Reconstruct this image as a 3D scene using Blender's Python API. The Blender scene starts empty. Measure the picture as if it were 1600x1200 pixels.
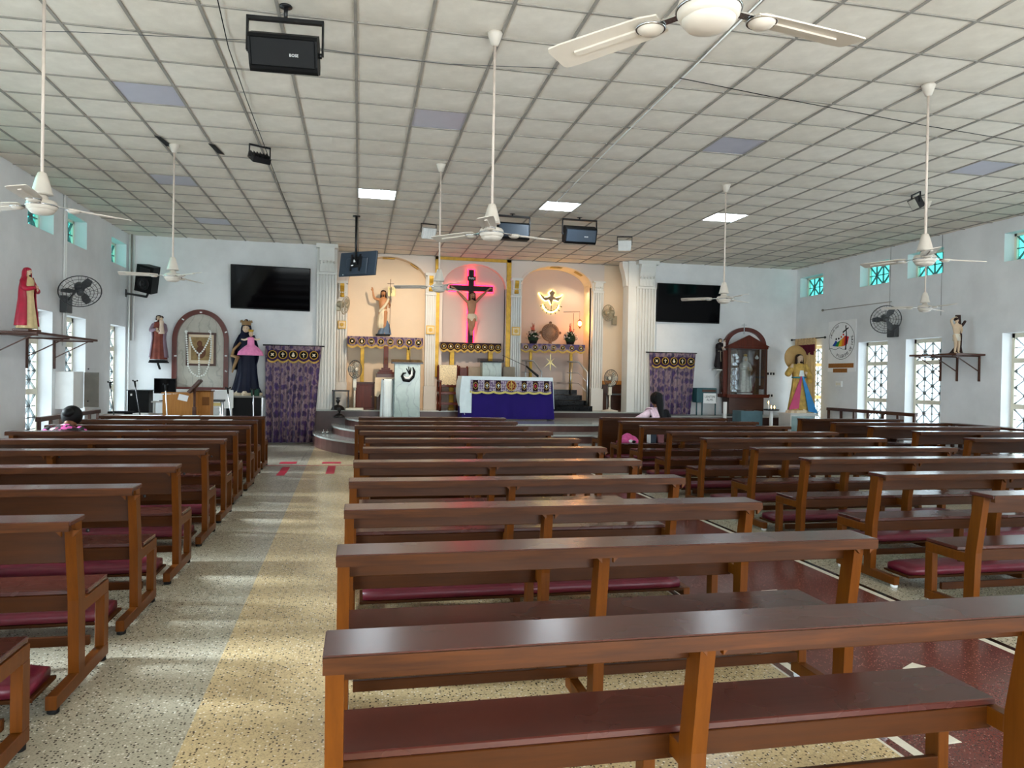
import bpy, bmesh, math, random
from mathutils import Vector, Matrix, noise
random.seed(7)
PI = math.pi
sc = bpy.context.scene
col = sc.collection

# ---------------------------------------------------------------- camera
EYE = 1.545
F_PX, YAW, PITCH, ROLL = 1144.0, 0.205165, -0.0086484, 0.0174913
def cam_axes():
    cy, sy, cp, sp = math.cos(YAW), math.sin(YAW), math.cos(PITCH), math.sin(PITCH)
    f = Vector((sy*cp, cy*cp, sp)); r = Vector((cy, -sy, 0)); u = r.cross(f)
    c, s = math.cos(ROLL), math.sin(ROLL)
    return c*r + s*u, -s*r + c*u, f
RX, UP, FW = cam_axes()
cd = bpy.data.cameras.new('camera'); cam = bpy.data.objects.new('camera', cd); col.objects.link(cam)
cam.matrix_world = Matrix(((RX.x, UP.x, -FW.x, 0), (RX.y, UP.y, -FW.y, 0), (RX.z, UP.z, -FW.z, EYE), (0, 0, 0, 1)))
cd.sensor_fit = 'HORIZONTAL'; cd.sensor_width = 36.0; cd.lens = 36.0*F_PX/1600.0
cd.clip_start = 0.05; cd.clip_end = 200
sc.camera = cam

# ---------------------------------------------------------------- daylight, exposure
w = bpy.data.worlds.new('sky'); sc.world = w; w.use_nodes = True
wn = w.node_tree.nodes; wn.clear()
bg = wn.new('ShaderNodeBackground'); wo = wn.new('ShaderNodeOutputWorld')
bg.inputs['Color'].default_value = (0.86, 0.95, 1.0, 1); bg.inputs['Strength'].default_value = 6.5
w.node_tree.links.new(bg.outputs[0], wo.inputs[0])
sc.view_settings.view_transform = 'Standard'; sc.view_settings.look = 'None'
sc.view_settings.gamma = 1.0; sc.view_settings.use_curve_mapping = False
sc.view_settings.exposure = 1.3
try:
    sc.cycles.use_denoising = True
    sc.cycles.max_bounces = 8; sc.cycles.diffuse_bounces = 5; sc.cycles.glossy_bounces = 3
    sc.cycles.transparent_max_bounces = 12; sc.cycles.sample_clamp_indirect = 6.0
    sc.cycles.caustics_reflective = False; sc.cycles.caustics_refractive = False
except Exception:
    pass
sd = bpy.data.lights.new('sun', 'SUN'); sd.energy = 15.0; sd.angle = math.radians(14); sd.color = (0.93, 0.97, 1.0)
sun = bpy.data.objects.new('sun', sd); col.objects.link(sun)
sun.rotation_euler = Vector((math.cos(math.radians(22))*math.cos(math.radians(-12)), math.cos(math.radians(22))*math.sin(math.radians(-12)), -math.sin(math.radians(22)))).to_track_quat('-Z', 'Y').to_euler()
def portal(loc, rot, sx, sy):
    l = bpy.data.lights.new('sky_portal', 'AREA'); l.shape = 'RECTANGLE'; l.size = sx; l.size_y = sy
    l.cycles.is_portal = True
    o = bpy.data.objects.new('sky_portal', l); col.objects.link(o); o.location = loc; o.rotation_euler = rot
    return o

def at(x, y, X=None, Y=None, Z=None):
    d = RX*((x-800)/F_PX) + UP*((600-y)/F_PX) + FW
    if X is not None: t = X/d.x
    elif Y is not None: t = Y/d.y
    else: t = (Z-EYE)/d.z
    return Vector((d.x*t, d.y*t, d.z*t+EYE))

# ---------------------------------------------------------------- materials
def srgb(r, g, b):
    f = lambda c: ((c/255)/12.92 if c/255 <= 0.04045 else (((c/255)+0.055)/1.055)**2.4)
    return (f(r), f(g), f(b), 1)
MATS = {}
class NT:
    def __init__(s, name):
        m = bpy.data.materials.new(name); m.use_nodes = True; s.m = m; s.t = m.node_tree; s.t.nodes.clear()
        s.out = s.n('ShaderNodeOutputMaterial'); s.b = s.n('ShaderNodeBsdfPrincipled')
        s.l(s.b.outputs[0], s.out.inputs[0])
    def n(s, ty, **k):
        x = s.t.nodes.new(ty)
        for a, v in k.items(): setattr(x, a, v)
        return x
    def l(s, a, b): s.t.links.new(a, b)
    def co(s, kind='Object', scale=(1, 1, 1)):
        tc = s.n('ShaderNodeTexCoord'); mp = s.n('ShaderNodeMapping'); mp.inputs['Scale'].default_value = scale
        s.l(tc.outputs[kind], mp.inputs[0]); return mp.outputs[0]
    def noise(s, vec, scale=5, detail=4, rough=0.55):
        x = s.n('ShaderNodeTexNoise'); x.inputs['Scale'].default_value = scale; x.inputs['Detail'].default_value = detail
        x.inputs['Roughness'].default_value = rough; s.l(vec, x.inputs['Vector']); return x.outputs[0]
    def ramp(s, fac, stops, interp='LINEAR'):
        x = s.n('ShaderNodeValToRGB'); x.color_ramp.interpolation = interp
        e = x.color_ramp.elements
        while len(e) > 1: e.remove(e[-1])
        e[0].position, e[0].color = stops[0]
        for p, c in stops[1:]:
            q = e.new(p); q.color = c
        s.l(fac, x.inputs[0]); return x.outputs[0]
    def mix(s, fac, a, b):
        x = s.n('ShaderNodeMix', data_type='RGBA')
        for i, v in ((0, fac), (6, a), (7, b)):
            if hasattr(v, 'is_linked') or isinstance(v, bpy.types.NodeSocket): s.l(v, x.inputs[i])
            else: x.inputs[i].default_value = v
        return x.outputs[2]
    def math(s, op, a, b=None):
        x = s.n('ShaderNodeMath', operation=op)
        for i, v in ((0, a), (1, b)):
            if v is None: continue
            if isinstance(v, bpy.types.NodeSocket): s.l(v, x.inputs[i])
            else: x.inputs[i].default_value = v
        return x.outputs[0]
    def bump(s, h, strength=0.2, dist=0.01):
        x = s.n('ShaderNodeBump'); x.inputs['Strength'].default_value = strength; x.inputs['Distance'].default_value = dist
        s.l(h, x.inputs['Height']); s.l(x.outputs[0], s.b.inputs['Normal'])
    def p(s, **k):
        for a, v in k.items():
            s.b.inputs[a.replace('_', ' ')].default_value = v

def mat(name, rgb, rough=0.5, metal=0.0, var=0.12, nscale=6.0, bump=0.0, spec=None, coat=0.0, kind='Object'):
    if name in MATS: return MATS[name]
    t = NT(name); c = srgb(*rgb); v = t.co(kind)
    nz = t.noise(v, nscale)
    d = tuple(max(0, x*(1-var)) for x in c[:3])+(1,); u = tuple(min(1, x*(1+var)) for x in c[:3])+(1,)
    t.l(t.ramp(nz, [(0.3, d), (0.7, u)]), t.b.inputs['Base Color'])
    t.p(Roughness=rough, Metallic=metal)
    if coat: t.b.inputs['Coat Weight'].default_value = coat; t.b.inputs['Coat Roughness'].default_value = 0.1
    t.b.inputs['Specular IOR Level'].default_value = spec if spec is not None else (0.2 if rough >= 0.5 and not metal else 0.4)
    if bump: t.bump(nz, bump)
    MATS[name] = t.m; return t.m
def emit(name, rgb, strength):
    if name in MATS: return MATS[name]
    t = NT(name); t.b.inputs['Base Color'].default_value = srgb(*rgb)
    t.b.inputs['Emission Color'].default_value = srgb(*rgb); t.b.inputs['Emission Strength'].default_value = strength
    MATS[name] = t.m; return t.m

def wood(name, a, b, rough, coat=0.3, axis=0):
    t = NT(name)
    s = [3, 40, 40] if axis == 0 else [40, 40, 3]
    v = t.co('Object', s); n1 = t.noise(v, 1.0, 5, 0.6); n2 = t.noise(t.co('Object'), 2.2, 3)
    oi = t.n('ShaderNodeObjectInfo')
    c = t.ramp(n1, [(0.3, srgb(*a)), (0.7, srgb(*b))])
    m = tuple(x*0.72 for x in srgb(*a)[:3])+(1,)
    c2 = t.mix(t.ramp(n2, [(0.35, (0, 0, 0, 1)), (0.75, (0.35, 0.35, 0.35, 1))]), c, m)
    t.l(c2, t.b.inputs['Base Color'])
    t.l(t.ramp(n2, [(0.2, (rough*0.9,)*3+(1,)), (0.8, (rough*1.15,)*3+(1,))]), t.b.inputs['Roughness'])
    t.b.inputs['Coat Weight'].default_value = coat; t.b.inputs['Coat Roughness'].default_value = 0.18
    t.bump(n1, 0.08, 0.004); t.b.inputs['Specular IOR Level'].default_value = 0.16 if coat < 0.2 else 0.4
    MATS[name] = t.m; return t.m
W_POST = wood('varnished_orange_wood', (86, 43, 4), (102, 54, 7), 0.4, 0.05, 2)
W_RAIL = wood('varnished_brown_wood', (56, 26, 2), (72, 35, 4), 0.42, 0.03, 0)
W_EDGE = wood('worn_edge_wood', (48, 21, 2), (86, 44, 8), 0.45, 0.03, 0)
W_TOP = wood('dark_polished_wood', (62, 27, 21), (80, 38, 30), 0.26, 0.25, 0)
W_DARK = wood('dark_brown_wood', (62, 34, 24), (84, 48, 34), 0.4, 0.2, 0)
W_MED = wood('lectern_plywood', (170, 112, 52), (192, 134, 70), 0.45, 0.15, 2)
W_RED = wood('red_brown_wood', (76, 30, 18), (98, 42, 26), 0.4, 0.15, 2)

def terrazzo(name, base, base2, chipd, chipl, joint=True, rough=0.2, chips=70.0):
    t = NT(name); v = t.co('Object')
    vo = t.n('ShaderNodeTexVoronoi'); vo.inputs['Scale'].default_value = chips; t.l(v, vo.inputs['Vector'])
    sep = t.n('ShaderNodeSeparateColor'); t.l(vo.outputs['Color'], sep.inputs[0])
    n1 = t.noise(v, 1.1, 3); n2 = t.noise(v, 45, 2)
    basec = t.mix(t.ramp(n1, [(0.35, (0, 0, 0, 1)), (0.65, (1, 1, 1, 1))]), srgb(*base), srgb(*base2))
    near = t.math('LESS_THAN', vo.outputs['Distance'], 0.36)
    dk = t.math('MULTIPLY', near, t.math('GREATER_THAN', sep.outputs[0], 0.66))
    lt = t.math('MULTIPLY', near, t.math('LESS_THAN', sep.outputs[0], 0.20))
    vs = t.n('ShaderNodeTexVoronoi'); vs.inputs['Scale'].default_value = chips*2.3; t.l(v, vs.inputs['Vector'])
    sp2 = t.n('ShaderNodeSeparateColor'); t.l(vs.outputs['Color'], sp2.inputs[0])
    dk2 = t.math('MULTIPLY', t.math('GREATER_THAN', sp2.outputs[0], 0.7), 0.45)
    c = t.mix(dk2, basec, srgb(*[int(x*0.72) for x in base]))
    c = t.mix(dk, c, srgb(*chipd)); c = t.mix(lt, c, srgb(*chipl))
    if joint:
        sx = t.n('ShaderNodeSeparateXYZ'); t.l(v, sx.inputs[0])
        js = []
        for i in (0, 1):
            fr = t.math('FRACT', t.math('DIVIDE', sx.outputs[i], 0.5)); js.append(t.math('LESS_THAN', fr, 0.006))
        j = t.math('MULTIPLY', t.math('MAXIMUM', js[0], js[1]), 0.5)
        c = t.mix(j, c, srgb(*[int(x*0.5) for x in base]))
    t.l(c, t.b.inputs['Base Color'])
    t.l(t.ramp(n1, [(0.2, (rough*0.95,)*3+(1,)), (0.8, (rough*1.15,)*3+(1,))]), t.b.inputs['Roughness'])
    MATS[name] = t.m; return t.m
TZ_GREY = terrazzo('grey_terrazzo', (186, 178, 158), (174, 167, 148), (72, 64, 55), (224, 218, 204))
TZ_BEIGE = terrazzo('beige_terrazzo', (212, 188, 144), (202, 178, 136), (74, 60, 46), (236, 224, 200))
TZ_RED = terrazzo('maroon_terrazzo', (98, 52, 48), (110, 60, 54), (60, 26, 26), (150, 110, 100), joint=False, rough=0.18, chips=110)

def wall_mat(name, rgb, stain=0.06):
    t = NT(name); v = t.co('Object'); n1 = t.noise(v, 0.9, 6, 0.6); n2 = t.noise(v, 60, 3)
    c = srgb(*rgb); d = tuple(x*(1-stain*2.2) for x in c[:3])+(1,)
    t.l(t.ramp(n1, [(0.35, d), (0.6, c)]), t.b.inputs['Base Color']); t.p(Roughness=0.7); t.b.inputs['Specular IOR Level'].default_value = 0.2; t.bump(n2, 0.05, 0.003)
    MATS[name] = t.m; return t.m
WALL = wall_mat('white_wall_paint', (232, 233, 234))
WALL_W = wall_mat('cream_wall_paint', (236, 216, 190), 0.03)
NICHE_W = wall_mat('niche_pale_paint', (226, 214, 204), 0.03)
CREAM = wall_mat('window_cream_paint', (232, 226, 206), 0.05)
PLASTER = wall_mat('white_plaster', (228, 228, 224), 0.05)

t = NT('ceiling_panel_fibre'); v = t.co('Object'); n1 = t.noise(v, 2.3, 5, 0.6); n2 = t.noise(v, 90, 2)
oi = t.n('ShaderNodeObjectInfo')
c = t.ramp(n1, [(0.3, srgb(214, 205, 192)), (0.62, srgb(234, 226, 214))])
rr = t.ramp(oi.outputs['Random'], [(0, (0.93, 0.92, 0.9, 1)), (1, (1, 1, 1, 1))])
mx = t.n('ShaderNodeMix', data_type='RGBA', blend_type='MULTIPLY'); mx.inputs[0].default_value = 1
t.l(c, mx.inputs[6]); t.l(rr, mx.inputs[7]); t.l(mx.outputs[2], t.b.inputs['Base Color']); t.p(Roughness=0.85); t.bump(n2, 0.25, 0.003)
PANEL = t.m
GRID = mat('ceiling_grid_grey', (150, 144, 136), 0.6, 0, 0.15)
PANEL_OFF = mat('unlit_light_diffuser', (186, 184, 196), 0.35, 0, 0.03)
LED = emit('lit_led_diffuser', (232, 246, 255), 14.0)
FANW = mat('cream_enamel', (200, 190, 178), 0.35, 0, 0.05)
CHROME = mat('chrome_metal', (190, 190, 190), 0.2, 1.0, 0.03)
STEEL = mat('steel_tube', (200, 202, 205), 0.3, 1.0, 0.03)
BLACK = mat('black_plastic', (16, 16, 17), 0.5, 0, 0.2, spec=0.15)
BLACKM = mat('black_metal', (26, 26, 28), 0.35, 0.2, 0.2)
GREYB = mat('dark_blue_grey_plastic', (52, 62, 74), 0.4, 0, 0.1)
GREYF = mat('grey_fan_metal', (78, 80, 82), 0.4, 0.4, 0.15)
SCREEN = mat('black_screen', (5, 5, 7), 0.06, 0, 0.05, spec=0.12)
WHITE = mat('white_paint', (232, 232, 230), 0.5, 0, 0.04)
PAPER = mat('white_paper', (240, 240, 240), 0.7, 0, 0.03)
CUSH = mat('maroon_rexine', (92, 20, 38), 0.36, 0, 0.12, 14, 0.25)
RUBBER = mat('black_rubber', (18, 18, 18), 0.7)
WFOOT = mat('white_rubber', (225, 228, 232), 0.6)
GOLD = mat('gold_paint', (190, 150, 52), 0.4, 0.35, 0.2, 12)
GOLDC = mat('gold_cloth', (186, 152, 78), 0.6, 0, 0.25, 40, 0.3)
BROWNT = mat('arch_brown_tile', (98, 52, 46), 0.25, 0, 0.12)
STEPT = mat('step_granite', (176, 178, 172), 0.12, 0, 0.1, 30)
STEPR = mat('step_riser_brown', (84, 54, 48), 0.3, 0, 0.2, 8)
DKRISER = mat('dark_brown_riser', (66, 42, 38), 0.3, 0, 0.15)
BLKGRAN = mat('black_granite', (14, 15, 17), 0.15, 0, 0.2, 40, spec=0.2)
XWOOD = mat('near_black_cross_wood', (26, 14, 12), 0.5, 0, 0.3, 20)
GREYBEIGE = wall_mat('grey_beige_paint', (200, 184, 174), 0.03) if 0 else None
SKIN = mat('painted_skin', (208, 164, 134), 0.45, 0, 0.05)
SKIN_D = mat('brown_skin', (120, 78, 56), 0.5, 0, 0.05)
SKIN_P = mat('pale_skin_paint', (206, 180, 152), 0.5, 0, 0.08)
SKIN_C = mat('corpus_paint', (150, 112, 88), 0.5, 0, 0.1)
HAIR = mat('black_hair', (9, 8, 8), 0.55, 0, 0.3, 60, 0.3, spec=0.2)
HAIRB = mat('brown_hair_paint', (44, 26, 20), 0.5, 0, 0.2, 30)
LIP = mat('lip_paint', (150, 60, 55), 0.5)
EYE_M = mat('eye_paint', (24, 18, 16), 0.4)
CLOTHW = mat('white_cloth', (226, 236, 238), 0.75, 0, 0.04, 8, 0.1)
CLOTHC = mat('cream_cloth', (226, 208, 180), 0.75, 0, 0.06, 8, 0.1)
def marble(name, a, b):
    t = NT(name); v = t.co('Object'); n1 = t.noise(v, 3.5, 8, 0.62)
    wv = t.n('ShaderNodeTexWave'); wv.inputs['Scale'].default_value = 1.6; wv.inputs['Distortion'].default_value = 16; wv.inputs['Detail'].default_value = 4
    t.l(v, wv.inputs['Vector'])
    c = t.mix(t.ramp(wv.outputs[1], [(0.0, (.45, .45, .45, 1)), (0.10, (0, 0, 0, 1))]), t.ramp(n1, [(0.3, srgb(*a)), (0.7, srgb(*b))]), srgb(*[int(x*0.8) for x in a]))
    t.l(c, t.b.inputs['Base Color']); t.p(Roughness=0.2); MATS[name] = t.m; return t.m
MARB_G = marble('pale_green_marble', (140, 158, 152), (166, 182, 175))
MARB_C = marble('grey_veined_marble', (176, 172, 160), (198, 194, 182))
def brocade(name, a, b, dark, scale=(8, 8, 5)):
    t = NT(name); v = t.co('Object', scale)
    n = t.noise(t.co('Object'), 9, 4)
    vo = t.n('ShaderNodeTexVoronoi'); vo.inputs['Scale'].default_value = 1.0; vo.inputs['Randomness'].default_value = 0.25
    vo.feature = 'SMOOTH_F1'; t.l(v, vo.inputs['Vector'])
    n3 = t.noise(v, 3.0, 5, 0.7)
    s = t.math('ADD', t.math('MULTIPLY', vo.outputs[0], 1.1), t.math('MULTIPLY', n3, 0.45))
    m = t.ramp(s, [(0.66, (0, 0, 0, 1)), (0.72, (1, 1, 1, 1)), (0.78, (0.8, 0.8, 0.8, 1)), (0.84, (0, 0, 0, 1))])
    base = t.ramp(n, [(0.35, srgb(*dark)), (0.65, srgb(*a))])
    t.l(t.mix(m, base, srgb(*b)), t.b.inputs['Base Color']); t.p(Roughness=0.5)
    t.b.inputs['Sheen Weight'].default_value = 0.3
    MATS[name] = t.m; return t.m
BROC = brocade('purple_brocade', (62, 20, 94), (138, 112, 118), (30, 9, 50))
BROCV = brocade('mauve_brocade', (110, 84, 122), (182, 168, 180), (82, 56, 92), (22, 22, 16))
PURPLE = mat('deep_purple_cloth', (30, 10, 96), 0.7, 0, 0.1, 3, 0.1)

def glassmat(name, tint, mixf=0.06):
    t = NT(name); tr = t.n('ShaderNodeBsdfTransparent'); tr.inputs[0].default_value = tint
    g = t.n('ShaderNodeBsdfGlossy'); g.inputs['Roughness'].default_value = 0.04
    m = t.n('ShaderNodeMixShader'); m.inputs[0].default_value = mixf
    t.l(tr.outputs[0], m.inputs[1]); t.l(g.outputs[0], m.inputs[2]); t.l(m.outputs[0], t.out.inputs[0])
    MATS[name] = t.m; return t.m
GLASS = glassmat('clear_window_glass', (0.74, 0.78, 0.8, 1))
GLASST = glassmat('teal_window_glass', (0.13, 0.36, 0.34, 1), 0.04)
GLASSC = glassmat('case_glass', (0.92, 0.94, 0.95, 1), 0.07)
t = NT('frosted_glass'); tr = t.n('ShaderNodeBsdfTranslucent'); tr.inputs[0].default_value = (0.8, 0.95, 0.95, 1)
tp = t.n('ShaderNodeBsdfTransparent'); tp.inputs[0].default_value = (0.9, 1, 1, 1); m_ = t.n('ShaderNodeMixShader'); m_.inputs[0].default_value = 0.6
t.l(tr.outputs[0], m_.inputs[1]); t.l(tp.outputs[0], m_.inputs[2]); t.l(m_.outputs[0], t.out.inputs[0]); FROST = t.m

# ---------------------------------------------------------------- mesh builder
class MB:
    def __init__(s): s.v = []; s.f = []; s.m = []; s.s = []; s.mats = []; s.M = Matrix.Identity(4)
    def mi(s, m):
        if m not in s.mats: s.mats.append(m)
        return s.mats.index(m)
    def add(s, vs, fs, m, smooth=False):
        o = len(s.v); k = s.mi(m)
        s.v += [s.M @ Vector(v) for v in vs]
        for f in fs: s.f.append([i+o for i in f]); s.m.append(k); s.s.append(smooth)
        return s
    def box(s, x0, x1, y0, y1, z0, z1, m, R=None):
        vs = [(x, y, z) for z in (z0, z1) for y in (y0, y1) for x in (x0, x1)]
        return s.add(vs, [(0, 2, 3, 1), (4, 5, 7, 6), (0, 1, 5, 4), (2, 6, 7, 3), (0, 4, 6, 2), (1, 3, 7, 5)], m)
    def cbox(s, x0, x1, y0, y1, z0, z1, m, c=0.01):   # box with chamfered edges
        b = bmesh.new(); bmesh.ops.create_cube(b, size=1)
        for v in b.verts: v.co = Vector(((x0+x1)/2+v.co.x*(x1-x0), (y0+y1)/2+v.co.y*(y1-y0), (z0+z1)/2+v.co.z*(z1-z0)))
        bmesh.ops.bevel(b, geom=b.edges[:], offset=c, segments=2 if c > 0.012 else 1, affect='EDGES', profile=0.6)
        b.verts.index_update(); s.add([v.co.copy() for v in b.verts], [[v.index for v in f.verts] for f in b.faces], m, c > 0.012); b.free(); return s
    def bar(s, p, q, w, h, m, up=(0, 0, 1)):
        p, q = Vector(p), Vector(q); d = (q-p).normalized(); u = Vector(up)
        if abs(d.dot(u)) > 0.98: u = Vector((0, 1, 0))
        r = d.cross(u).normalized(); u = r.cross(d)
        vs = [c+r*(a*w/2)+u*(b*h/2) for c in (p, q) for a, b in ((-1, -1), (1, -1), (1, 1), (-1, 1))]
        return s.add(vs, [(0, 1, 2, 3), (7, 6, 5, 4), (0, 4, 5, 1), (1, 5, 6, 2), (2, 6, 7, 3), (3, 7, 4, 0)], m)
    def tube(s, pts, r, m, n=8, caps=True):
        pts = [Vector(p) for p in pts]; rs = r if isinstance(r, (list, tuple)) else [r]*len(pts)
        vs, fs = [], []; pr = None
        for i, p in enumerate(pts):
            d = (pts[min(i+1, len(pts)-1)]-pts[max(i-1, 0)]).normalized()
            a = Vector((0, 0, 1)) if pr is None else pr
            if abs(d.dot(a)) > 0.97: a = Vector((0, 1, 0)) if abs(d.y) < 0.9 else Vector((1, 0, 0))
            x = (a-d*a.dot(d)).normalized(); pr = x; y = d.cross(x)
            for k in range(n):
                t_ = 2*PI*k/n; vs.append(p+(x*math.cos(t_)+y*math.sin(t_))*rs[i])
        for i in range(len(pts)-1):
            for k in range(n):
                a, b = i*n+k, i*n+(k+1) % n; fs.append((a, b, b+n, a+n))
        if caps: fs.append(tuple(range(n))[::-1]); fs.append(tuple(range((len(pts)-1)*n, len(pts)*n)))
        return s.add(vs, fs, m, True)
    def lathe(s, prof, m, c=(0, 0, 0), n=16, sx=1, sy=1, axis='z', smooth=True, arc=None):
        vs, fs = [], []; C = Vector(c)
        for r, z in prof:
            for k in range(n):
                a = 2*PI*k/n
                p = Vector((r*math.cos(a)*sx, r*math.sin(a)*sy, z))
                if axis == 'y': p = Vector((p.x, p.z, p.y))
                elif axis == 'x': p = Vector((p.z, p.x, p.y))
                vs.append(C+p)
        for i in range(len(prof)-1):
            for k in range(n):
                a, b = i*n+k, i*n+(k+1) % n; fs.append((a, b, b+n, a+n))
        fs.append(tuple(range(n))[::-1]); fs.append(tuple(range((len(prof)-1)*n, len(prof)*n)))
        return s.add(vs, fs, m, smooth)
    def ball(s, c, r, m, sx=1, sy=1, sz=1, n=14, rows=9):
        prof = [(r*math.sin(PI*i/rows) if 0 < i < rows else r*0.02, -r*math.cos(PI*i/rows)*sz) for i in range(rows+1)]
        return s.lathe(prof, m, c, n, sx, sy)
    def prism(s, pts, y0, y1, m, plane='xz', smooth=False):   # outline extruded along the third axis
        def P(a, b, h):
            return {'xz': (a, h, b), 'yz': (h, a, b), 'xy': (a, b, h)}[plane]
        n = len(pts); vs = [P(a, b, y0) for a, b in pts]+[P(a, b, y1) for a, b in pts]
        fs = [tuple(range(n)), tuple(range(2*n-1, n-1, -1))]+[(i, i+n, (i+1) % n+n, (i+1) % n) for i in range(n)]
        return s.add(vs, fs, m, smooth)
    def ring(s, c, R, r, m, n=32, k=6, axis='y', sx=1.0, sz=1.0, a0=0, a1=2*PI):
        closed = abs(a1-a0-2*PI) < 1e-4; N = n if closed else n+1
        vs, fs = [], []; C = Vector(c)
        for i in range(N):
            a = a0+(a1-a0)*i/n
            for j in range(k):
                b = 2*PI*j/k; rr = R+r*math.cos(b); h = r*math.sin(b); x, z = rr*math.cos(a)*sx, rr*math.sin(a)*sz
                p = {'y': (x, h, z), 'x': (h, x, z), 'z': (x, z, h)}[axis]; vs.append(C+Vector(p))
        for i in range(n):
            i2 = (i+1) % N
            for j in range(k):
                j2 = (j+1) % k; fs.append((i*k+j, i2*k+j, i2*k+j2, i*k+j2))
        return s.add(vs, fs, m, True)
    def loft(s, rings, m, smooth=True, caps=True):
        n = len(rings[0]); vs = [p for r in rings for p in r]; fs = []
        for i in range(len(rings)-1):
            for k in range(n):
                a, b = i*n+k, i*n+(k+1) % n; fs.append((a, b, b+n, a+n))
        if caps: fs.append(tuple(range(n))[::-1]); fs.append(tuple(range((len(rings)-1)*n, len(rings)*n)))
        return s.add(vs, fs, m, smooth)
    def grid(s, fn, nu, nv, m, thick=0.0, smooth=True):   # fn(u,v)->point ; thickness along -normal estimated as +y
        vs = [Vector(fn(i/nu, j/nv)) for j in range(nv+1) for i in range(nu+1)]
        fs = [(j*(nu+1)+i, j*(nu+1)+i+1, (j+1)*(nu+1)+i+1, (j+1)*(nu+1)+i) for j in range(nv) for i in range(nu)]
        s.add(vs, fs, m, smooth)
        if thick:
            o = Vector(thick if not isinstance(thick, float) else (0, thick, 0))
            s.add([v+o for v in vs], [f[::-1] for f in fs], m, smooth)
            b = [i for i in range(nu+1)]+[j*(nu+1)+nu for j in range(1, nv+1)]+[nv*(nu+1)+i for i in range(nu-1, -1, -1)]+[j*(nu+1) for j in range(nv-1, 0, -1)]
            n = len(b); s.add([vs[i] for i in b]+[vs[i]+o for i in b], [(i, (i+1) % n, (i+1) % n+n, i+n) for i in range(n)], m)
        return s
ORG = {}
def mesh_of(name, mb, origin):
    me = bpy.data.meshes.new(name); o = Vector(origin)
    me.from_pydata([v-o for v in mb.v], [], mb.f); me.update()
    for m in mb.mats: me.materials.append(m)
    me.polygons.foreach_set('material_index', mb.m); me.polygons.foreach_set('use_smooth', mb.s)
    bm = bmesh.new(); bm.from_mesh(me); bmesh.ops.recalc_face_normals(bm, faces=bm.faces); bm.to_mesh(me); bm.free()
    return me
def tag(o, label=None, cat=None, group=None, kind=None):
    if label: o['label'] = label
    if cat: o['category'] = cat
    if group: o['group'] = group
    if kind: o['kind'] = kind
    return o
def thing(name, loc, label, cat, group=None, kind=None, rz=0.0):
    o = bpy.data.objects.new(name, None); col.objects.link(o); o.location = loc; o.rotation_euler[2] = rz
    o.empty_display_size = 0.1; ORG[o.name] = Vector(loc); return tag(o, label, cat, group, kind)
def part(name, mb, parent=None, label=None, kind=None, local=False, loc=None, cat=None, group=None, smooth_fuse=None):
    """link the builder as one mesh object; vertices are world coordinates unless local"""
    if parent is None:
        xs = [v.x for v in mb.v]; ys = [v.y for v in mb.v]; zs = [v.z for v in mb.v]
        org = Vector(((min(xs)+max(xs))/2, (min(ys)+max(ys))/2, min(zs))) if loc is None else Vector(loc)
        me = mesh_of(name, mb, org); o = bpy.data.objects.new(name, me); o.location = org
    else:
        org = ORG.get(parent.name, Vector((0, 0, 0))) if not local else Vector((0, 0, 0))
        me = mesh_of(name, mb, org); o = bpy.data.objects.new(name, me); o.parent = parent
    col.objects.link(o); ORG[o.name] = org
    if smooth_fuse: fuse(o, smooth_fuse)
    return tag(o, label, cat, group, kind)
def fuse(o, vox, it=4):   # join overlapping volumes of a body into one continuous surface
    mats = list(o.data.materials)
    m = o.modifiers.new('r', 'REMESH'); m.mode = 'VOXEL'; m.voxel_size = vox; m.use_smooth_shade = True
    s = o.modifiers.new('s', 'SMOOTH'); s.iterations = it; s.factor = 0.5
    dg = bpy.context.evaluated_depsgraph_get(); ev = o.evaluated_get(dg); me = bpy.data.meshes.new_from_object(ev)
    o.modifiers.clear(); old = o.data; o.data = me
    if not me.materials:
        for q in mats: me.materials.append(q)
    for p_ in me.polygons: p_.use_smooth = True
def copy_tree(o, parent=None):
    c = o.copy(); col.objects.link(c)
    if parent is not None: c.parent = parent
    if o.name in ORG: ORG[c.name] = ORG[o.name]
    for ch in list(o.children): copy_tree(ch, c)
    return c
def text(name, s, size, M, m, parent, depth=0.001, label=None, sx=1.0):
    cu = bpy.data.curves.new('t', 'FONT'); cu.body = s; cu.size = size; cu.extrude = depth; cu.align_x = 'CENTER'; cu.align_y = 'CENTER'
    cu.resolution_u = 2
    o = bpy.data.objects.new('t', cu); col.objects.link(o)
    dg = bpy.context.evaluated_depsgraph_get(); me = bpy.data.meshes.new_from_object(o.evaluated_get(dg))
    bpy.data.objects.remove(o)
    for v in me.vertices: v.co.x *= sx
    me.transform(M); org = ORG.get(parent.name, Vector((0, 0, 0))); me.transform(Matrix.Translation(-org))
    me.materials.clear(); me.materials.append(m); o = bpy.data.objects.new(name, me); o.parent = parent; col.objects.link(o); ORG[o.name] = org
    return tag(o, label)
def frame_M(origin, xdir, updir):   # text plane: x along xdir, y along updir
    x = Vector(xdir).normalized(); u = Vector(updir).normalized(); z = x.cross(u)
    M = Matrix.Identity(4)
    for i in range(3): M[i][0], M[i][1], M[i][2], M[i][3] = x[i], u[i], z[i], origin[i]
    return M
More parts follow.
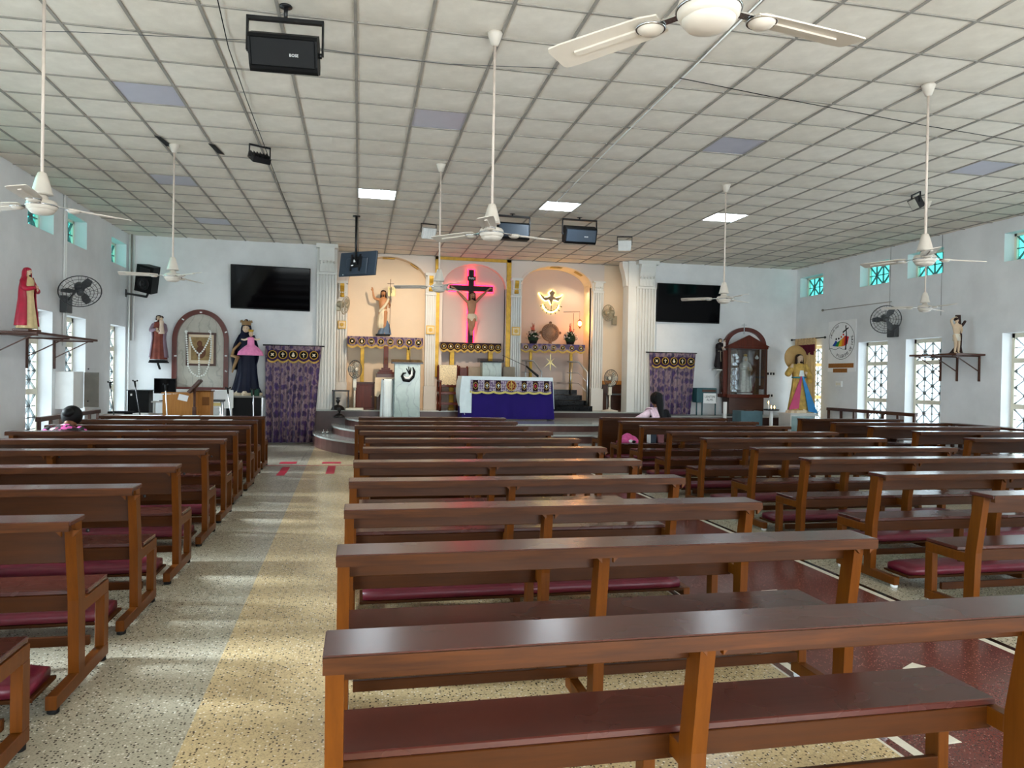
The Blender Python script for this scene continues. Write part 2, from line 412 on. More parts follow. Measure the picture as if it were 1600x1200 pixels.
# ================================================================ the room shell
XL, XR, YF, YB, HC = -4.9, 11.05, 17.1, -2.6, EYE+2.922
GX, GY, TS = -0.078, 6.247, 0.61
WT = 0.32
WIN_Y = [(16.0, 16.95), (13.72, 14.65), (12.23, 13.18), (9.94, 10.86), (8.45, 9.38), (6.17, 7.1), (4.68, 5.6), (2.4, 3.33), (0.9, 1.83), (-1.37, -0.44)]
LOW, HIGH = (0.35, 2.48), (3.73, 4.23)

def struct(name, mb, parent=None, **k):
    return part(name, mb, parent, kind=None if parent else 'structure', loc=None if parent else (0, 0, 0), **k)
def wall_x(name, X, sgn):
    b = MB(); xa, xb = sorted((X, X+sgn*WT)); y = YB
    for ya, yb in sorted(WIN_Y):
        b.box(xa, xb, y, ya, 0, HC+0.1, WALL)
        b.box(xa, xb, ya, yb, 0, LOW[0], WALL); b.box(xa, xb, ya, yb, LOW[1], HIGH[0], WALL); b.box(xa, xb, ya, yb, HIGH[1], HC+0.1, WALL)
        y = yb
    b.box(xa, xb, y, YF+2.2, 0, HC+0.1, WALL)
    return struct(name, b)
wall_x('wall_left', XL, -1); wall_x('wall_right', XR, 1)

def grille(b, x, y0, y1, z0, z1, nu, nv, m, r=0.007):
    for i in range(1, nu): b.bar((x, y0+(y1-y0)*i/nu, z0), (x, y0+(y1-y0)*i/nu, z1), 0.032, 0.016, m)
    for j in range(1, nv): b.bar((x, y0, z0+(z1-z0)*j/nv), (x, y1, z0+(z1-z0)*j/nv), 0.032, 0.016, m)
    for i in range(nu):
        for j in range(nv):
            ya, yb = y0+(y1-y0)*i/nu, y0+(y1-y0)*(i+1)/nu; za, zb = z0+(z1-z0)*j/nv, z0+(z1-z0)*(j+1)/nv
            ym, zm = (ya+yb)/2, (za+zb)/2
            if (i+j) % 2 == 0: b.bar((x, ya, za), (x, yb, zb), 0.040, 0.014, m)
            else: b.bar((x, ya, zb), (x, yb, za), 0.040, 0.014, m)
GRL = mat('window_grille_grey', (104, 110, 110), 0.5)
nw = 0
for sgn, X, side in ((-1, XL, 'left'), (1, XR, 'right')):
    for k, (ya, yb) in enumerate(WIN_Y):
        xo = X+sgn*0.24
        # tall lower window
        nw += 1
        r = thing('window_%d' % nw, (xo, (ya+yb)/2, LOW[0]), 'tall white framed window with lattice grille in the %s wall' % side, 'window', kind='structure')
        f = MB(); z0, z1 = LOW; t_ = 0.055
        f.box(xo-.03, xo+.03, ya, ya+t_, z0, z1, CREAM); f.box(xo-.03, xo+.03, yb-t_, yb, z0, z1, CREAM)
        f.box(xo-.03, xo+.03, ya, yb, z1-0.08, z1, CREAM); f.box(xo-.03, xo+.03, ya, yb, z0, z0+t_, CREAM)
        part('window_frame', f, r)
        for zt in (1.19, 2.0):
            f = MB(); f.box(xo-.03, xo+.03, ya+t_, yb-t_, zt-0.045, zt+0.045, CREAM); part('transom', f, r)
        for za, zb, nv in ((z0+t_, 1.145, 4), (1.235, 1.955, 5), (2.045, z1-0.08, 2)):
            g = MB(); g.box(xo+sgn*.012, xo+sgn*.016, ya+t_, yb-t_, za, zb, GLASS); p_ = part('pane', g, r)
            if k < 4:
                g = MB(); grille(g, xo-sgn*0.004, ya+t_, yb-t_, za, zb, 4, nv, GRL); part('window_grille', g, p_)
        # small high window with teal panes
        nw += 1
        r = thing('window_%d' % nw, (xo, (ya+yb)/2, HIGH[0]), 'small high window with teal panes in the %s wall' % side, 'window', kind='structure')
        f = MB(); z0, z1 = HIGH
        f.box(xo-.03, xo+.03, ya, ya+.045, z0, z1, CREAM); f.box(xo-.03, xo+.03, yb-.045, yb, z0, z1, CREAM)
        f.box(xo-.03, xo+.03, ya, yb, z1-0.045, z1, CREAM); f.box(xo-.03, xo+.03, ya, yb, z0, z0+.02, CREAM)
        part('window_frame', f, r)
        g = MB(); g.box(xo+sgn*.012, xo+sgn*.016, ya+.045, yb-.045, z0+.02, z1-.045, GLASST); p_ = part('pane', g, r)
        if k < 4:
            g = MB(); grille(g, xo-sgn*0.004, ya+.045, yb-.045, z0+.02, z1-.045, 4, 2, GRL); part('window_grille', g, p_)
        portal((X+sgn*(WT+0.02), (ya+yb)/2, (LOW[0]+LOW[1])/2), (0, sgn*PI/2, 0), LOW[1]-LOW[0], yb-ya)
        portal((X+sgn*(WT+0.02), (ya+yb)/2, (HIGH[0]+HIGH[1])/2), (0, sgn*PI/2, 0), HIGH[1]-HIGH[0], yb-ya)
# unseen back wall, its three open doorways added and sized for fill light
b = MB(); x = XL-WT
FILL_DOORS = [(-4.0, -1.6), (0.8, 5.2), (7.6, 10.0)]
for xa, xb in FILL_DOORS:
    b.box(x, xa, YB-0.3, YB, 0, HC+0.1, WALL); b.box(xa, xb, YB-0.3, YB, 2.7, HC+0.1, WALL); x = xb
    portal(((xa+xb)/2, YB-0.32, 1.35), (PI/2, 0, 0), xb-xa, 2.7)
b.box(x, XR+WT, YB-0.3, YB, 0, HC+0.1, WALL); struct('wall_back', b)

# ---------------------------------------------------------------- floor
b = MB(); b.box(XL-WT, XR+WT, YB-0.3, 20.0, -0.2, -0.012, mat('floor_bed', (120, 112, 100), 0.8))
floor = struct('floor', b)
def quad(name, pts, m, z=0.0, label=None):
    b = MB(); b.prism(pts, z-0.012, z, m, 'xy'); return part(name, b, floor, label=label)
bx0, bx1 = -0.60, -0.93      # joint between the grey and the beige field drifts a little
quad('terrazzo_field', [(XL, YB), (bx0, YB), (bx1, YF), (XL, YF)], TZ_GREY, label='grey terrazzo field along the left side')
quad('terrazzo_field', [(bx0, YB), (2.225, YB), (2.225, YF), (bx1, YF)], TZ_BEIGE, label='beige terrazzo field of the centre')
STRIPE = mat('white_marble_strip', (214, 208, 192), 0.3, 0, 0.08, 30)
quad('marble_strip', [(2.225, YB), (2.24, YB), (2.24, YF), (2.225, YF)], STRIPE)
quad('terrazzo_band', [(2.24, YB), (2.285, YB), (2.285, YF), (2.24, YF)], TZ_RED)
quad('marble_strip', [(2.285, YB), (2.335, YB), (2.335, YF), (2.285, YF)], STRIPE)
quad('terrazzo_field', [(2.335, YB), (3.72, YB), (3.72, YF), (2.335, YF)], TZ_RED, label='maroon terrazzo aisle with inset white tiles')
quad('marble_strip', [(3.72, YB), (3.77, YB), (3.77, YF), (3.72, YF)], STRIPE)
quad('terrazzo_band', [(3.77, YB), (3.815, YB), (3.815, YF), (3.77, YF)], BLKGRAN)
quad('terrazzo_field', [(3.815, YB), (XR, YB), (XR, YF), (3.815, YF)], TZ_GREY, label='grey terrazzo field on the right')
for i, (x, y) in enumerate([(2.51, 2.72), (2.99, 3.45), (3.0, 4.88), (2.62, 5.5), (3.45, 6.3), (2.8, 1.9), (3.0, 7.7), (3.3, 9.0)]):
    a = 0.5 if i % 2 else 0.05; c, s = math.cos(a), math.sin(a)
    quad('inset_tile', [(x+c*u-s*v, y+s*u+c*v) for u, v in ((-.065, -.035), (.065, -.035), (.065, .035), (-.065, .035))], STRIPE, 0.0015)
RTAPE = mat('red_tape', (168, 36, 58), 0.5)
def tape(name, pts, label):
    b = MB(); b.prism(pts, 0.0005, 0.003, RTAPE, 'xy'); tag(part(name, b), label, 'tape', 'red tape marks on the aisle floor')
tape('tape_mark', [(-1.33, 13.05), (-1.05, 13.05), (-1.05, 13.35), (-1.33, 13.35)], 'short red tape dash on grey floor, farther left mark')
tape('tape_mark', [(-1.22, 11.55), (-1.1, 11.55), (-1.1, 12.6), (-1.22, 12.6)], 'red tape bar on grey floor near the left pews')
tape('tape_mark', [(-0.62, 13.05), (-0.3, 13.05), (-0.3, 13.3), (-0.62, 13.3)], 'short red tape dash on beige floor, farther right mark')
tape('tape_mark', [(-0.5, 11.7), (-0.37, 11.7), (-0.37, 12.7), (-0.5, 12.7)], 'red tape bar on beige floor near the centre pews')
tape('tape_line', [(-1.6, 12.78), (-0.05, 12.78), (-0.05, 12.81), (-1.6, 12.81)], 'thin red tape line across the left aisle')

# ---------------------------------------------------------------- ceiling
b = MB(); b.box(XL-WT, XR+WT, YB-0.3, 20.0, HC+0.12, HC+0.3, mat('roof_slab', (150, 148, 145), 0.9))
ceil = struct('ceiling', b)
def panel_mesh(wx, wy, m=None, flat=False):
    b = MB(); n = 5; g = 0.006
    def fn(u, v):
        s = (math.sin(PI*u)*math.sin(PI*v))**0.55 if not flat else 0
        return ((g+u*(wx-2*g)), (g+v*(wy-2*g)), 0.008-0.018*s)
    b.grid(fn, n, n, m or PANEL, 0.0); return mesh_of('ceiling_panel', b, (0, 0, 0))
PM = panel_mesh(TS, TS); PO = panel_mesh(TS, TS, PANEL_OFF, True); PL = panel_mesh(TS, TS, LED, True)
LIT = {(0, 9): 'lit square ceiling light above the risen figure niche', (5, 9): 'lit square ceiling light above the altar, middle of three', (10, 9): 'lit square ceiling light above the right hand pews'}
OFF = {(-4, 3), (1, 3), (7, 3), (13, 3), (-5, 9), (-5, 14)}
cells = []
for i in range(-8, 19):
    for j in range(-17, 21):
        x, y = GX+i*TS, GY+j*TS
        cells.append(((x+.3-2.0)**2*0.35+(y+.3-5.2)**2 if y > 4.9 else 1e4+abs(y), i, j))
cells.sort(); rest = MB(); n_ind = 0
for d, i, j in cells:
    x, y = GX+i*TS, GY+j*TS
    xa, xb = max(x, XL), min(x+TS, XR); yb = min(y+TS, 18.0); ya = max(y, YB)
    if xb-xa < .03 or yb-ya < .03: continue
    full = xb-xa > TS-.001 and yb-ya > TS-.001
    if (i, j) in LIT:
        r = thing('ceiling_light', (x+TS/2, y+TS/2, HC), LIT[(i, j)], 'ceiling light', 'lit ceiling lights')
        o = bpy.data.objects.new('diffuser', PL); o.parent = r; o.location = (-TS/2, -TS/2, -0.004); col.objects.link(o)
        f = MB(); X, Y = x, y
        for q in ((X, X+.02, Y, Y+TS), (X+TS-.02, X+TS, Y, Y+TS), (X+.02, X+TS-.02, Y, Y+.02), (X+.02, X+TS-.02, Y+TS-.02, Y+TS)):
            f.box(q[0], q[1], q[2], q[3], HC-.006, HC+.03, WHITE)
        part('light_frame', f, r)
    elif (i, j) in OFF or (full and n_ind < 286):
        o = bpy.data.objects.new('ceiling_panel', PO if (i, j) in OFF else PM); o.parent = ceil; o.location = (x, y, HC); col.objects.link(o)
        o.rotation_euler = (0, 0, 0)
        if (i, j) in OFF: o['label'] = 'unlit purplish grey light panel'
        n_ind += 1
    else:
        n = 3; g = .006
        def fn(u, v):
            s = (math.sin(PI*u)*math.sin(PI*v))**.55
            return (xa+g+u*(xb-xa-2*g), ya+g+v*(yb-ya-2*g), HC+.008-.018*s)
        rest.grid(fn, 4, 4, PANEL)
part('ceiling_panel', rest, ceil, kind='stuff')
b = MB()
for i in range(-7, 19):
    x = GX+i*TS
    if XL < x < XR: b.box(x-.013, x+.013, YB, 18.0, HC-.004, HC+.02, GRID)
for j in range(-16, 21):
    y = GY+j*TS
    if YB < y < 18: b.box(XL, XR, y-.010, y+.010, HC-.003, HC+.019, GRID)
part('ceiling_grid', b, ceil, label='grey metal grid holding the ceiling panels', kind='stuff')
# dark gaps where a panel has slipped
for (x, y) in ((334, 234), (252, 222)):
    p_ = at(x, y, Z=HC-.01); b = MB(); b.prism([(p_.x-.02, p_.y-.25), (p_.x+.05, p_.y-.2), (p_.x+.10, p_.y+.2), (p_.x+.02, p_.y+.15)], HC-.012, HC-.006, BLACK, 'xy')
    part('panel_gap', b, ceil, label='dark gap beside a slipped ceiling panel')

# ---------------------------------------------------------------- front wall, sanctuary platform
PX0, PX1 = -0.98, 7.16       # outer edges of the two fluted pillars
YN = 17.9                    # niche wall
b = MB(); b.box(XL, PX0+.02, YF, YF+.3, 0, HC+.1, WALL); b.box(PX1-.02, XR, YF, YF+.3, 0, HC+.1, WALL)
struct('wall_front', b)
ZP = 0.75
CXS = 3.1
def steps_outline(a, bb, xc, y0=17.05):
    pts = []; xr = 2*CXS-xc
    for k in range(19):
        t_ = PI-PI/2*k/18; pts.append((xc+a*math.cos(t_), y0-bb*math.sin(t_)))
    for k in range(19):
        t_ = PI/2-PI/2*k/18; pts.append((xr+a*math.cos(t_), y0-bb*math.sin(t_)))
    return pts
st = thing('sanctuary_steps', (CXS, 15.0, 0), 'rounded grey granite steps rising to the altar', 'steps', kind='structure')
for a, bb, z0, z1 in ((2.6, 3.62, 0, .27), (2.2, 3.22, .27, .443), (1.92, 2.45, .443, .60)):
    b = MB(); o = steps_outline(a, bb, 1.6); b.prism(o, z0, z1-.035, STEPR, 'xy'); s_ = part('step', b, st)
    b = MB(); o = steps_outline(a+.02, bb+.02, 1.6); b.prism(o, z1-.035, z1, STEPT, 'xy'); part('step_tread', b, s_)
b = MB(); b.box(PX0-.0, PX1+.0, 17.05, 18.7, 0, ZP-.03, DKRISER); b.box(PX0, PX1, 17.03, 18.7, ZP-.03, ZP, STEPT)
struct('sanctuary_platform', b)
b = MB(); b.box(PX1+.0, XR, 16.3, 17.1, 0, .67, DKRISER); b.box(PX1, XR, 16.27, 17.1, .67, .70, mat('grey_ledge', (160, 162, 158), 0.3))
struct('side_platform', b)

# niche wall with three arched recesses
def px(x, Y=YN): return at(x, 500, Y=Y).x
def pz(x, y, Y=YN): return at(x, y, Y=Y).z
def arch_pts(x0, x1, zs, rise, n=20):
    c, hw = (x0+x1)/2, (x1-x0)/2
    return [(c-hw*math.cos(PI*k/n), zs+rise*math.sin(PI*k/n)) for k in range(n+1)]
NA = [  # x0,x1,spring,rise,depth,z0
    (px(543), px(668), pz(600, 444), None, .28, ZP),
    (px(691), px(789), pz(740, 450), None, .12, ZP),
    (px(815), px(923), pz(870, 447), None, .60, ZP)]
tops = [pz(608, 401), pz(740, 413), pz(868, 416)]
NICHE_D = wall_mat('grey_beige_paint', (200, 184, 176), 0.03)
nb = MB(); zt = HC+.1; x = PX0
for (x0, x1, zs, _, dep, z0), ztop in zip(NA, tops):
    nb.box(x, x0, YN, YN+.12, ZP-.05, zt, NICHE_W)
    a = arch_pts(x0, x1, zs, ztop-zs)
    for k in range(len(a)-1):
        (ax, az), (bx_, bz) = a[k], a[k+1]
        nb.add([(ax, YN, az), (bx_, YN, bz), (bx_, YN, zt), (ax, YN, zt)], [(0, 1, 2, 3)], NICHE_W)
        nb.add([(ax, YN, az), (bx_, YN, bz), (bx_, YN+dep, bz), (ax, YN+dep, az)], [(0, 1, 2, 3)], WALL_W, True)
    for xx in (x0, x1): nb.add([(xx, YN, z0-.05), (xx, YN+dep, z0-.05), (xx, YN+dep, zs), (xx, YN, zs)], [(0, 1, 2, 3)], WALL_W)
    nb.box(x0-.05, x1+.05, YN+dep, YN+dep+.05, z0-.05, zt, WALL_W if dep < .1 or dep == .28 else NICHE_D)
    x = x1
nb.box(x, px(943), YN, YN+.12, ZP-.05, zt, NICHE_W)
nb.box(px(943), PX1+.05, YN+.06, YN+.14, ZP-.05, zt, WALL_W)
# side return walls of the sanctuary
nb.box(PX0-.3, PX0+.02, YF+.3, YN+.2, ZP-.05, zt, WALL); nb.box(PX1, PX1+.3, YF+.3, YN+.2, ZP-.05, zt, WALL_W)
struct('wall_sanctuary', nb)
# arch mouldings
for i, ((x0, x1, zs, _, dep, z0), ztop) in enumerate(zip(NA, tops)):
    m = MB(); a = arch_pts(x0-.03, x1+.03, zs, ztop-zs+.03, 28)
    for k in range(len(a)-1): m.bar((a[k][0], YN-.02, a[k][1]), (a[k+1][0], YN-.02, a[k+1][1]), .05, .05, NICHE_W, up=(0, 1, 0))
    t_ = tag(part('trim_%d' % (i+1), m), kind='structure')
    if i != 1:    # little gilt relief plates under the arch crown
        for k, (ang, wdt) in enumerate(((90, .30), (48, .26))):
            g = MB(); c, hw = (x0+x1)/2, (x1-x0)/2; an = math.radians(ang); ds = wdt/2/hw
            P = [Vector((c+hw*.985*math.cos(an+s*ds), YN+q, zs+(ztop-zs)*.985*math.sin(an+s*ds))) for s in (-1, 1) for q in (.07, .22)]
            g.add([*P, *[p_-Vector((0, 0, .015)) for p_ in P]], [(0, 1, 3, 2), (4, 6, 7, 5), (0, 4, 5, 1), (2, 3, 7, 6), (0, 2, 6, 4), (1, 5, 7, 3)], GOLD)
            part('gilt_plate', g, t_, label='gilt relief plate under the arch')
# gold frame round the centre niche
gf = MB(); xa, xb, zt2 = px(682), px(794), pz(740, 402); zb = pz(740, 590)
gf.box(xa-.05, xa+.06, YN-.06, YN-.005, zb, zt2, GOLD); gf.box(xb-.06, xb+.05, YN-.06, YN-.005, zb, zt2, GOLD); gf.box(xa-.05, xb+.05, YN-.06, YN-.005, zt2-.1, zt2, GOLD)
tag(part('trim_4', gf), kind='structure', label='gold painted frame around the crucifix niche')

def pilaster(x0, x1, Y, z0, z1, base_h, capt, proud, flutes, name, gold=None, m=PLASTER, capproud=.10):
    """fluted pilaster: plain base block, recessed flutes, scrolled bracket capital"""
    r = thing(name, ((x0+x1)/2, Y-proud, z0), None, None, kind='structure')
    b = MB(); b.box(x0-.02, x1+.02, Y-proud-.03, Y, z0, z0+base_h, m); part('base_block', b, r) if base_h > .02 else None
    b = MB(); zc = z1-capt; w_ = x1-x0
    b.box(x0, x1, Y-proud+.045, Y, z0+base_h, z1, m)
    n = flutes*2+1
    for k in range(0, n, 2):
        xa = x0+w_*k/n; b.box(xa, xa+w_/n, Y-proud, Y-proud+.046, z0+base_h+.02, zc-.02, m)
    part('fluted_shaft', b, r)
    b = MB(); pts = [(0, 0), (.25, .02), (.35, .25), (.62, .55), (.95, .78), (1, .84), (1, 1), (0, 1)]
    b.prism([(Y-proud+.02-capproud*p_[0], zc+capt*p_[1]) for p_ in pts], x0+w_*.12, x1-w_*.12, m, 'yz')
    b.box(x0-.02, x1+.02, Y-proud-capproud, Y, z1-capt*.14, z1, m); b.box(x0-.01, x1+.01, Y-proud-.02, Y, zc-.05, zc, m)
    for k in range(5):
        xx = x0+w_*(.16+.17*k); b.box(xx-w_*.03, xx+w_*.03, Y-proud-capproud*.25, Y-proud+.02, zc+.02, zc+capt*.3, m); b.lathe([(.01, -w_*.05), (w_*.07, -w_*.04), (w_*.07, w_*.04), (.01, w_*.05)], m, (xx, Y-proud-capproud*.45, zc+capt*.36), 8, axis='x')
    c_ = part('capital', b, r)
    if gold is not None:
        g = MB(); g.prism([(Y-proud+.015-capproud*p_[0]-.01, zc+capt*.1+capt*.75*p_[1]) for p_ in pts], x0+w_*.3, x1-w_*.3, GOLD, 'yz')
        g.lathe([(.02, -w_*.22), (.035, -w_*.2), (.035, w_*.2), (.02, w_*.22)], GOLD, ((x0+x1)/2, Y-proud-.02, zc+.07), 10, axis='x')
        part('gilt_scroll', g, c_, label='gold painted scroll')
        zz = gold; g = MB(); h = w_*.42; cx = (x0+x1)/2
        g.box(cx-h, cx+h, Y-proud-.035, Y-proud, zz-h, zz+h, GOLD); g.box(cx-h*.78, cx+h*.78, Y-proud-.04, Y-proud-.03, zz-h*.78, zz+h*.78, CLOTHC)
        for q in range(8):
            a = q*PI/4; g.prism([(cx+h*.62*math.cos(a+s)*k2, zz+h*.62*math.sin(a+s)*k2) for s, k2 in ((-.38, .55), (0, 1), (.38, .55), (0, 0.02))], Y-proud-.055, Y-proud-.038, GOLD)
        part('flower_plaque', g, r, label='square gilt plaque with eight petal flower')
    return r
def lab(o, l): o['label'] = l; return o
pz5 = pz(700, 513)
lab(pilaster(px(527), px(542), YN, ZP, pz(535, 440), .62, .42, .10, 3, 'trim_5', pz5), 'fluted white pilaster behind the left pillar')
lab(pilaster(px(664), px(680), YN, ZP, pz(671, 428), .55, .48, .12, 4, 'trim_6', pz(672, 516)), 'fluted pilaster between risen figure and crucifix')
lab(pilaster(px(797), px(812), YN, ZP, pz(804, 436), .55, .42, .12, 4, 'trim_7', pz(804, 518)), 'fluted pilaster between crucifix and dove niche')
lab(pilaster(px(924), px(940), YN, ZP, pz(932, 441), .55, .24, .12, 4, 'trim_8'), 'fluted pilaster right of the dove niche')
# the two large pillars, fluted on both faces
def big_pillar(x0, x1, name, label, capt):
    r = pilaster(x0, x1, YF+.3, ZP, HC-.01, 0.0, capt, .42, 6, name, capproud=.16); lab(r, label)
    return r
big_pillar(-.97, -.54, 'trim_9', 'large fluted white pillar left of the altar steps', .62)
big_pillar(6.62, 7.12, 'trim_10', 'large fluted white pillar right of the altar', .62)
b = MB(); b.box(6.42, 6.62, YF-.08, YF+.3, ZP, HC-.01, PLASTER)
pts = [(0, 0), (.25, .02), (.35, .25), (.62, .55), (.95, .78), (1, .84), (1, 1), (0, 1)]
b.prism([(6.42-.14*p_[0], HC-.62+.6*p_[1]) for p_ in pts], YF-.02, YF+.24, PLASTER, 'xz')
tag(part('trim_11', b), kind='structure', label='side face and bracket of the right pillar')
b = MB(); b.box(XR-.02, XR-.001, -4, 16.25, 0, .1, mat('skirting', (150, 140, 128), .5)); tag(part('baseboard_right', b), kind='structure')
b = MB(); b.box(XL+.001, XL+.02, -4, 17.1, 0, .1, mat('skirting', (150, 140, 128), .5)); tag(part('baseboard_left', b), kind='structure')
# wall conduits
b = MB()
for dx in (0, .07): b.tube([(XL+.03, 13.55+dx, HC), (XL+.03, 13.55+dx, 1.95)], .018, WHITE, 6)
struct('trim_12', b, label=None)
b = MB()
for k, dx in enumerate((0.02, .05, .09)): b.tube([(XL+.04+dx, 16.98+.03*k, HC), (XL+.04+dx, 16.98+.03*k, 2.2 if k else 0.3)], .016, (WHITE, GRID, WHITE)[k], 6)
struct('trim_13', b)
# ================================================================ pews
PM_CACHE = {}
def pmesh(key, fn):
    if key not in PM_CACHE:
        b = MB(); fn(b); PM_CACHE[key] = mesh_of(key[0], b, (0, 0, 0))
    return PM_CACHE[key]
def child(name, me, parent, loc=(0, 0, 0), label=None):
    o = bpy.data.objects.new(name, me); o.parent = parent; o.location = loc; col.objects.link(o)
    if label: o['label'] = label
    return o
def post_fn(b):   # vertical below the seat, leaning back above it
    b.prism([(-.045, .075), (.035, .075), (.028, .44), (-.035, .82), (-.115, .82), (-.06, .44)], 0, .048, W_POST, 'yz')
def pew(x, y, L, label, bz=.70, seat=True, kneel=True, feet=True, rz=0.0, group='wooden pews in the nave'):
    L = round(L, 2)
    r = thing('church_pew', (x, y, 0), label, 'pew', group, rz=rz)
    child('top_board', pmesh(('top_board', L), lambda b: b.cbox(0, L, -.195, 0, .82, .845, W_TOP, .004)), r)
    child('edge_strip', pmesh(('edge_strip', L), lambda b: b.box(.001, L-.001, -.203, -.195, .80, .842, W_EDGE).box(.001, L-.001, -.195, -.17, .80, .8195, W_RAIL)), r)
    xs = [0.004, L*.46, L-.052]
    for xx in xs: child('post', pmesh(('post', 0), post_fn), r, (xx, 0, 0))
    if y < 8:
        for xx in xs[1:]:
            for s_ in (0, 1): child('corner_block', pmesh(('corner_block', s_), lambda b: b.prism([(0, .797), (.03 if s_ else -.03, .797), (0, .765)], -.15, -.13, W_POST)), r, (xx+.049 if s_ else xx-.001, 0, 0))
            child('bolt', pmesh(('bolt', 0), lambda b: b.lathe([(.008, -.006), (.010, -.002), (.010, 0)], BLACKM, (0, -.032, .77), 8, axis='y')), r, (xx+.075, 0, 0))
    child('back_panel', pmesh(('back_panel', L, bz), lambda b: b.cbox(.01, L-.01, -.032, -.008, bz, .818, W_RAIL, .003)), r)
    child('seat_board', pmesh(('seat_board', L), lambda b: b.cbox(.015, L-.015, .10, .385, .425, .45, W_TOP, .004)), r)
    child('apron', pmesh(('apron', L), lambda b: b.cbox(.03, L-.03, .10, .122, .345, .424, W_RAIL, .003)), r)
    child('stretcher', pmesh(('stretcher', L), lambda b: b.cbox(.07, L-.07, .29, .315, .10, .15, W_RAIL, .003)), r)
    for xx in xs:
        child('seat_rail', pmesh(('seat_rail', 0), lambda b: b.cbox(0.002, .046, .030, .38, .36, .424, W_POST, .003)), r, (xx, 0, 0))
        child('leg', pmesh(('leg', 0), lambda b: b.cbox(0.001, .047, .31, .38, .085, .36, W_POST, .003)), r, (xx, 0, 0))
        child('base_rail', pmesh(('base_rail', 0), lambda b: b.cbox(0.0, .048, -.31, .38, .022, .085, W_POST, .003)), r, (xx, 0, 0))
    for xx in (xs[0], xs[2]):
        for yy in (-.28, .34): child('foot', pmesh(('foot', int(x > -1)), lambda b: b.lathe([(.022, 0), (.026, .003), (.026, .022)], WFOOT if x > -1 else RUBBER, (0, 0, 0), 10)), r, (xx+.024, yy, 0))
    if kneel:
        child('kneeler_board', pmesh(('kneeler_board', L), lambda b: b.cbox(.08, L-.08, -.37, -.10, .086, .104, W_RAIL, .003)), r)
        def cu(b):
            n, x0, x1 = 24, .10, L-.10
            rings = []
            for i in range(n+1):
                u = i/n; xx = x0+(x1-x0)*u; e = .86 if i in (0, n) else 1.0; h = .062*e+.004*noise.noise(Vector((xx*3, L, 0)))
                yc, hw = -.235, .135*e
                rings.append([Vector((xx, yc+hw*a, .105+h*c_)) for a, c_ in ((-1, .08), (-1.03, .5), (-.97, .9), (-.85, 1), (-.3, 1.05), (.3, 1.05), (.85, 1), (.97, .9), (1.03, .5), (1, .08), (.9, 0), (-.9, 0))])
            b.loft(rings, CUSH)
        child('kneeler_cushion', pmesh(('kneeler_cushion', L), cu), r)
    return r
order = ['nearest', 'second', 'third', 'fourth', 'fifth', 'sixth', 'seventh', 'eighth', 'ninth', 'tenth', 'eleventh']
C = [(-.08, 2.06, 2.30), (-.08, 3.10, 2.39), (-.07, 4.07, 2.38), (-.06, 5.1, 2.37), (-.04, 6.18, 2.45), (.04, 7.3, 2.44), (.07, 8.34, 2.45), (.01, 9.42, 2.47), (-.06, 10.47, 2.45), (-.01, 11.52, 2.47), (-.01, 12.62, 2.5)]
for i, (x, y, L) in enumerate(C):
    pew(x, y, L, ('wooden pew across the foreground, closest to the camera in the centre block' if i == 0 else 'front wooden pew of the centre block, right before the altar steps' if i == 10 else '%s wooden pew of the centre block counted from the camera' % order[i]), bz=.715, kneel=(i not in (1, 0)))
Lr = [(-1.3, 2.95), (-1.3, 3.91), (-1.32, 4.94), (-1.32, 5.99), (-1.35, 7.2), (-1.37, 8.25), (-1.42, 9.34), (-1.42, 10.39), (-1.48, 11.54), (-1.5, 12.59)]
for i, (xr, y) in enumerate(Lr):
    pew(xr-2.45, y, 2.45, ('pew at the bottom left corner, showing only its seat end and kneeler' if i == 0 else 'front pew of the left block, with solid back, before the lectern table' if i == 9 else '%s pew of the left block counted from the camera' % order[i]), bz=.10 if i == 9 else .615)
Rr = [(3.98, 4.14, 2.5), (3.98, 5.13, 2.52), (4.06, 6.2, 2.5), (4.12, 7.2, 2.45), (4.13, 8.4, 2.5), (4.15, 9.46, 2.55), (4.24, 10.7, 2.5), (4.3, 11.8, 2.52), (4.33, 12.92, 2.5)]
for i, (x, y, L) in enumerate(Rr):
    pew(x, y, L, ('pew at the right picture edge, nearest of the right block' if i == 0 else 'front pew of the right block with tall solid back, a person seated at it' if i == 8 else '%s pew of the right block counted from the camera' % order[i]), bz=.10 if i == 8 else .70)
RR = [(7.8, 6.3, 2.8), (7.9, 7.35, 2.8), (7.95, 8.4, 2.7), (8.19, 9.62, 2.48), (8.25, 10.7, 2.44), (8.32, 11.77, 2.4), (8.43, 12.95, 2.25)]
for i, (x, y, L) in enumerate(RR):
    pew(x, y, L, ('front pew of the far right block by the wall windows' if i == 6 else 'nearest pew of the far right block at the picture edge' if i == 0 else '%s pew of the far right block counted from the camera' % order[i]), bz=.3 if i == 6 else .64)

def wall_bench(x0, y0, y1, side, label, h=.83):   # slatted bench standing along a side wall
    L = y1-y0; r = thing('slatted_bench', (x0, y0, 0), label, 'bench')
    s = 1 if side == 'left' else -1
    b = MB(); b.cbox(x0-.02, x0+.06, y0, y1, h-.07, h, W_DARK, .006); part('top_rail', b, r)
    b = MB(); xs_ = sorted((x0, x0+s*.42)); b.cbox(xs_[0], xs_[1], y0, y1, .42, .45, W_DARK, .005); part('seat_board', b, r)
    n = int(L/.42)
    for k in range(n+1):
        yy = y0+.02+(L-.09)*k/n; b = MB(); b.box(x0, x0+.035, yy, yy+.06, .45, h-.07, W_DARK); part('slat', b, r)
    for yy in (y0+.02, y1-.08):
        for xx in ((x0, x0+.06), tuple(sorted((x0+s*.36, x0+s*.42)))):
            b = MB(); b.box(xx[0], xx[1], yy, yy+.06, 0, .42, W_DARK); part('leg', b, r)
    return r
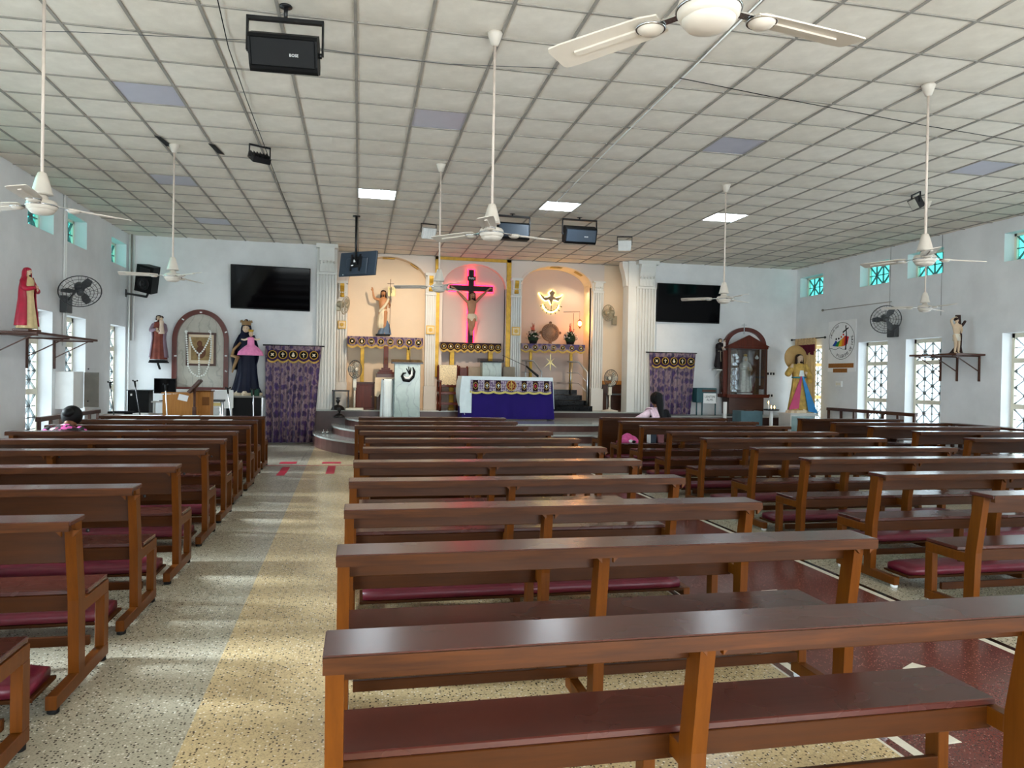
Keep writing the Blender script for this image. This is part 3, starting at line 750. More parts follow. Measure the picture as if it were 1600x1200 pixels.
wall_bench(-4.72, 12.15, 14.75, 'left', 'dark slatted bench along the left wall under the bright windows')
wall_bench(10.95, 12.75, 15.6, 'right', 'dark slatted bench along the right wall under the lattice windows', .97)
# bare desk top at the far right
b = MB(); b.cbox(10.74, 11.0, 9.6, 11.7, .80, .84, W_DARK, .006); r = thing('side_table', (10.5, 10.6, 0), 'long dark narrow table beside the right wall at the picture edge', 'table')
part('table_top', b, r)
for xx in (10.76, 10.93):
    for yy in (9.65, 11.6): b = MB(); b.box(xx, xx+.05, yy, yy+.05, 0, .80, W_DARK); part('leg', b, r)

# ================================================================ ceiling fans
def fan_proto():
    r = thing('ceiling_fan', (0, 0, HC), 'x', 'ceiling fan', 'white ceiling fans on long rods')
    HZ = -(HC-2.75)
    b = MB(); b.lathe([(.01, -.11), (.03, -.105), (.062, -.02), (.066, 0)], FANW, n=18); part('ceiling_canopy', b, r, local=True)
    b = MB(); b.tube([(0, 0, -.1), (0, 0, HZ+.2)], .012, mat('pale_pink_rod', (206, 190, 178), .4), 8); part('down_rod', b, r, local=True)
    b = MB(); b.lathe([(.016, HZ+.27), (.03, HZ+.265), (.045, HZ+.22), (.07, HZ+.12), (.075, HZ+.105), (.01, HZ+.105)], FANW, n=18); part('lower_cowl', b, r, local=True)
    b = MB(); b.lathe([(.03, HZ+.10), (.042, HZ+.085), (.042, HZ+.068), (.088, HZ+.058), (.10, HZ+.045), (.105, HZ+.02), (.10, HZ+.0), (.09, HZ-.014), (.01, HZ-.016)], FANW, n=28); m_ = part('motor_housing', b, r, local=True)
    b = MB(); b.lathe([(.088, HZ-.012), (.087, HZ-.020), (.072, HZ-.036), (.042, HZ-.046), (.004, HZ-.049)], FANW, n=28); part('motor_cap', b, m_, local=True)
    b = MB(); b.ring((0, 0, HZ+.02), .104, .006, CHROME, 28, 6, 'z')
    part('housing_rim', b, m_, local=True)
    for k in range(3):
        M = Matrix.Rotation(k*2*PI/3, 4, 'Z'); b = MB(); b.M = M
        pitch = math.radians(11)
        def P(x, y, z): return (x, y*math.cos(pitch), HZ+.03+y*math.sin(pitch)+z-.015*(x-.1))
        w0 = [(.17, .046), (.23, .060), (.42, .065), (.56, .068), (.612, .064), (.622, .05)]
        up, dn = [], []
        for xx, hw in w0:
            up.append((xx, hw)); dn.append((xx, -hw))
        o = up+dn[::-1]; n = len(o)
        vs = [P(x, y, -.003 if abs(y) > .04 else 0) for x, y in o]+[P(x, y, .003) for x, y in o]
        b.add(vs, [tuple(range(n)), tuple(range(2*n-1, n-1, -1))]+[(i, i+n, (i+1) % n+n, (i+1) % n) for i in range(n)], FANW)
        b.add([P(x, y, z) for x, y in ((.24, -.012), (.53, -.012), (.53, .012), (.24, .012)) for z in (-.010, -.001)], [(0, 2, 4, 6), (1, 7, 5, 3), (0, 1, 3, 2), (2, 3, 5, 4), (4, 5, 7, 6), (6, 7, 1, 0)], FANW)
        bl = part('blade', b, r, local=True)
        b = MB(); b.M = M; b.bar((.09, 0, HZ+.03), (.25, 0, HZ+.026), .035, .006, CHROME); part('blade_bracket', b, bl, local=True)
        b = MB(); b.M = M; b.lathe([(.006, -.022), (.03, -.02), (.045, -.008), (.048, .002), (.048, .006)], FANW, (.215, 0, HZ+.022), 20); part('blade_medallion', b, bl, local=True)
        b = MB(); b.M = M; b.ring((.215, 0, HZ+.020), .049, .0045, CHROME, 24, 6, 'z'); part('medallion_ring', b, bl, local=True)
    return r
fan = fan_proto()
FANS = [(1.11, 2.25, 9, 'large white ceiling fan close overhead at the top right'), (-2.35, 6.1, 37, 'white ceiling fan at the left picture edge on a long pinkish rod'),
        (1.08, 6.15, 15, 'white ceiling fan in the middle, before the two hanging speakers'), (1.05, 10.1, 45, 'white ceiling fan hanging before the crucifix niche'),
        (-2.38, 10.14, 70, 'white ceiling fan hanging beside the left television'), (5.38, 6.19, 355, 'white ceiling fan at the upper right before the high windows'),
        (5.29, 10.05, 30, 'white ceiling fan hanging before the right television'), (8.8, 10.1, 28, 'small far white ceiling fan above the right wall fan and statue shelf')]
for i, (x, y, a, lb) in enumerate(FANS):
    o = fan if i == 0 else copy_tree(fan)
    o.location = (x, y, HC); o.rotation_euler[2] = math.radians(a); o['label'] = lb

# ================================================================ things hung from the ceiling
def hung_speaker(x, y, w_, h_, tilt, drop, label, face_m, group='hanging black loudspeakers', yaw=0, logo=True):
    r = thing('hanging_speaker', (x, y, HC), label, 'loudspeaker', group, rz=yaw)
    b = MB(); b.tube([(0, 0, 0), (0, 0, -drop)], .016, BLACKM, 8); b.lathe([(.05, -.012), (.05, 0)], BLACKM, n=12); part('mount_pole', b, r, local=True)
    b = MB(); hw = w_/2+.03
    b.box(-hw, hw, -.02, .02, -drop-.03, -drop, BLACKM)
    for s in (-1, 1): b.box(s*hw-.008, s*hw+.008, -.02, .02, -drop-.13-h_*.5, -drop, BLACKM)
    part('yoke_bracket', b, r, local=True)
    zc = -drop-.13-h_/2; R = Matrix.Translation((0, 0, zc)) @ Matrix.Rotation(tilt, 4, 'X')
    b = MB(); b.M = R; d = h_*.85
    pr = [(-d*.45, -h_*.42), (-d*.5, -h_*.3), (-d*.5, h_*.36), (-d*.42, h_*.46), (d*.3, h_*.5), (d*.45, h_*.3), (d*.45, -h_*.3), (d*.3, -h_*.5), (-d*.35, -h_*.5)]
    b.prism(pr, -w_/2, w_/2, BLACK, 'yz'); cb = part('cabinet', b, r, local=True)
    b = MB(); b.M = R; b.cbox(-w_*.47, w_*.47, -d*.53, -d*.49, -h_*.34, h_*.38, face_m, .008); part('front_grille', b, cb, local=True)
    if logo:
        b = MB(); b.M = R; b.box(w_*.10, w_*.22, -d*.54, -d*.53, -h_*.06, -h_*.0, BLACKM); lg = part('badge', b, cb, local=True)
        M = R @ frame_M((w_*.16, -d*.541, -h_*.03), (1, 0, 0), (0, 0, 1)); text('badge_text', 'BOSE', .03, M, WHITE, cb)
    b = MB(); b.M = R
    for s in (-1, 1): b.lathe([(.022, -.012), (.022, .012)], BLACKM, (s*(w_/2+.012), 0, 0), 10, axis='x')
    part('yoke_knob', b, r, local=True)
    return r
hung_speaker(-.62, 6.1, .52, .29, .42, .10, 'large black loudspeaker hanging near the top left of the ceiling', BLACK, yaw=-.05)
hung_speaker(2.62, 12.8, .58, .30, .0, .04, 'black loudspeaker hanging behind the middle fan, left of a pair', GREYB, yaw=.05, logo=False)
hung_speaker(3.85, 12.75, .58, .30, .35, .04, 'dark blue loudspeaker hanging right of the middle fan', GREYB, yaw=0)
def flood(x, y, sz, label, m, yaw, tilt, front=True, group=None, body=None):
    r = thing('flood_lamp', (x, y, HC), label, 'floodlight', group, rz=yaw)
    b = MB(); b.box(-sz*.5, sz*.5, -.012, .012, -.02, 0, BLACKM)
    for s in (-1, 1): b.bar((s*sz*.5, 0, 0), (s*sz*.5, .0, -sz*.6), .012, .02, BLACKM)
    part('bracket', b, r, local=True)
    R = Matrix.Translation((0, 0, -sz*.6)) @ Matrix.Rotation(tilt, 4, 'X'); b = MB(); b.M = R
    b.prism([(-sz*.42, -sz*.34), (sz*.42, -sz*.34), (sz*.46, sz*.34), (-sz*.46, sz*.34)], -.035, .035, m, 'xz')
    for k in range(6): b.box(-sz*.4+k*sz*.15, -sz*.385+k*sz*.15, -.06, -.034, -sz*.3, sz*.3, m)
    h = part('lamp_housing', b, r, local=True)
    b = MB(); b.M = R; b.box(-sz*.38, sz*.38, .034, .038, -sz*.28, sz*.28, mat('lamp_glass', (200, 200, 190), .1)); part('lamp_lens', b, h, local=True)
    return r
flood(-1.3, 9.9, .27, 'small black floodlight hanging left of centre under the ceiling', BLACKM, .5, -1.0)
flood(1.25, 14.1, .30, 'white floodlight hanging above the risen figure niche', WHITE, .2, .5)
flood(5.25, 14.2, .30, 'white floodlight hanging right of the dark blue loudspeaker', WHITE, -.3, .5)
r = flood(8.25, 9.7, .27, 'black floodlight edge on under the right side ceiling', BLACKM, 1.3, -.5)
# monitor hung from a pole
pm = at(556, 405, Y=13.8)
r = thing('hanging_monitor', (pm.x, 13.8, HC), 'dark flat monitor seen from behind, hung on a black ceiling pole', 'monitor', rz=0)
b = MB(); b.tube([(0, 0, 0), (0, 0, -.82)], .022, BLACKM, 8); b.lathe([(.07, -.015), (.07, 0)], BLACKM, n=12); part('mount_pole', b, r, local=True)
M = Matrix.Translation((0.03, .09, -.86)) @ Matrix.Rotation(math.radians(-38), 4, 'Z') @ Matrix.Rotation(math.radians(-8), 4, 'X') @ Matrix.Rotation(math.radians(0), 4, 'Y')
b = MB(); b.M = M; b.cbox(-.42, .42, .0, .035, -.23, .23, GREYB, .01); b.cbox(-.24, .24, -.03, .0, -.21, .1, GREYB, .01); sh = part('back_shell', b, r, local=True)
b = MB(); b.M = M; b.box(-.415, .415, .035, .04, -.225, .225, SCREEN); part('screen', b, sh, local=True)
b = MB(); b.M = M; b.box(-.12, .12, -.05, -.03, -.08, .12, BLACKM); b.box(-.11, -.08, -.07, -.05, -.16, .16, BLACKM); b.box(.08, .11, -.07, -.05, -.16, .16, BLACKM); b.box(-.06, .06, -.09, -.05, -.03, .05, BLACKM)
part('mount_bracket', b, r, local=True)
for q in (-.31, -.22, .2): b = MB(); b.M = M; b.lathe([(.008, -.004), (.008, 0)], WHITE, (q, -.002, -.2), 8, axis='y'); part('screw', b, r, local=True)
b = MB(); b.M = M; b.box(-.02, .02, -.095, -.09, .0, .05, WHITE); b.box(-.07, -.02, -.095, -.09, -.07, -.05, WHITE); part('sticker', b, r, local=True, label='small white stickers')
# wires strung under the ceiling
def wire(name, pts, rad, m, label):
    b = MB(); b.tube([Vector(p) for p in pts], rad, m, 5); tag(part(name, b), label, 'wire', 'thin wires strung under the ceiling')
def W(pix, z=HC-.02): return [at(x, y, Z=z) for x, y in pix]
wire('ceiling_wire', W([(340, 0), (357, 75), (385, 155), (412, 225), (440, 300), (470, 372)], HC-.03), .005, BLACK, 'thin dark wire running along the left ceiling past the floodlight')
wire('ceiling_wire', W([(0, 48), (120, 50), (262, 57), (420, 64), (560, 85), (700, 100), (870, 107)], HC-.03), .003, GREYF, 'thin grey wire crossing the near left ceiling')
wire('ceiling_wire', W([(1062, 122), (1200, 150), (1350, 178), (1450, 197), (1600, 222)], HC-.03), .004, BLACK, 'thin dark wire crossing the right ceiling')
wire('cable_duct', W([(1190, 0), (1060, 128), (960, 225), (900, 285), (850, 335)], HC-.006), .007, WHITE, 'white cable duct running along the ceiling to the hanging speakers')
# ================================================================ figure helpers (unit height, facing -y)
def robe(b, prof, m, nf=9, amp=.06, n=48, ph=0.0, ztop=.8, cap=True, twist=0.0):
    rings = []
    for z, rx, ry, cx, cy in prof:
        k = max(0, min(1, (ztop-z)/ztop)); R = []
        for i in range(n):
            a = 2*PI*i/n; q = 1+amp*k*(math.sin(nf*a+ph+twist*z)+.5*math.sin((nf*2-3)*a+1.3+ph))
            R.append(Vector((cx+rx*q*math.cos(a), cy+ry*q*math.sin(a), z)))
        rings.append(R)
    b.loft(rings, m, True, cap)
def subdiv_prof(p, k=4):
    o = []
    for i in range(len(p)-1):
        for j in range(k):
            t_ = j/k; t_ = t_*t_*(3-2*t_); o.append(tuple(a+(c-a)*t_ for a, c in zip(p[i], p[i+1])))
    return o+[p[-1]]
def limb(b, pts, rs, m, n=10):   # smooth tapered limb through the joints
    P = [Vector(p) for p in pts]; O, Rr_ = [], []
    for i in range(len(P)-1):
        for j in range(5):
            t_ = j/5
            p0, p1, p2, p3 = P[max(i-1, 0)], P[i], P[i+1], P[min(i+2, len(P)-1)]
            q = .5*((2*p1)+(p2-p0)*t_+(2*p0-5*p1+4*p2-p3)*t_*t_+(3*p1-p0-3*p2+p3)*t_**3)
            O.append(q); Rr_.append(rs[i]+(rs[i+1]-rs[i])*t_)
    O.append(P[-1]); Rr_.append(rs[-1]); b.tube(O, Rr_, m, n); b.ball(P[0], rs[0], m, n=n, rows=6); b.ball(P[-1], rs[-1], m, n=n, rows=6)
def hand(b, w_, d, nrm, s, m, curl=.35):   # palm, four unequal bent fingers and a thumb; s = hand length
    w_, d, nrm = Vector(w_), Vector(d).normalized(), Vector(nrm).normalized(); sd = d.cross(nrm).normalized(); nrm = sd.cross(d)
    rings = []
    for t_, hw, ht in ((0, .16, .11), (.15, .2, .12), (.38, .24, .11), (.52, .22, .08)):
        rings.append([w_+d*(t_*s)+sd*(hw*s*math.cos(a))+nrm*(ht*s*math.sin(a)) for a in [2*PI*k/10 for k in range(10)]])
    b.loft(rings, m)
    for k, (off, ln) in enumerate(((-.165, .40), (-.055, .46), (.055, .43), (.16, .34))):
        p = w_+d*(.48*s)+sd*(off*s); q = [p]; dd = d.copy()
        for sg in range(3):
            dd = (dd+nrm*(curl*(sg+.4)*.8)).normalized(); q.append(q[-1]+dd*(ln*s/3))
        b.tube(q, [.055*s, .05*s, .045*s, .034*s], m, 6)
    p = w_+d*(.14*s)-sd*(.18*s); b.tube([p, p+(d*.13-sd*.12)*s, p+(d*.28-sd*.16+nrm*.06)*s, p+(d*.38-sd*.13+nrm*.12)*s], [.065*s, .06*s, .05*s, .038*s], m, 6)
def head(b, c, r, m, yaw=0.0):
    """head centre c, half height r; face towards -y; returns local matrix"""
    H = b.M.copy(); b.M = H @ Matrix.Translation(c) @ Matrix.Rotation(yaw, 4, 'Z')
    prof = [(.12, -1.0), (.42, -.93), (.60, -.72), (.70, -.42), (.78, -.05), (.80, .28), (.74, .62), (.52, .88), (.2, .99), (.02, 1.0)]
    b.lathe([(a*r, z*r) for a, z in prof], m, (0, 0, 0), 18, .98, 1.12)
    b.prism([(-.14*r, -.2*r), (.14*r, -.2*r), (.06*r, .16*r), (-.06*r, .16*r)], -1.05*r, -.7*r, m, 'xz')
    for s in (-1, 1): b.ball((s*.78*r, .05*r, -.02*r), .17*r, m, .4, .7, 1.2, 8, 5)
    L = b.M.copy(); b.M = H; return L
def face(r_, L, rad, prt, brow=HAIRB):
    b = MB(); b.M = L
    for s in (-1, 1):
        b.ball((s*.28*rad, -.80*rad, .10*rad), .085*rad, WHITE, 1.5, .8, .8, 8, 5); b.ball((s*.28*rad, -.86*rad, .10*rad), .05*rad, EYE_M, 1, .8, 1, 8, 5)
        b.bar((s*.14*rad, -.86*rad, .26*rad), (s*.44*rad, -.80*rad, .25*rad), .05*rad, .05*rad, brow)
    part('eyes', b, prt)
    b = MB(); b.M = L; b.ball((0, -.78*rad, -.46*rad), .16*rad, LIP, 1.2, .7, .4, 10, 5); part('mouth', b, prt)
def place(x, y, z, h, yaw=0.0):
    return Matrix.Translation((x, y, z)) @ Matrix.Rotation(yaw, 4, 'Z') @ Matrix.Scale(h, 4)
ROBE_P = subdiv_prof([(0.02, .17, .13, 0, 0), (.18, .15, .115, 0, 0), (.38, .125, .095, 0, 0), (.55, .105, .08, 0, 0), (.68, .115, .082, 0, 0), (.78, .125, .075, 0, 0), (.825, .10, .06, 0, 0), (.85, .045, .04, 0, 0), (.875, .03, .03, 0, -.005)])
def long_hair(b, c, r, m, down=1.5, yaw=0):
    H = b.M.copy(); b.M = H @ Matrix.Translation(c) @ Matrix.Rotation(yaw, 4, 'Z')
    rings = []
    for k in range(13):
        z = 1.12-k*(1.12+down)/12; w_ = .55+.42*math.sin(min(1, k/4)*PI/2)+(.1*(k-4)/8 if k > 4 else 0)
        if k == 0: w_ = .25
        R = []
        for i in range(20):
            a = PI*(-.12)+PI*1.24*i/19
            R.append(Vector((w_*r*math.cos(a)*1.0, w_*r*math.sin(a)*1.15+.02*r, z*r)))
        for i in range(19, -1, -1):
            a = PI*(-.12)+PI*1.24*i/19; q = w_*.72
            R.append(Vector((q*r*math.cos(a), q*r*math.sin(a)*1.15+.05*r, z*r)))
        rings.append(R)
    b.loft(rings, m)
    b.ball((0, .08*r, .55*r), .84*r, m, 1, 1.05, .72, 14, 8)
    b.M = H
def hood(b, c, r, m, down=1.4, wide=1.25):
    long_hair(b, c, r*wide, m, down)
def beard(b, L, r, m):
    H = b.M.copy(); b.M = L; b.ball((0, -.62*r, -.86*r), .30*r, m, 1.15, .8, 1.0, 12, 7); b.bar((-.2*r, -.85*r, -.3*r), (.2*r, -.85*r, -.3*r), .08*r, .07*r, m); b.M = H

# ---- risen figure in the left niche
s0 = at(598, 525, Y=17.85); s1 = at(600, 452, Y=17.85); H_ = (s1.z-s0.z)/1.0
ZS = s0.z
r = thing('risen_figure_statue', (s0.x, 17.78, ZS), 'painted statue of a risen man with raised arm and white flag, above a purple valance', 'statue')
M = place(s0.x, 17.78, ZS, H_)
b = MB(); b.M = M; b.cbox(-.15, .15, -.1, .1, 0, .035, BLACK, .005); part('plinth', b, r)
b = MB(); b.M = M; robe(b, subdiv_prof([(.03, .14, .09, .03, .01), (.12, .12, .085, .04, .01), (.25, .08, .07, .05, .01), (.34, .03, .03, .06, .01)]), mat('blue_grey_cloud_paint', (98, 118, 140), .5), 7, .1); part('cloud_base', b, r)
b = MB(); b.M = M
SKIN_R = mat('warm_body_paint', (184, 128, 84), .45, 0, .1); limb(b, [(-.045, 0, .50), (-.05, -.01, .28), (-.045, .01, .06)], [.055, .036, .022], SKIN_R); limb(b, [(.04, -.02, .50), (.035, -.05, .28), (.03, -.03, .06)], [.055, .036, .022], SKIN_R)
robe(b, subdiv_prof([(.47, .078, .058, 0, 0), (.55, .072, .052, 0, 0), (.64, .088, .06, 0, 0), (.72, .10, .062, 0, 0), (.785, .095, .05, 0, 0), (.82, .04, .035, 0, 0), (.86, .03, .03, 0, 0)]), SKIN_R, 5, .02)
limb(b, [(-.095, 0, .77), (-.19, -.03, .80), (-.225, -.05, .93)], [.034, .027, .018], SKIN_R); limb(b, [(.095, 0, .77), (.135, -.03, .66), (.12, -.1, .60)], [.034, .027, .018], SKIN_R)
hand(b, (-.225, -.05, .94), (-.2, 0, 1), (0, -1, 0), .10, SKIN_R, .15); hand(b, (.125, -.105, .595), (0, -1, .2), (-1, 0, 0), .09, SKIN_R, .7)
for x_, y_ in ((-.045, .01), (.03, -.03)): b.ball((x_, y_-.03, .05), .02, SKIN_R, 1, 2, .8)
L_ = head(b, (0, 0, .90), .062, SKIN_R)
body = part('body', b, r, smooth_fuse=.006*H_)
face(r, L_, .062, body)
b = MB(); b.M = M; long_hair(b, (0, 0, .905), .064, HAIRB, 1.5); beard(b, (Matrix.Identity(4) @ L_), .062, HAIRB); part('hair', b, body)
b = MB(); b.M = M; robe(b, subdiv_prof([(.16, .075, .07, -.03, 0), (.25, .105, .085, -.02, 0), (.38, .10, .08, -.01, 0), (.50, .088, .068, 0, 0), (.56, .084, .062, 0, 0)]), mat('cream_robe_paint', (222, 208, 178), .6), 8, .10, twist=5)
limb(b, [(-.075, -.04, .52), (0, -.085, .60), (.07, -.06, .70), (.105, .0, .79), (.06, .06, .70)], [.03, .03, .028, .026, .03], MATS['cream_robe_paint']); part('draped_cloth', b, r)
b = MB(); b.M = M; b.tube([(.135, -.115, .06), (.145, -.115, 1.2)], .006, W_DARK, 6); b.bar((.075, -.115, 1.1), (.215, -.115, 1.1), .01, .012, W_DARK); fl = part('flag_staff', b, r)
b = MB(); b.M = M; b.grid(lambda u, v: (.09+.16*u, -.11+.012*math.sin(u*9), .84+.2*v), 12, 4, mat('flag_cream', (226, 214, 160), .7), .004); part('flag', b, fl)
b = MB(); b.M = M; b.box(.115, .205, -.135, -.125, .985, .995, W_DARK); b.box(.155, .165, -.135, -.125, .90, 1.03, W_DARK); part('flag_cross', b, fl)

# ---- crucifix with red light
c0 = at(738, 535, Y=17.85); c1 = at(737, 421, Y=17.85); ca = at(703, 450, Y=17.85); cbp = at(771, 450, Y=17.85)
cx, zc0, zc1 = c1.x+.0, c0.z, c1.z; zb_ = at(737, 450, Y=17.85).z; YC = 17.92; hwc = (cbp.x-ca.x)/2; cx = (ca.x+cbp.x)/2
r = thing('crucifix', (cx, YC, zc0), 'large wooden crucifix edged in glowing red light in the centre niche', 'crucifix')
b = MB(); b.cbox(cx-.062, cx+.062, YC, YC+.06, zc0, zc1, XWOOD, .006); part('upright_beam', b, r)
b = MB(); b.cbox(cx-hwc, cx+hwc, YC+.002, YC+.062, zb_-.062, zb_+.062, XWOOD, .006); part('cross_beam', b, r)
RED = emit('red_led', (255, 22, 62), 6.0)
b = MB(); e = .085; out = [(-.062, zc0), (-.062, zb_-.062), (-hwc, zb_-.062), (-hwc, zb_+.062), (-.062, zb_+.062), (-.062, zc1), (.062, zc1), (.062, zb_+.062), (hwc, zb_+.062), (hwc, zb_-.062), (.062, zb_-.062), (.062, zc0)]
e = .022
sg = lambda q: -1 if q < 0 else 1
OU = [(x+sg(x)*e, z+(e if (i in (3, 4, 5, 6, 7, 8)) else -e if i in (1, 2, 9, 10) else 0)) for i, (x, z) in enumerate(out)]
b.tube([(cx+x, YC+.062, z) for x, z in OU], .011, RED, 6); part('red_light_strip', b, r)
b = MB(); b.box(cx-.10, cx+.10, YC-.02, YC, zc1-.27, zc1-.16, BLACK); pl = part('title_plate', b, r)
text('title_letters', 'INRI', .075, frame_M((cx, YC-.022, zc1-.215), (1, 0, 0), (0, 0, 1)), WHITE, pl, .002)
b = MB(); hh = at(738, 462, Y=17.8).z; zf = at(738, 521, Y=17.8).z; Hc = hh-zf
zz = lambda q: zf+Hc*q
limb(b, [(cx-.05, YC-.07, zz(.46)), (cx-.045, YC-.14, zz(.24)), (cx-.012, YC-.07, zz(.02))], [.062, .045, .028], SKIN_C); limb(b, [(cx+.05, YC-.07, zz(.46)), (cx+.045, YC-.15, zz(.25)), (cx+.015, YC-.09, zz(.03))], [.062, .045, .028], SKIN_C)
RB = [(zz(.44), .095, .065, cx, YC-.08), (zz(.54), .08, .055, cx, YC-.08), (zz(.66), .105, .065, cx, YC-.08), (zz(.78), .12, .065, cx, YC-.08), (zz(.85), .11, .05, cx, YC-.08), (zz(.88), .05, .04, cx, YC-.08), (zz(.93), .035, .035, cx, YC-.09)]
robe(b, subdiv_prof(RB), SKIN_C, 5, 0.0, ztop=1)
for s, hx in ((-1, ca.x+.10), (1, cbp.x-.10)):
    limb(b, [(cx+s*.11, YC-.07, zz(.85)), (cx+(hx-cx)*.55, YC-.05, zz(1.0)), (hx, YC-.02, zb_+.0)], [.04, .033, .02], SKIN_C); hand(b, (hx, YC-.02, zb_), (s, 0, .35), (0, -1, 0), .10, SKIN_C, .4)
for s in (-1, 1): b.ball((cx+s*.02, YC-.11, zz(.0)), .03, SKIN_C, .8, 1, 2)
L_ = head(b, (cx+.01, YC-.12, zz(.99)), .082, SKIN_C); body = part('corpus', b, r, smooth_fuse=.011)
face(r, L_, .082, body)
b = MB(); long_hair(b, (cx+.01, YC-.11, zz(1.0)), .085, HAIRB, 1.4); beard(b, L_, .08, HAIRB); part('hair', b, body)
b = MB(); robe(b, subdiv_prof([(zz(.32), .10, .075, cx, YC-.09), (zz(.42), .115, .085, cx, YC-.085), (zz(.52), .10, .07, cx, YC-.08)]), mat('loin_cloth_paint', (190, 178, 160), .6), 8, .06, ztop=6); b.tube([(cx+.1, YC-.1, zz(.5)), (cx+.13, YC-.09, zz(.42)), (cx+.12, YC-.09, zz(.32))], [.02, .03, .015], MATS['loin_cloth_paint']); part('loin_cloth', b, body)

# ---- altar shelves with valances
def valance(b, x0, x1, Y, z0, z1, scal, m, y_out=.02):
    n = scal*8
    b.grid(lambda u, v: (x0+(x1-x0)*u, Y-y_out*(.6+.4*math.sin(u*scal*2*PI)), z1+(z0-z1)*v+(.05*abs(math.sin(u*scal*PI))*-1*v)), n, 4, m, .006)
def motif(b, x, y, z, r_, k):
    b.lathe([(r_, -.004), (r_, .004)], BLACK, (x, y, z), 18, axis='y'); b.ring((x, y-.004, z), r_, r_*.12, GOLD, 18, 5)
    g = CLOTHC
    if k == 0: b.ball((x, y-.008, z-.15*r_), r_*.4, g, 1, .3, 1); b.ball((x, y-.008, z+.4*r_), r_*.22, g, 1, .3, 1)
    elif k == 1: b.box(x-r_*.1, x+r_*.1, y-.012, y-.004, z-r_*.6, z+r_*.6, g); b.box(x-r_*.4, x+r_*.4, y-.012, y-.004, z+r_*.05, z+r_*.25, g)
    elif k == 2:
        for q in (-.5, 0, .5): b.box(x+q*r_-.08*r_, x+q*r_+.08*r_, y-.012, y-.004, z-r_*.4, z+r_*.4, g)
        b.box(x-.5*r_, x+.5*r_, y-.012, y-.004, z-.08*r_, z+.08*r_, g)
    else:
        b.prism([(x+r_*.6*math.cos(a)*(1 if q % 2 else .4), z+r_*.6*math.sin(a)*(1 if q % 2 else .4)) for q, a in enumerate([PI*2*i/8 for i in range(8)])], y-.012, y-.004, g)
def niche_shelf(xa, xb, yt, yb_, Yf, depth, label, legs, leg_w, nmot, cloth=BROC, kinds=(3, 0, 2, 1, 2, 0, 3), yv=.0, stand=ZP):
    p0, p1 = at(xa, yt, Y=Yf), at(xb, yt, Y=Yf); z1 = (p0.z+p1.z)/2; z0 = z1-(yb_-yt)*.0157
    r = thing('altar_shelf', ((p0.x+p1.x)/2, Yf, stand), label, 'shelf', 'altar shelves in the three niches')
    b = MB(); b.box(p0.x, p1.x, Yf, Yf+depth, z1-.05, z1, WALL_W); part('shelf_slab', b, r)
    b = MB(); valance(b, p0.x, p1.x, Yf-.01, z0+.04, z1+.004, nmot, cloth); b.box(p0.x, p1.x, Yf-.02, Yf+.1, z1, z1+.006, cloth); v_ = part('valance', b, r, label='purple embroidered valance')
    b = MB(); n = nmot*8
    b.grid(lambda u, v: (p0.x+(p1.x-p0.x)*u, Yf-.03-.012*math.sin(u*nmot*2*PI), z0+.045-.05*abs(math.sin(u*nmot*PI))-.05*v), n, 2, GOLDC, .006); part('gold_fringe', b, v_)
    for k in range(nmot):
        b = MB(); xx = p0.x+(p1.x-p0.x)*(k+.5)/nmot; motif(b, xx, Yf-.045, (z0+z1)/2+.0, (z1-z0)*.30, kinds[k % len(kinds)]); part('embroidered_roundel', b, v_)
    for lx, zb2 in legs:
        q = at(lx, 560, Y=Yf+.1).x; b = MB(); b.cbox(q-leg_w/2, q+leg_w/2, Yf+.06, Yf+.06+leg_w, zb2, z1-.05, GOLD, .008)
        for s in (-.25, 0, .25): b.box(q+s*leg_w-.006, q+s*leg_w+.006, Yf+.05, Yf+.06, zb2+.1, z1-.1, GOLD)
        b.box(q-leg_w*.65, q+leg_w*.65, Yf+.04, Yf+.08+leg_w, zb2, zb2+.05, GOLD); part('gold_column', b, r)
    return z1
z_l = niche_shelf(543, 661, 527, 541, 17.6, .5, 'wide shelf with purple scalloped valance below the risen figure', [(566, 1.02), (638, ZP)], .09, 8)
z_c = niche_shelf(688, 783, 536, 548, 17.65, .3, 'dark shelf with lit medallion band below the crucifix', [(706, ZP), (766, ZP)], .11, 9, cloth=mat('dark_maroon_band', (40, 18, 24), .6, 0, .3, 30), kinds=(1, 0, 3, 1))
z_r = niche_shelf(814, 914, 538, 549, 17.75, .6, 'shelf with purple scalloped valance below the dove', [(829, ZP), (892, ZP+.2)], .07, 7, kinds=(0, 3, 1, 2, 1, 3, 0))
# ---- dove with halo light
dc = at(862, 472, Y=18.4); YD = 18.45
r = thing('dove_emblem', (dc.x, YD, dc.z), 'wooden dove emblem with rays and yellow glowing outline', 'wall emblem')
k_ = 18.9/F_PX
def D(x, y): return (dc.x+(x-862)*k_, dc.z-(y-478)*k_)
dove = [(842, 464), (846, 467), (851, 471), (856, 470), (860, 468), (859, 465), (858, 463), (863, 459), (868, 463), (866, 466), (865, 469), (869, 471), (874, 470), (877, 469), (881, 465), (877, 472), (873, 476), (868, 474), (865, 474), (863, 478), (862, 482), (860, 478), (858, 474), (853, 476), (848, 473)]
b = MB(); b.prism([D(*p) for p in dove], YD-.03, YD, mat('dove_bronze', (120, 104, 92), .5)); part('dove_body', b, r)
b = MB(); b.ring((D(862, 478)[0], YD, D(862, 481)[1]), .17, .008, BLACKM, 32, 5, a0=PI*1.02, a1=PI*1.98)
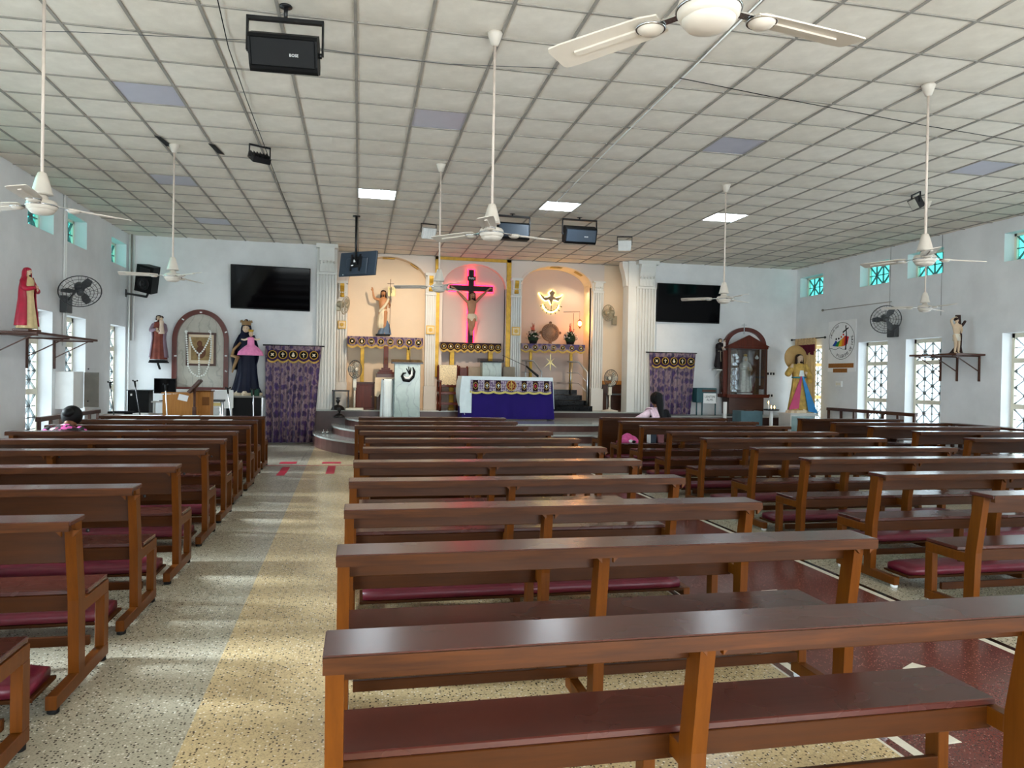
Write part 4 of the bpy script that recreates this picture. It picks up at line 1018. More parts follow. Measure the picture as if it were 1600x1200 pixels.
for k in range(7):
    a = PI*(1.1+.8*k/6); c_ = D(862, 479); b.tube([(c_[0]+.17*math.cos(a), YD, c_[1]+.17*math.sin(a)), (c_[0]+.29*math.cos(a), YD, c_[1]+.29*math.sin(a))], .007, BLACKM, 5); b.ball((c_[0]+.29*math.cos(a), YD, c_[1]+.29*math.sin(a)), .016, BLACKM, n=6, rows=4)
b.tube([(D(862, 478)[0], YD-.02, D(0, 478)[1]), (D(862, 478)[0], YD-.02, D(0, 492)[1])], .007, BLACKM, 5); part('rays', b, r)
b = MB(); YEL = emit('warm_yellow_led', (255, 226, 120), 8.0)
b.tube([(D(*p)[0], YD+.035, D(*p)[1]) for p in dove+[dove[0]]], .012, YEL, 5); c_ = D(862, 480); b.ring((c_[0], YD+.035, c_[1]), .22, .012, YEL, 28, 5, a0=PI*1.05, a1=PI*1.95); part('light_strip', b, r)
# ---- round relief plaque (monstrance)
mc = at(859, 520, Y=18.2); r = thing('round_relief', (mc.x, 18.15, z_r), 'round wooden sunburst relief on a stem between two flower arrangements', 'plaque')
WB = mat('relief_wood', (140, 106, 84), .5, 0, .2, 20)
b = MB(); b.lathe([(.02, -.05), (.12, -.045), (.13, -.03), (.19, -.03), (.235, -.02), (.235, .01)], WB, (mc.x, 18.15, mc.z), 32, axis='y'); dk = part('disc', b, r)
b = MB()
for q in range(24):
    a = 2*PI*q/24; b.prism([(mc.x+rr*math.cos(a+da), mc.z+rr*math.sin(a+da)) for rr, da in ((.14, -.05), (.215, -.02), (.215, .02), (.14, .05))], 18.11, 18.125, mat('relief_dark', (104, 72, 54), .5))
part('sun_rays', b, dk)
b = MB()
for a in (0, PI/2, PI, 1.5*PI):
    x_, z_ = mc.x+.25*math.cos(a), mc.z+.25*math.sin(a); b.prism([(x_+.04*math.cos(q), z_+.04*math.sin(q)) for q in [i*PI/3 for i in range(6)]], 18.13, 18.16, MATS['relief_dark'])
part('cross_finial', b, r)
b = MB(); b.cbox(mc.x-.14, mc.x+.14, 17.95, 18.25, z_r, z_r+.02, WHITE, .004); b.lathe([(.09, .02), (.05, .04), (.03, .08), (.035, mc.z-z_r-.22)], WB, (mc.x, 18.15, z_r), 14); part('stand', b, r)
# ---- flower arrangements
GREEN = mat('leaf_green', (34, 52, 34), .55, 0, .35, 20); PETW = mat('white_petals', (214, 208, 200), .6, 0, .1); PETP = mat('pale_pink_petals', (196, 156, 150), .6, 0, .1); GLAD = mat('salmon_petals', (198, 96, 78), .6, 0, .12)
rnd = random.Random(3)
def flowers(xp, label):
    c = at(xp, 536, Y=18.0); r = thing('flower_arrangement', (c.x, 18.0, z_r), label, 'flowers', 'flower arrangements in the dove niche')
    b = MB(); b.lathe([(.05, 0), (.09, .02), (.11, .08), (.10, .09), (.02, .085)], BLACK, (c.x, 18.0, z_r), 14); part('vase', b, r)
    b = MB()
    for k in range(130):
        a = rnd.uniform(0, 2*PI); ph = rnd.uniform(-.1, 1.35); R = .17*rnd.uniform(.8, 1.1); p = Vector((c.x+R*math.cos(a)*math.cos(ph), 18.0+R*.7*math.sin(a)*math.cos(ph), z_r+.14+R*1.1*math.sin(ph)))
        d = (p-Vector((c.x, 18, z_r+.12))).normalized(); s_ = d.cross(Vector((0, 0, 1))).normalized(); u = s_.cross(d)
        b.add([p-d*.03, p+s_*.022+u*.004, p+d*.05, p-s_*.022+u*.004], [(0, 1, 2, 3)], GREEN)
    b.ball((c.x, 18, z_r+.17), .14, GREEN, 1, .7, 1.0); part('foliage', b, r, kind='stuff')
    for k in range(34):
        a = rnd.uniform(PI*1.0, 2*PI) if k < 26 else rnd.uniform(0, PI); ph = rnd.uniform(.0, 1.3); R = .185; p = Vector((c.x+R*math.cos(a)*math.cos(ph), 18+R*.75*math.sin(a)*math.cos(ph), z_r+.15+R*1.05*math.sin(ph)))
        b = MB(); b.lathe([(.004, -.012), (.018, -.004), (.024, .006), (.014, .012), (.004, .010)], PETW if rnd.random() < .65 else PETP, p, 7); part('blossom', b, r)
    for k in range(5):
        x_ = rnd.uniform(-.07, .07); top = z_r+.38+rnd.uniform(0, .22)*(1-abs(x_)*6); b = MB(); p0, p1 = Vector((c.x+x_*.4, 18, z_r+.25)), Vector((c.x+x_*1.4, 18, top)); b.tube([p0, p1], .005, GREEN, 5)
        for q in range(7):
            pp = p0.lerp(p1, .3+.7*q/7); b.ball(pp+Vector((rnd.uniform(-.016, .016), -.01, 0)), .02*(1-q*.09), GLAD, 1, .8, 1.2, 6, 4)
        part('gladiolus_spike', b, r)
flowers(833, 'white flower arrangement with salmon spikes, left of the round relief')
flowers(891, 'white flower arrangement with tall salmon spikes, right of the round relief beside the lantern')
# ---- sanctuary lantern
lc = at(906, 506, Y=18.1); hb = at(906, 487, Y=18.1)
r = thing('sanctuary_lantern', (lc.x, 18.1, lc.z-.08), 'small glowing orange lantern hanging from a wall bracket beside the flowers', 'lantern')
b = MB(); b.tube([(hb.x-.35, 18.4, hb.z), (hb.x, 18.1, hb.z)], .007, BLACKM, 5); b.tube([(hb.x, 18.1, hb.z), (hb.x, 18.1, lc.z+.12)], .004, BLACKM, 5); b.tube([(hb.x-.09, 18.35, hb.z-.02), (hb.x-.09, 18.35, z_r)], .006, BLACKM, 5); part('bracket_chain', b, r)
b = MB(); b.lathe([(.01, .12), (.03, .10), (.055, .08), (.06, .07), (.02, .07)], mat('lantern_brass', (130, 70, 40), .4, .5), (lc.x, 18.1, lc.z), 10); b.lathe([(.004, -.13), (.02, -.10), (.045, -.07), (.05, -.06), (.01, -.06)], MATS['lantern_brass'], (lc.x, 18.1, lc.z), 10)
for q in range(5): a = q*2*PI/5; b.tube([(lc.x+.05*math.cos(a), 18.1+.05*math.sin(a), lc.z-.06), (lc.x+.055*math.cos(a), 18.1+.055*math.sin(a), lc.z+.07)], .004, MATS['lantern_brass'], 5)
part('lantern_frame', b, r)
b = MB(); b.lathe([(.02, -.06), (.043, -.03), (.045, .03), (.03, .07)], emit('lantern_flame_glass', (255, 150, 50), 30.0), (lc.x, 18.1, lc.z), 12); part('glowing_globe', b, r)
# ---- gold star emblem hanging under the shelf
sc_ = at(860, 566, Y=17.8); r = None; b = MB(); X_, Z_ = sc_.x, sc_.z
GL = mat('pale_gold', (224, 204, 140), .35, .3)
for (dx, dz) in ((0, .19), (0, -.19), (-.16, -.13), (.16, -.13), (-.11, .10), (.11, .10)): b.prism([(X_-dz*.1, Z_+dx*.1), (X_+dx, Z_+dz), (X_+dz*.1, Z_-dx*.1)], 17.80, 17.815, GL)
b.box(X_-.011, X_+.011, 17.795, 17.81, Z_-.2, Z_+.2, GL)
tag(part('star_ornament', b), 'gold star shaped ornament hanging under the dove niche shelf', 'ornament')

# ---- black steps and handrails in the right niche
r = thing('niche_steps', (5.6, 17.5, ZP), 'black granite steps with steel handrail below the dove niche', 'steps')
xa, xb = at(858, 620, Y=17.6).x, at(921, 620, Y=17.6).x
for k in range(4):
    b = MB(); b.cbox(xa+k*.02-.1, xb-.02-k*.09, 17.28+.15*k, 17.95, ZP+.13*k, ZP+.13*(k+1)-.005, BLKGRAN, .004); part('step', b, r)
for q, (x0, lab_) in enumerate(((xb-.12, 1), (xa-.62, 0))):
    r2 = thing('handrail', (x0, 17.4, ZP), 'steel handrail with slanted top %s' % ('on the black steps, right of the star ornament' if lab_ else 'partly behind the altar, left of the star ornament'), 'handrail', 'steel handrails of the niche steps')
    b = MB(); 
    xo = x0-.03 if lab_ else x0+.35
    b.tube([(xo, 17.33, ZP+.13), (xo, 17.33, ZP+.95), (xo-.14, 17.62, ZP+1.22), (xo-.42, 17.68, ZP+1.22)], .022, STEEL, 8); part('top_tube', b, r2)
    for zz_ in (.45, .70): b = MB(); b.tube([(xo, 17.34, ZP+zz_), (xo-.14, 17.62, ZP+zz_+.24), (xo-.42, 17.68, ZP+zz_+.24)], .010, STEEL, 6); part('mid_rail', b, r2)
    for xx in (xo-.32,): b = MB(); b.tube([(xx, 17.68, ZP+.4), (xx, 17.68, ZP+1.22)], .018, STEEL, 8); part('baluster', b, r2)
# ================================================================ altar
ZA = .60
r = thing('altar', (3.45, 16.2, ZA), 'altar covered by white linen and a deep purple frontal, with embroidered band', 'altar')
al, ar = at(727, 620, Y=15.95).x, at(860, 620, Y=15.95).x; zt_ = at(790, 589, Y=15.95).z
al -= .02
b = MB(); b.box(al+.06, ar-.06, 16.0, 16.62, ZA, zt_-.02, W_DARK); part('altar_block', b, r)
b = MB(); n = 60
b.grid(lambda u, v: (al-.01-.05*v+(ar-al+.03+.12*v)*u, 15.94-.03*v+.012*math.sin(u*37)*v, zt_-.02-(zt_-ZA-.045)*v), n, 8, PURPLE, .008)
b.grid(lambda u, v: (ar+.0+.07*v, 15.94+.66*u, zt_-.02-(zt_-ZA-.03)*v), 4, 6, PURPLE, (.008, 0, 0)); b.grid(lambda u, v: (al-.01-.05*v, 15.94+.66*u, zt_-.02-(zt_-ZA-.03)*v), 4, 6, PURPLE, (.008, 0, 0))
part('purple_frontal', b, r)
b = MB(); b.cbox(al-.06, ar+.03, 15.90, 16.66, zt_-.02, zt_+.005, CLOTHW, .006)
b.grid(lambda u, v: (al-.06+(ar-al+.09)*u, 15.895, zt_-.0-.085*v), 20, 2, CLOTHW, .006)
b.grid(lambda u, v: (al-.06+.05*math.sin(u*5)*v*.4-.10*math.sin(v*PI*.55)+.16*v*v, 15.88+.72*u+.015*math.sin(u*20)*v, zt_-.0-(.84-.1*u)*v), 16, 12, CLOTHW, (.008, 0, 0))
b.grid(lambda u, v: (al-.07+.22*u-.10*math.sin(v*PI*.55)*(1-u)+.07*v*(1-u), 15.885-.012*math.sin(u*6+v*3), zt_-.0-.80*v*(1-.0*u)+.0), 6, 12, CLOTHW, .005)
b.grid(lambda u, v: (ar+.03+.045*v, 15.90+.74*u+.012*math.sin(u*22)*v, zt_-.0-.7*v), 16, 10, CLOTHW, (.008, 0, 0))
part('white_altar_cloth', b, r)
b = MB(); z1, z0 = zt_-.075, zt_-.32
b.grid(lambda u, v: (al+.12+(ar-al-.13)*u, 15.875+.008*math.sin(u*30), z1+(z0-z1)*v), 60, 4, BROCV, .006); bd = part('embroidered_band', b, r, label='mauve brocade band with dark panels')
b = MB(); b.grid(lambda u, v: (al+.11+(ar-al-.11)*u, 15.87+.01*math.sin(u*46), z0+.01-.028*abs(math.sin(u*7*PI))-.045*v), 84, 2, mat('yellow_fringe', (206, 190, 110), .6, 0, .2, 60), .008); part('gold_fringe', b, bd)
for k, fx in enumerate((.06, .20, .34, .66, .80, .94)):
    xx = al+.12+(ar-al-.13)*fx; b = MB(); b.box(xx-.055, xx+.055, 15.858, 15.872, z0+.01, z1-.005, mat('maroon_black_velvet', (38, 14, 20), .8)); pn = part('velvet_panel', b, bd)
    b = MB(); zc_ = (z0+z1)/2; d = [(0, .075), (.045, .03), (.045, -.03), (0, -.075), (-.045, -.03), (-.045, .03)]
    b.tube([(xx+a_, 15.852, zc_+c_) for a_, c_ in d+[d[0]]], .007, GOLDC, 5)
    if k in (0, 4): b.prism([(xx+.5*a_, zc_+.5*c_) for a_, c_ in d], 15.85, 15.856, RTAPE)
    else: b.box(xx-.008, xx+.008, 15.848, 15.856, zc_-.04, zc_+.04, CLOTHW); b.box(xx-.026, xx+.026, 15.848, 15.856, zc_+.0, zc_+.016, CLOTHW)
    part('embroidered_emblem', b, pn)
xx = al+.12+(ar-al-.13)*.5; zc_ = (z0+z1)/2+.01; b = MB()
b.lathe([(.10, -.006), (.10, .006)], mat('deep_red_velvet', (130, 20, 30), .7), (xx, 15.862, zc_), 28, axis='y', sx=.95); b.ring((xx, 15.855, zc_), .105, .010, GOLDC, 28, 5)
for q in range(8):
    a = q*PI/4+.2; b.prism([(xx+rr*math.cos(a+da), zc_+rr*math.sin(a+da)) for rr, da in ((.02, 0), (.055, -.3), (.08, 0), (.055, .3))], 15.846, 15.854, GOLDC)
b.box(xx-.012, xx+.012, 15.842, 15.85, zc_-.12, zc_+.09, GOLDC); b.box(xx-.05, xx+.05, 15.842, 15.85, zc_-.12, zc_-.09, GOLDC); part('central_medallion', b, bd, label='red medallion with gold rosette')
# microphone boom behind the altar
r = thing('microphone_stand', (4.55, 17.0, ZP), 'black microphone boom reaching over the right end of the altar', 'microphone stand')
b = MB(); p0, p1, p2 = at(785, 555, Y=17.0), at(822, 572, Y=16.8), at(841, 588, Y=16.7); b.tube([p0, p1], .006, BLACKM, 6); b.tube([p1, p2], [.02, .03], BLACKM, 8); bm_ = part('boom_arm', b, r)
b = MB(); b.tube([p2, (p2.x, 16.95, ZP+.05)], .012, BLACKM, 6); b.lathe([(.15, 0), (.15, .02), (.02, .04)], BLACKM, (p2.x, 16.95, ZP), 16); part('stand_pole', b, r)

def pedestal_lectern(xa, xb, ytop, Y, depth, zb, label, dove_on=True):
    A, B = at(xa, ytop, Y=Y), at(xb, ytop, Y=Y); zt = A.z; r = thing('marble_lectern', ((A.x+B.x)/2, Y, zb), label, 'lectern')
    b = MB(); b.cbox(A.x, B.x, Y, Y+depth, zb, zt, MARB_G, .006); part('marble_body', b, r)
    b = MB(); b.box(A.x-.02, B.x+.02, Y-.02, Y+depth+.02, zb, zb+.05, MARB_G); part('plinth', b, r)
    b = MB(); b.prism([(Y-.03, zt), (Y-.03, zt+.03), (Y+depth+.05, zt+.10), (Y+depth+.05, zt)], A.x-.06, B.x+.06, BLKGRAN, 'yz'); part('book_rest', b, r)
    if dove_on:
        cx, cz = (A.x+B.x)/2+.03, zt-.27; b = MB()
        b.tube([(cx+.08, Y-.015, cz+.20), (cx+.12, Y-.015, cz+.10), (cx+.09, Y-.015, cz-.02), (cx+.0, Y-.015, cz-.10), (cx-.11, Y-.015, cz-.09), (cx-.15, Y-.015, cz-.0), (cx-.12, Y-.015, cz+.06), (cx-.06, Y-.015, cz+.07)], [.012, .026, .032, .036, .034, .028, .022, .012], BLACK, 8)
        for q, (dx, dz) in enumerate(((-.06, .17), (-.01, .21), (.04, .19))): b.tube([(cx+.02, Y-.015, cz+.04), (cx+dx, Y-.015, cz+dz)], [.022, .008], BLACK, 6)
        e_ = part('dove_relief', b, r, label='black and white dove and flame relief'); b = MB()
        b.tube([(cx+.05, Y-.03, cz+.12), (cx+.06, Y-.03, cz+.03), (cx+.0, Y-.03, cz-.045), (cx-.08, Y-.03, cz-.045), (cx-.10, Y-.03, cz+.0)], [.006, .022, .03, .022, .008], WHITE, 8); part('dove_wing', b, e_)
    return r
pedestal_lectern(617, 657, 568, 16.1, .4, ZA, 'tall pale green marble lectern with black dove and flame relief')
pedestal_lectern(754, 784, 566, 17.3, .35, ZP, 'second smaller green marble lectern standing behind the altar', False)
# mic on main lectern
g0 = at(641, 568, Y=16.3); b = MB(); b.tube([g0, g0+Vector((-.01, 0, .12)), g0+Vector((-.04, -.03, .3))], .008, BLACKM, 6); b.tube([g0+Vector((-.04, -.03, .3)), g0+Vector((-.05, -.05, .36))], .018, BLACKM, 8)
tag(part('lectern_microphone', b), 'thin black gooseneck microphone on the marble lectern', 'microphone')

# draped stand left of the lectern
A, B = at(596, 600, Y=16.4), at(617, 600, Y=16.4); xa, xb = A.x, B.x-.02; z1 = at(605, 592, Y=16.4).z
r = thing('draped_side_table', ((xa+xb)/2, 16.5, ZA), 'small stand draped to the floor in white cloth beside the marble lectern', 'table')
b = MB(); b.box(xa+.02, xb-.02, 16.3, 16.7, z1-.03, z1-.005, W_DARK); part('table_top', b, r)
for xx in (xa+.05, xb-.05):
    for yy in (16.33, 16.67): b = MB(); b.box(xx-.02, xx+.02, yy-.02, yy+.02, ZA, z1-.03, W_DARK); part('leg', b, r)
b = MB(); P_ = []
rings = []
for k in range(13):
    v = k/12; z = z1-(z1-ZA-.02)*v; R = []
    for i in range(48):
        a = 2*PI*i/48; q = 1+.0+.08*v+.11*v**.6*math.sin(a*9); hx, hy = (xb-xa)/2*q, .21*q
        ca_, sa_ = math.cos(a), math.sin(a); sc_1 = (abs(ca_)**4+abs(sa_)**4)**-.25; R.append(Vector(((xa+xb)/2+hx*ca_*sc_1, 16.5+hy*sa_*sc_1, z)))
    rings.append(R)
b.loft(rings[::-1], CLOTHW); part('white_drape', b, r)

# brown table with cream cloth, brown cabinet, wooden stem
A, B = at(588, 585, Y=17.0), at(640, 585, Y=17.0); z1 = at(600, 584, Y=17.0).z; xa, xb = A.x, B.x
r = thing('credence_table', ((xa+xb)/2, 17.2, ZP), 'dark brown table half covered by a draped cream cloth behind the lectern', 'table')
b = MB(); b.cbox(xa, xb, 17.0, 17.5, z1-.09, z1, W_DARK, .005); part('table_top', b, r)
for xx in (xa+.02, xb-.1): b = MB(); b.box(xx, xx+.1, 17.04, 17.46, ZP, z1-.09, W_DARK); part('side_panel', b, r)
b = MB(); b.box(xa+.15, xb-.12, 17.35, 17.38, ZP, z1-.09, W_DARK); part('back_panel', b, r)
b = MB(); n = 30
b.grid(lambda u, v: (xa-.03+(xb-xa+.03)*u, 16.975-.02*math.sin(u*17)*v, z1-.085+.015*0-(.42-.28*math.sin(min(1, u*1.1)*PI/2)*(.9 if u > .12 else .0)+.03*math.sin(u*12))*v), n, 6, CLOTHC, .006)
b.box(xa-.03, xb, 16.975, 17.3, z1-.088, z1-.0, CLOTHC) if False else None
tag(part('cream_cloth', b, r), 'draped cream cloth')
A, B = at(555, 600, Y=17.2), at(585, 600, Y=17.2); z1c = at(570, 597, Y=17.2).z
r = thing('brown_cabinet', ((A.x+B.x)/2, 17.4, ZP), 'small brown cabinet between the white pedestal fan and the credence table', 'cabinet')
b = MB(); b.cbox(A.x, B.x, 17.2, 17.7, ZP, z1c-.03, W_RED, .005); part('body', b, r)
b = MB(); b.cbox(A.x-.03, B.x+.03, 17.17, 17.72, z1c-.03, z1c, W_DARK, .004); part('top', b, r)
b = MB(); b.cbox(A.x+.03, B.x-.03, 17.185, 17.2, ZP+.05, z1c-.08, W_RED, .004); d_ = part('door', b, r); b = MB(); b.ball((B.x-.06, 17.175, ZP+.3), .012, GOLD, n=8, rows=5); part('knob', b, d_)
wx = at(603, 560, Y=17.3); zt1 = at(603, 541, Y=17.3).z; r = thing('wooden_cross_stem', (wx.x, 17.3, z1), 'carved red brown wooden post on a stepped base under the risen figure shelf', 'post')
b = MB(); 
for k, (hw, hh) in enumerate(((.19, .045), (.15, .05), (.10, .045))): b.cbox(wx.x-hw, wx.x+hw, 17.3-hw*.8, 17.3+hw*.6, z1+sum((.045, .05, .045)[:k]), z1+sum((.045, .05, .045)[:k+1]), W_RED, .004)
part('stepped_base', b, r); b = MB(); b.cbox(wx.x-.055, wx.x+.055, 17.26, 17.34, z1+.14, zt1, W_RED, .006); part('stem', b, r)
b = MB(); b.box(wx.x-.02, wx.x+.02, 17.25, 17.26, z1+.22, z1+.40, W_POST); b.box(wx.x-.035, wx.x+.035, 17.25, 17.26, z1+.33, z1+.35, W_POST); part('carved_ornament', b, r)

# ---- carved armchairs behind the altar
def armchair(xa, xb, yt, Y, label, lace=True, w_only=False):
    A, B = at(xa, yt, Y=Y), at(xb, yt, Y=Y); x0, x1, zt = A.x, B.x, A.z; zs = ZP+.44
    r = thing('carved_armchair', ((x0+x1)/2, Y, ZP), label, 'chair', 'carved chairs behind the altar')
    for xx in (x0, x1-.06):
        b = MB(); b.lathe([(.03, 0), (.03, .12), (.022, .16), (.032, .25), (.024, .38), (.032, .44), (.03, zt-ZP-.05), (.035, zt-ZP-.03), (.01, zt-ZP+.02)], W_RED, (xx+.03, Y+.02, ZP), 10); part('rear_post', b, r)
        b = MB(); b.lathe([(.03, 0), (.03, .12), (.022, .16), (.032, .25), (.024, .38), (.032, .44), (.026, .66)], W_RED, (xx+.03, Y-.5, ZP), 10); part('front_leg', b, r)
        b = MB(); b.bar((xx+.03, Y-.54, ZP+.68), (xx+.03, Y+.02, ZP+.70), .06, .035, W_RED); part('armrest', b, r)
    b = MB(); b.cbox(x0+.03, x1-.03, Y-.02, Y+.03, zs+.1, zt-.02, W_RED, .01); part('backrest', b, r)
    b = MB(); b.cbox(x0+.01, x1-.01, Y-.52, Y+.04, zs-.06, zs, W_RED, .008); part('seat', b, r)
    b = MB(); b.box(x0+.05, x1-.05, Y-.5, Y-.47, ZP+.14, ZP+.2, W_RED); part('stretcher', b, r)
    if lace:
        b = MB(); b.grid(lambda u, v: (x0+.05+(x1-x0-.10)*u+.01*(1-2*u)*v, Y-.035-.004*math.sin(u*9), zt+.015-(zt-zs-.16+.02*abs(math.sin(u*4*PI)))*v), 24, 8, mat('crochet_lace', (222, 206, 170), .8, 0, .35, 60, .5), (0, .006, 0)); part('lace_cover', b, r, label='cream crochet cover')
    return r
armchair(683, 717, 571, 17.35, 'carved red brown armchair with cream crochet cover left of the altar')
armchair(716, 732, 573, 17.55, 'narrow carved chair partly hidden between the lace covered chair and altar', False)
for k, (a_, b_) in enumerate(((733, 753), (786, 805))):
    A, B = at(a_, 573, Y=17.6), at(b_, 573, Y=17.6); r = thing('padded_chair', ((A.x+B.x)/2, 17.6, ZP), ('beige padded chair back left of the smaller lectern behind the altar', 'beige padded chair back right of the smaller lectern behind the altar')[k], 'chair', 'beige padded chairs')
    b = MB(); b.cbox(A.x, B.x, 17.6, 17.65, ZP+.5, A.z, mat('beige_upholstery', (150, 138, 122), .8), .02); part('backrest', b, r)
    b = MB(); b.cbox(A.x, B.x, 17.2, 17.6, ZP+.4, ZP+.47, MATS['beige_upholstery'], .02); part('seat', b, r)
    for xx in (A.x+.02, B.x-.04):
        for yy in (17.22, 17.6): b = MB(); b.box(xx, xx+.03, yy, yy+.03, ZP, ZP+.5 if yy > 17.5 else ZP+.4, W_DARK); part('leg', b, r)

# ================================================================ fans on walls and stands
def fan_guard(b, M, R, m, nr=5, spokes=18, dep=.06):
    b.M = M
    for k in range(nr): rr = R*(.28+.72*k/(nr-1)); b.ring((0, -dep*(1-(rr/R)**2)-.01, 0), rr, .0045 if k < nr-1 else .010, m, 28, 4)
    for k in range(spokes):
        a = 2*PI*k/spokes; b.tube([(R*.2*math.cos(a), -dep-.01, R*.2*math.sin(a)), (R*.7*math.cos(a), -dep*.52-.01, R*.7*math.sin(a)), (R*math.cos(a), -.01, R*math.sin(a))], .0028, m, 3, False)
def fan_head(r, M, R, mg, mb_, mm, wide=True):
    b = MB(); fan_guard(b, M, R, mg); part('wire_guard', b, r)
    b = MB(); b.M = M
    for k in range(8): a = 2*PI*k/8; b.tube([(R*.25*math.cos(a), .09, R*.25*math.sin(a)), (R*math.cos(a), .0, R*math.sin(a))], .003, mg, 3, False)
    part('rear_guard', b, r)
    for k in range(3):
        a = 2*PI*k/3+.4; b = MB(); b.M = M @ Matrix.Rotation(a, 4, 'Y')
        b.add([(-.02, .01, .05), (.02, .0, .05), (.075, -.02, R*.55), (.06, -.02, R*.86), (-.02, .02, R*.88), (-.05, .02, R*.5)]+[(-.02, .016, .05), (.02, .006, .05), (.075, -.014, R*.55), (.06, -.014, R*.86), (-.02, .026, R*.88), (-.05, .026, R*.5)],
              [(0, 1, 2, 3, 4, 5), (11, 10, 9, 8, 7, 6)]+[(i, i+6, (i+1) % 6+6, (i+1) % 6) for i in range(6)], mb_); part('fan_blade', b, r)
    b = MB(); b.M = M; b.lathe([(.01, -.075), (.05, -.07), (.055, -.03), (.03, -.02)], mm, n=16, axis='y'); b.lathe([(.055, .03), (.075, .05), (.075, .15), (.05, .19), (.01, .2)], mm, n=16, axis='y'); part('motor', b, r)
def wall_fan(c, yaw, tilt, R, mount, box, label, mg, mm):
    r = thing('wall_fan', mount, label, 'fan')
    M = Matrix.Translation(c) @ Matrix.Rotation(yaw, 4, 'Z') @ Matrix.Rotation(tilt, 4, 'X'); fan_head(r, M, R, mg, mm, mm)
    b = MB(); b.tube([Vector(mount), M @ Vector((0, .14, -.02))], .018, mm, 8); part('arm', b, r)
    b = MB(); bx = box; b.cbox(bx[0], bx[1], bx[2], bx[3], bx[4], bx[5], mm, .01); part('switch_box', b, r)
c = Vector((XL+.42, 14.0, 2.93)); c = at(125, 455, X=XL+.40)
wall_fan(c, .45, .72, .31, (XL+.06, 13.58, 2.68), (XL+.0, XL+.11, 13.45, 13.70, 2.50, 2.78), 'dark grey wall fan on the left wall beside the draped red statue', GREYF, GREYF)
c = at(1384, 499, X=XR-.42)
wall_fan(c, -.5, .30, .29, (XR-.06, 13.5, 2.72), (XR-.11, XR, 13.38, 13.62, 2.54, 2.80), 'dark grey wall fan on the right wall beside the emblem poster', GREYF, GREYF)
BEIGEF = mat('beige_fan_metal', (176, 166, 142), .4, .3)
c = at(539, 477, Y=16.95); wall_fan(c, 1.15, .2, .20, (-.52, 17.05, c.z-.02), (-.56, -.45, 17.0, 17.12, c.z-.12, c.z+.02), 'small beige wall fan on the inner side of the left pillar', BEIGEF, BEIGEF)
c = at(951, 489, Y=17.55); wall_fan(c, -1.05, .1, .20, (c.x+.28, 17.92, c.z-.08), (c.x+.22, c.x+.34, 17.86, 17.96, c.z-.26, c.z-.04), 'small beige wall fan on the warm lit wall left of the right pillar', BEIGEF, BEIGEF)
def ped_fan(x, Y, zb, zc, yaw, R, label, m, base='round'):
    r = thing('pedestal_fan', (x, Y, zb), label, 'fan', 'white pedestal fans'); c = Vector((x, Y, zc))
    M = Matrix.Translation(c+Vector((0, -.0, 0))) @ Matrix.Rotation(yaw, 4, 'Z'); fan_head(r, M, R, GREYF, m, m)
    b = MB(); b.lathe([(.21, 0), (.21, .02), (.12, .035), (.03, .06), (.03, .1)], m, (x, Y+.08, zb), 24) if base == 'round' else b.cbox(x-.2, x+.2, Y-.1, Y+.25, zb, zb+.05, m, .01); part('base', b, r)
    b = MB(); b.tube([(x, Y+.08, zb+.05), (x, Y+.08, zb+.45)], .022, m, 8); b.tube([(x, Y+.08, zb+.45), (x, Y+.08, zc-.12)], .03, m, 10); b.cbox(x-.04, x+.04, Y+.04, Y+.13, zc-.42, zc-.15, m, .01); part('pole', b, r)
CRW = mat('off_white_plastic', (214, 210, 196), .4)
p1, p2 = at(556, 577, Y=16.85), at(548, 637, Y=16.85); ped_fan(p1.x-.02, 16.85, ZP, p1.z, .75, .20, 'white pedestal fan beside the left pillar at the head of the steps', CRW, 'square')
p1 = at(955, 591, Y=17.25); ped_fan(p1.x, 17.25, ZP, p1.z, -1.0, .21, 'white pedestal fan before the wooden bench left of the right pillar', CRW)
# low bench and wood panel behind that fan
A, B = at(943, 620, Y=17.7), at(984, 620, Y=17.7); zt1 = at(960, 595, Y=17.7).z
r = thing('wood_counter', ((A.x+B.x)/2, 17.8, ZP), 'dark wooden counter with lighter top rail behind the right pedestal fan', 'counter')
b = MB(); b.box(A.x, B.x+.3, 17.78, 17.94, ZP, zt1-.1, W_DARK); part('body', b, r); b = MB(); b.cbox(A.x-.02, B.x+.3, 17.74, 17.95, zt1-.1, zt1, W_MED, .006); part('top_rail', b, r)
r = thing('grey_stool', ((A.x+B.x)/2, 17.6, ZP), 'grey metal framed bench before the dark wooden counter', 'bench')
b = MB(); b.cbox(A.x+.05, B.x+.2, 17.4, 17.7, ZP+.40, ZP+.44, GREYF, .006); part('seat', b, r)
for xx in (A.x+.08, B.x-.12, B.x+.15):
    for yy in (17.42, 17.66): b = MB(); b.tube([(xx, yy, ZP), (xx, yy, ZP+.4)], .016, STEEL, 6); part('leg', b, r)
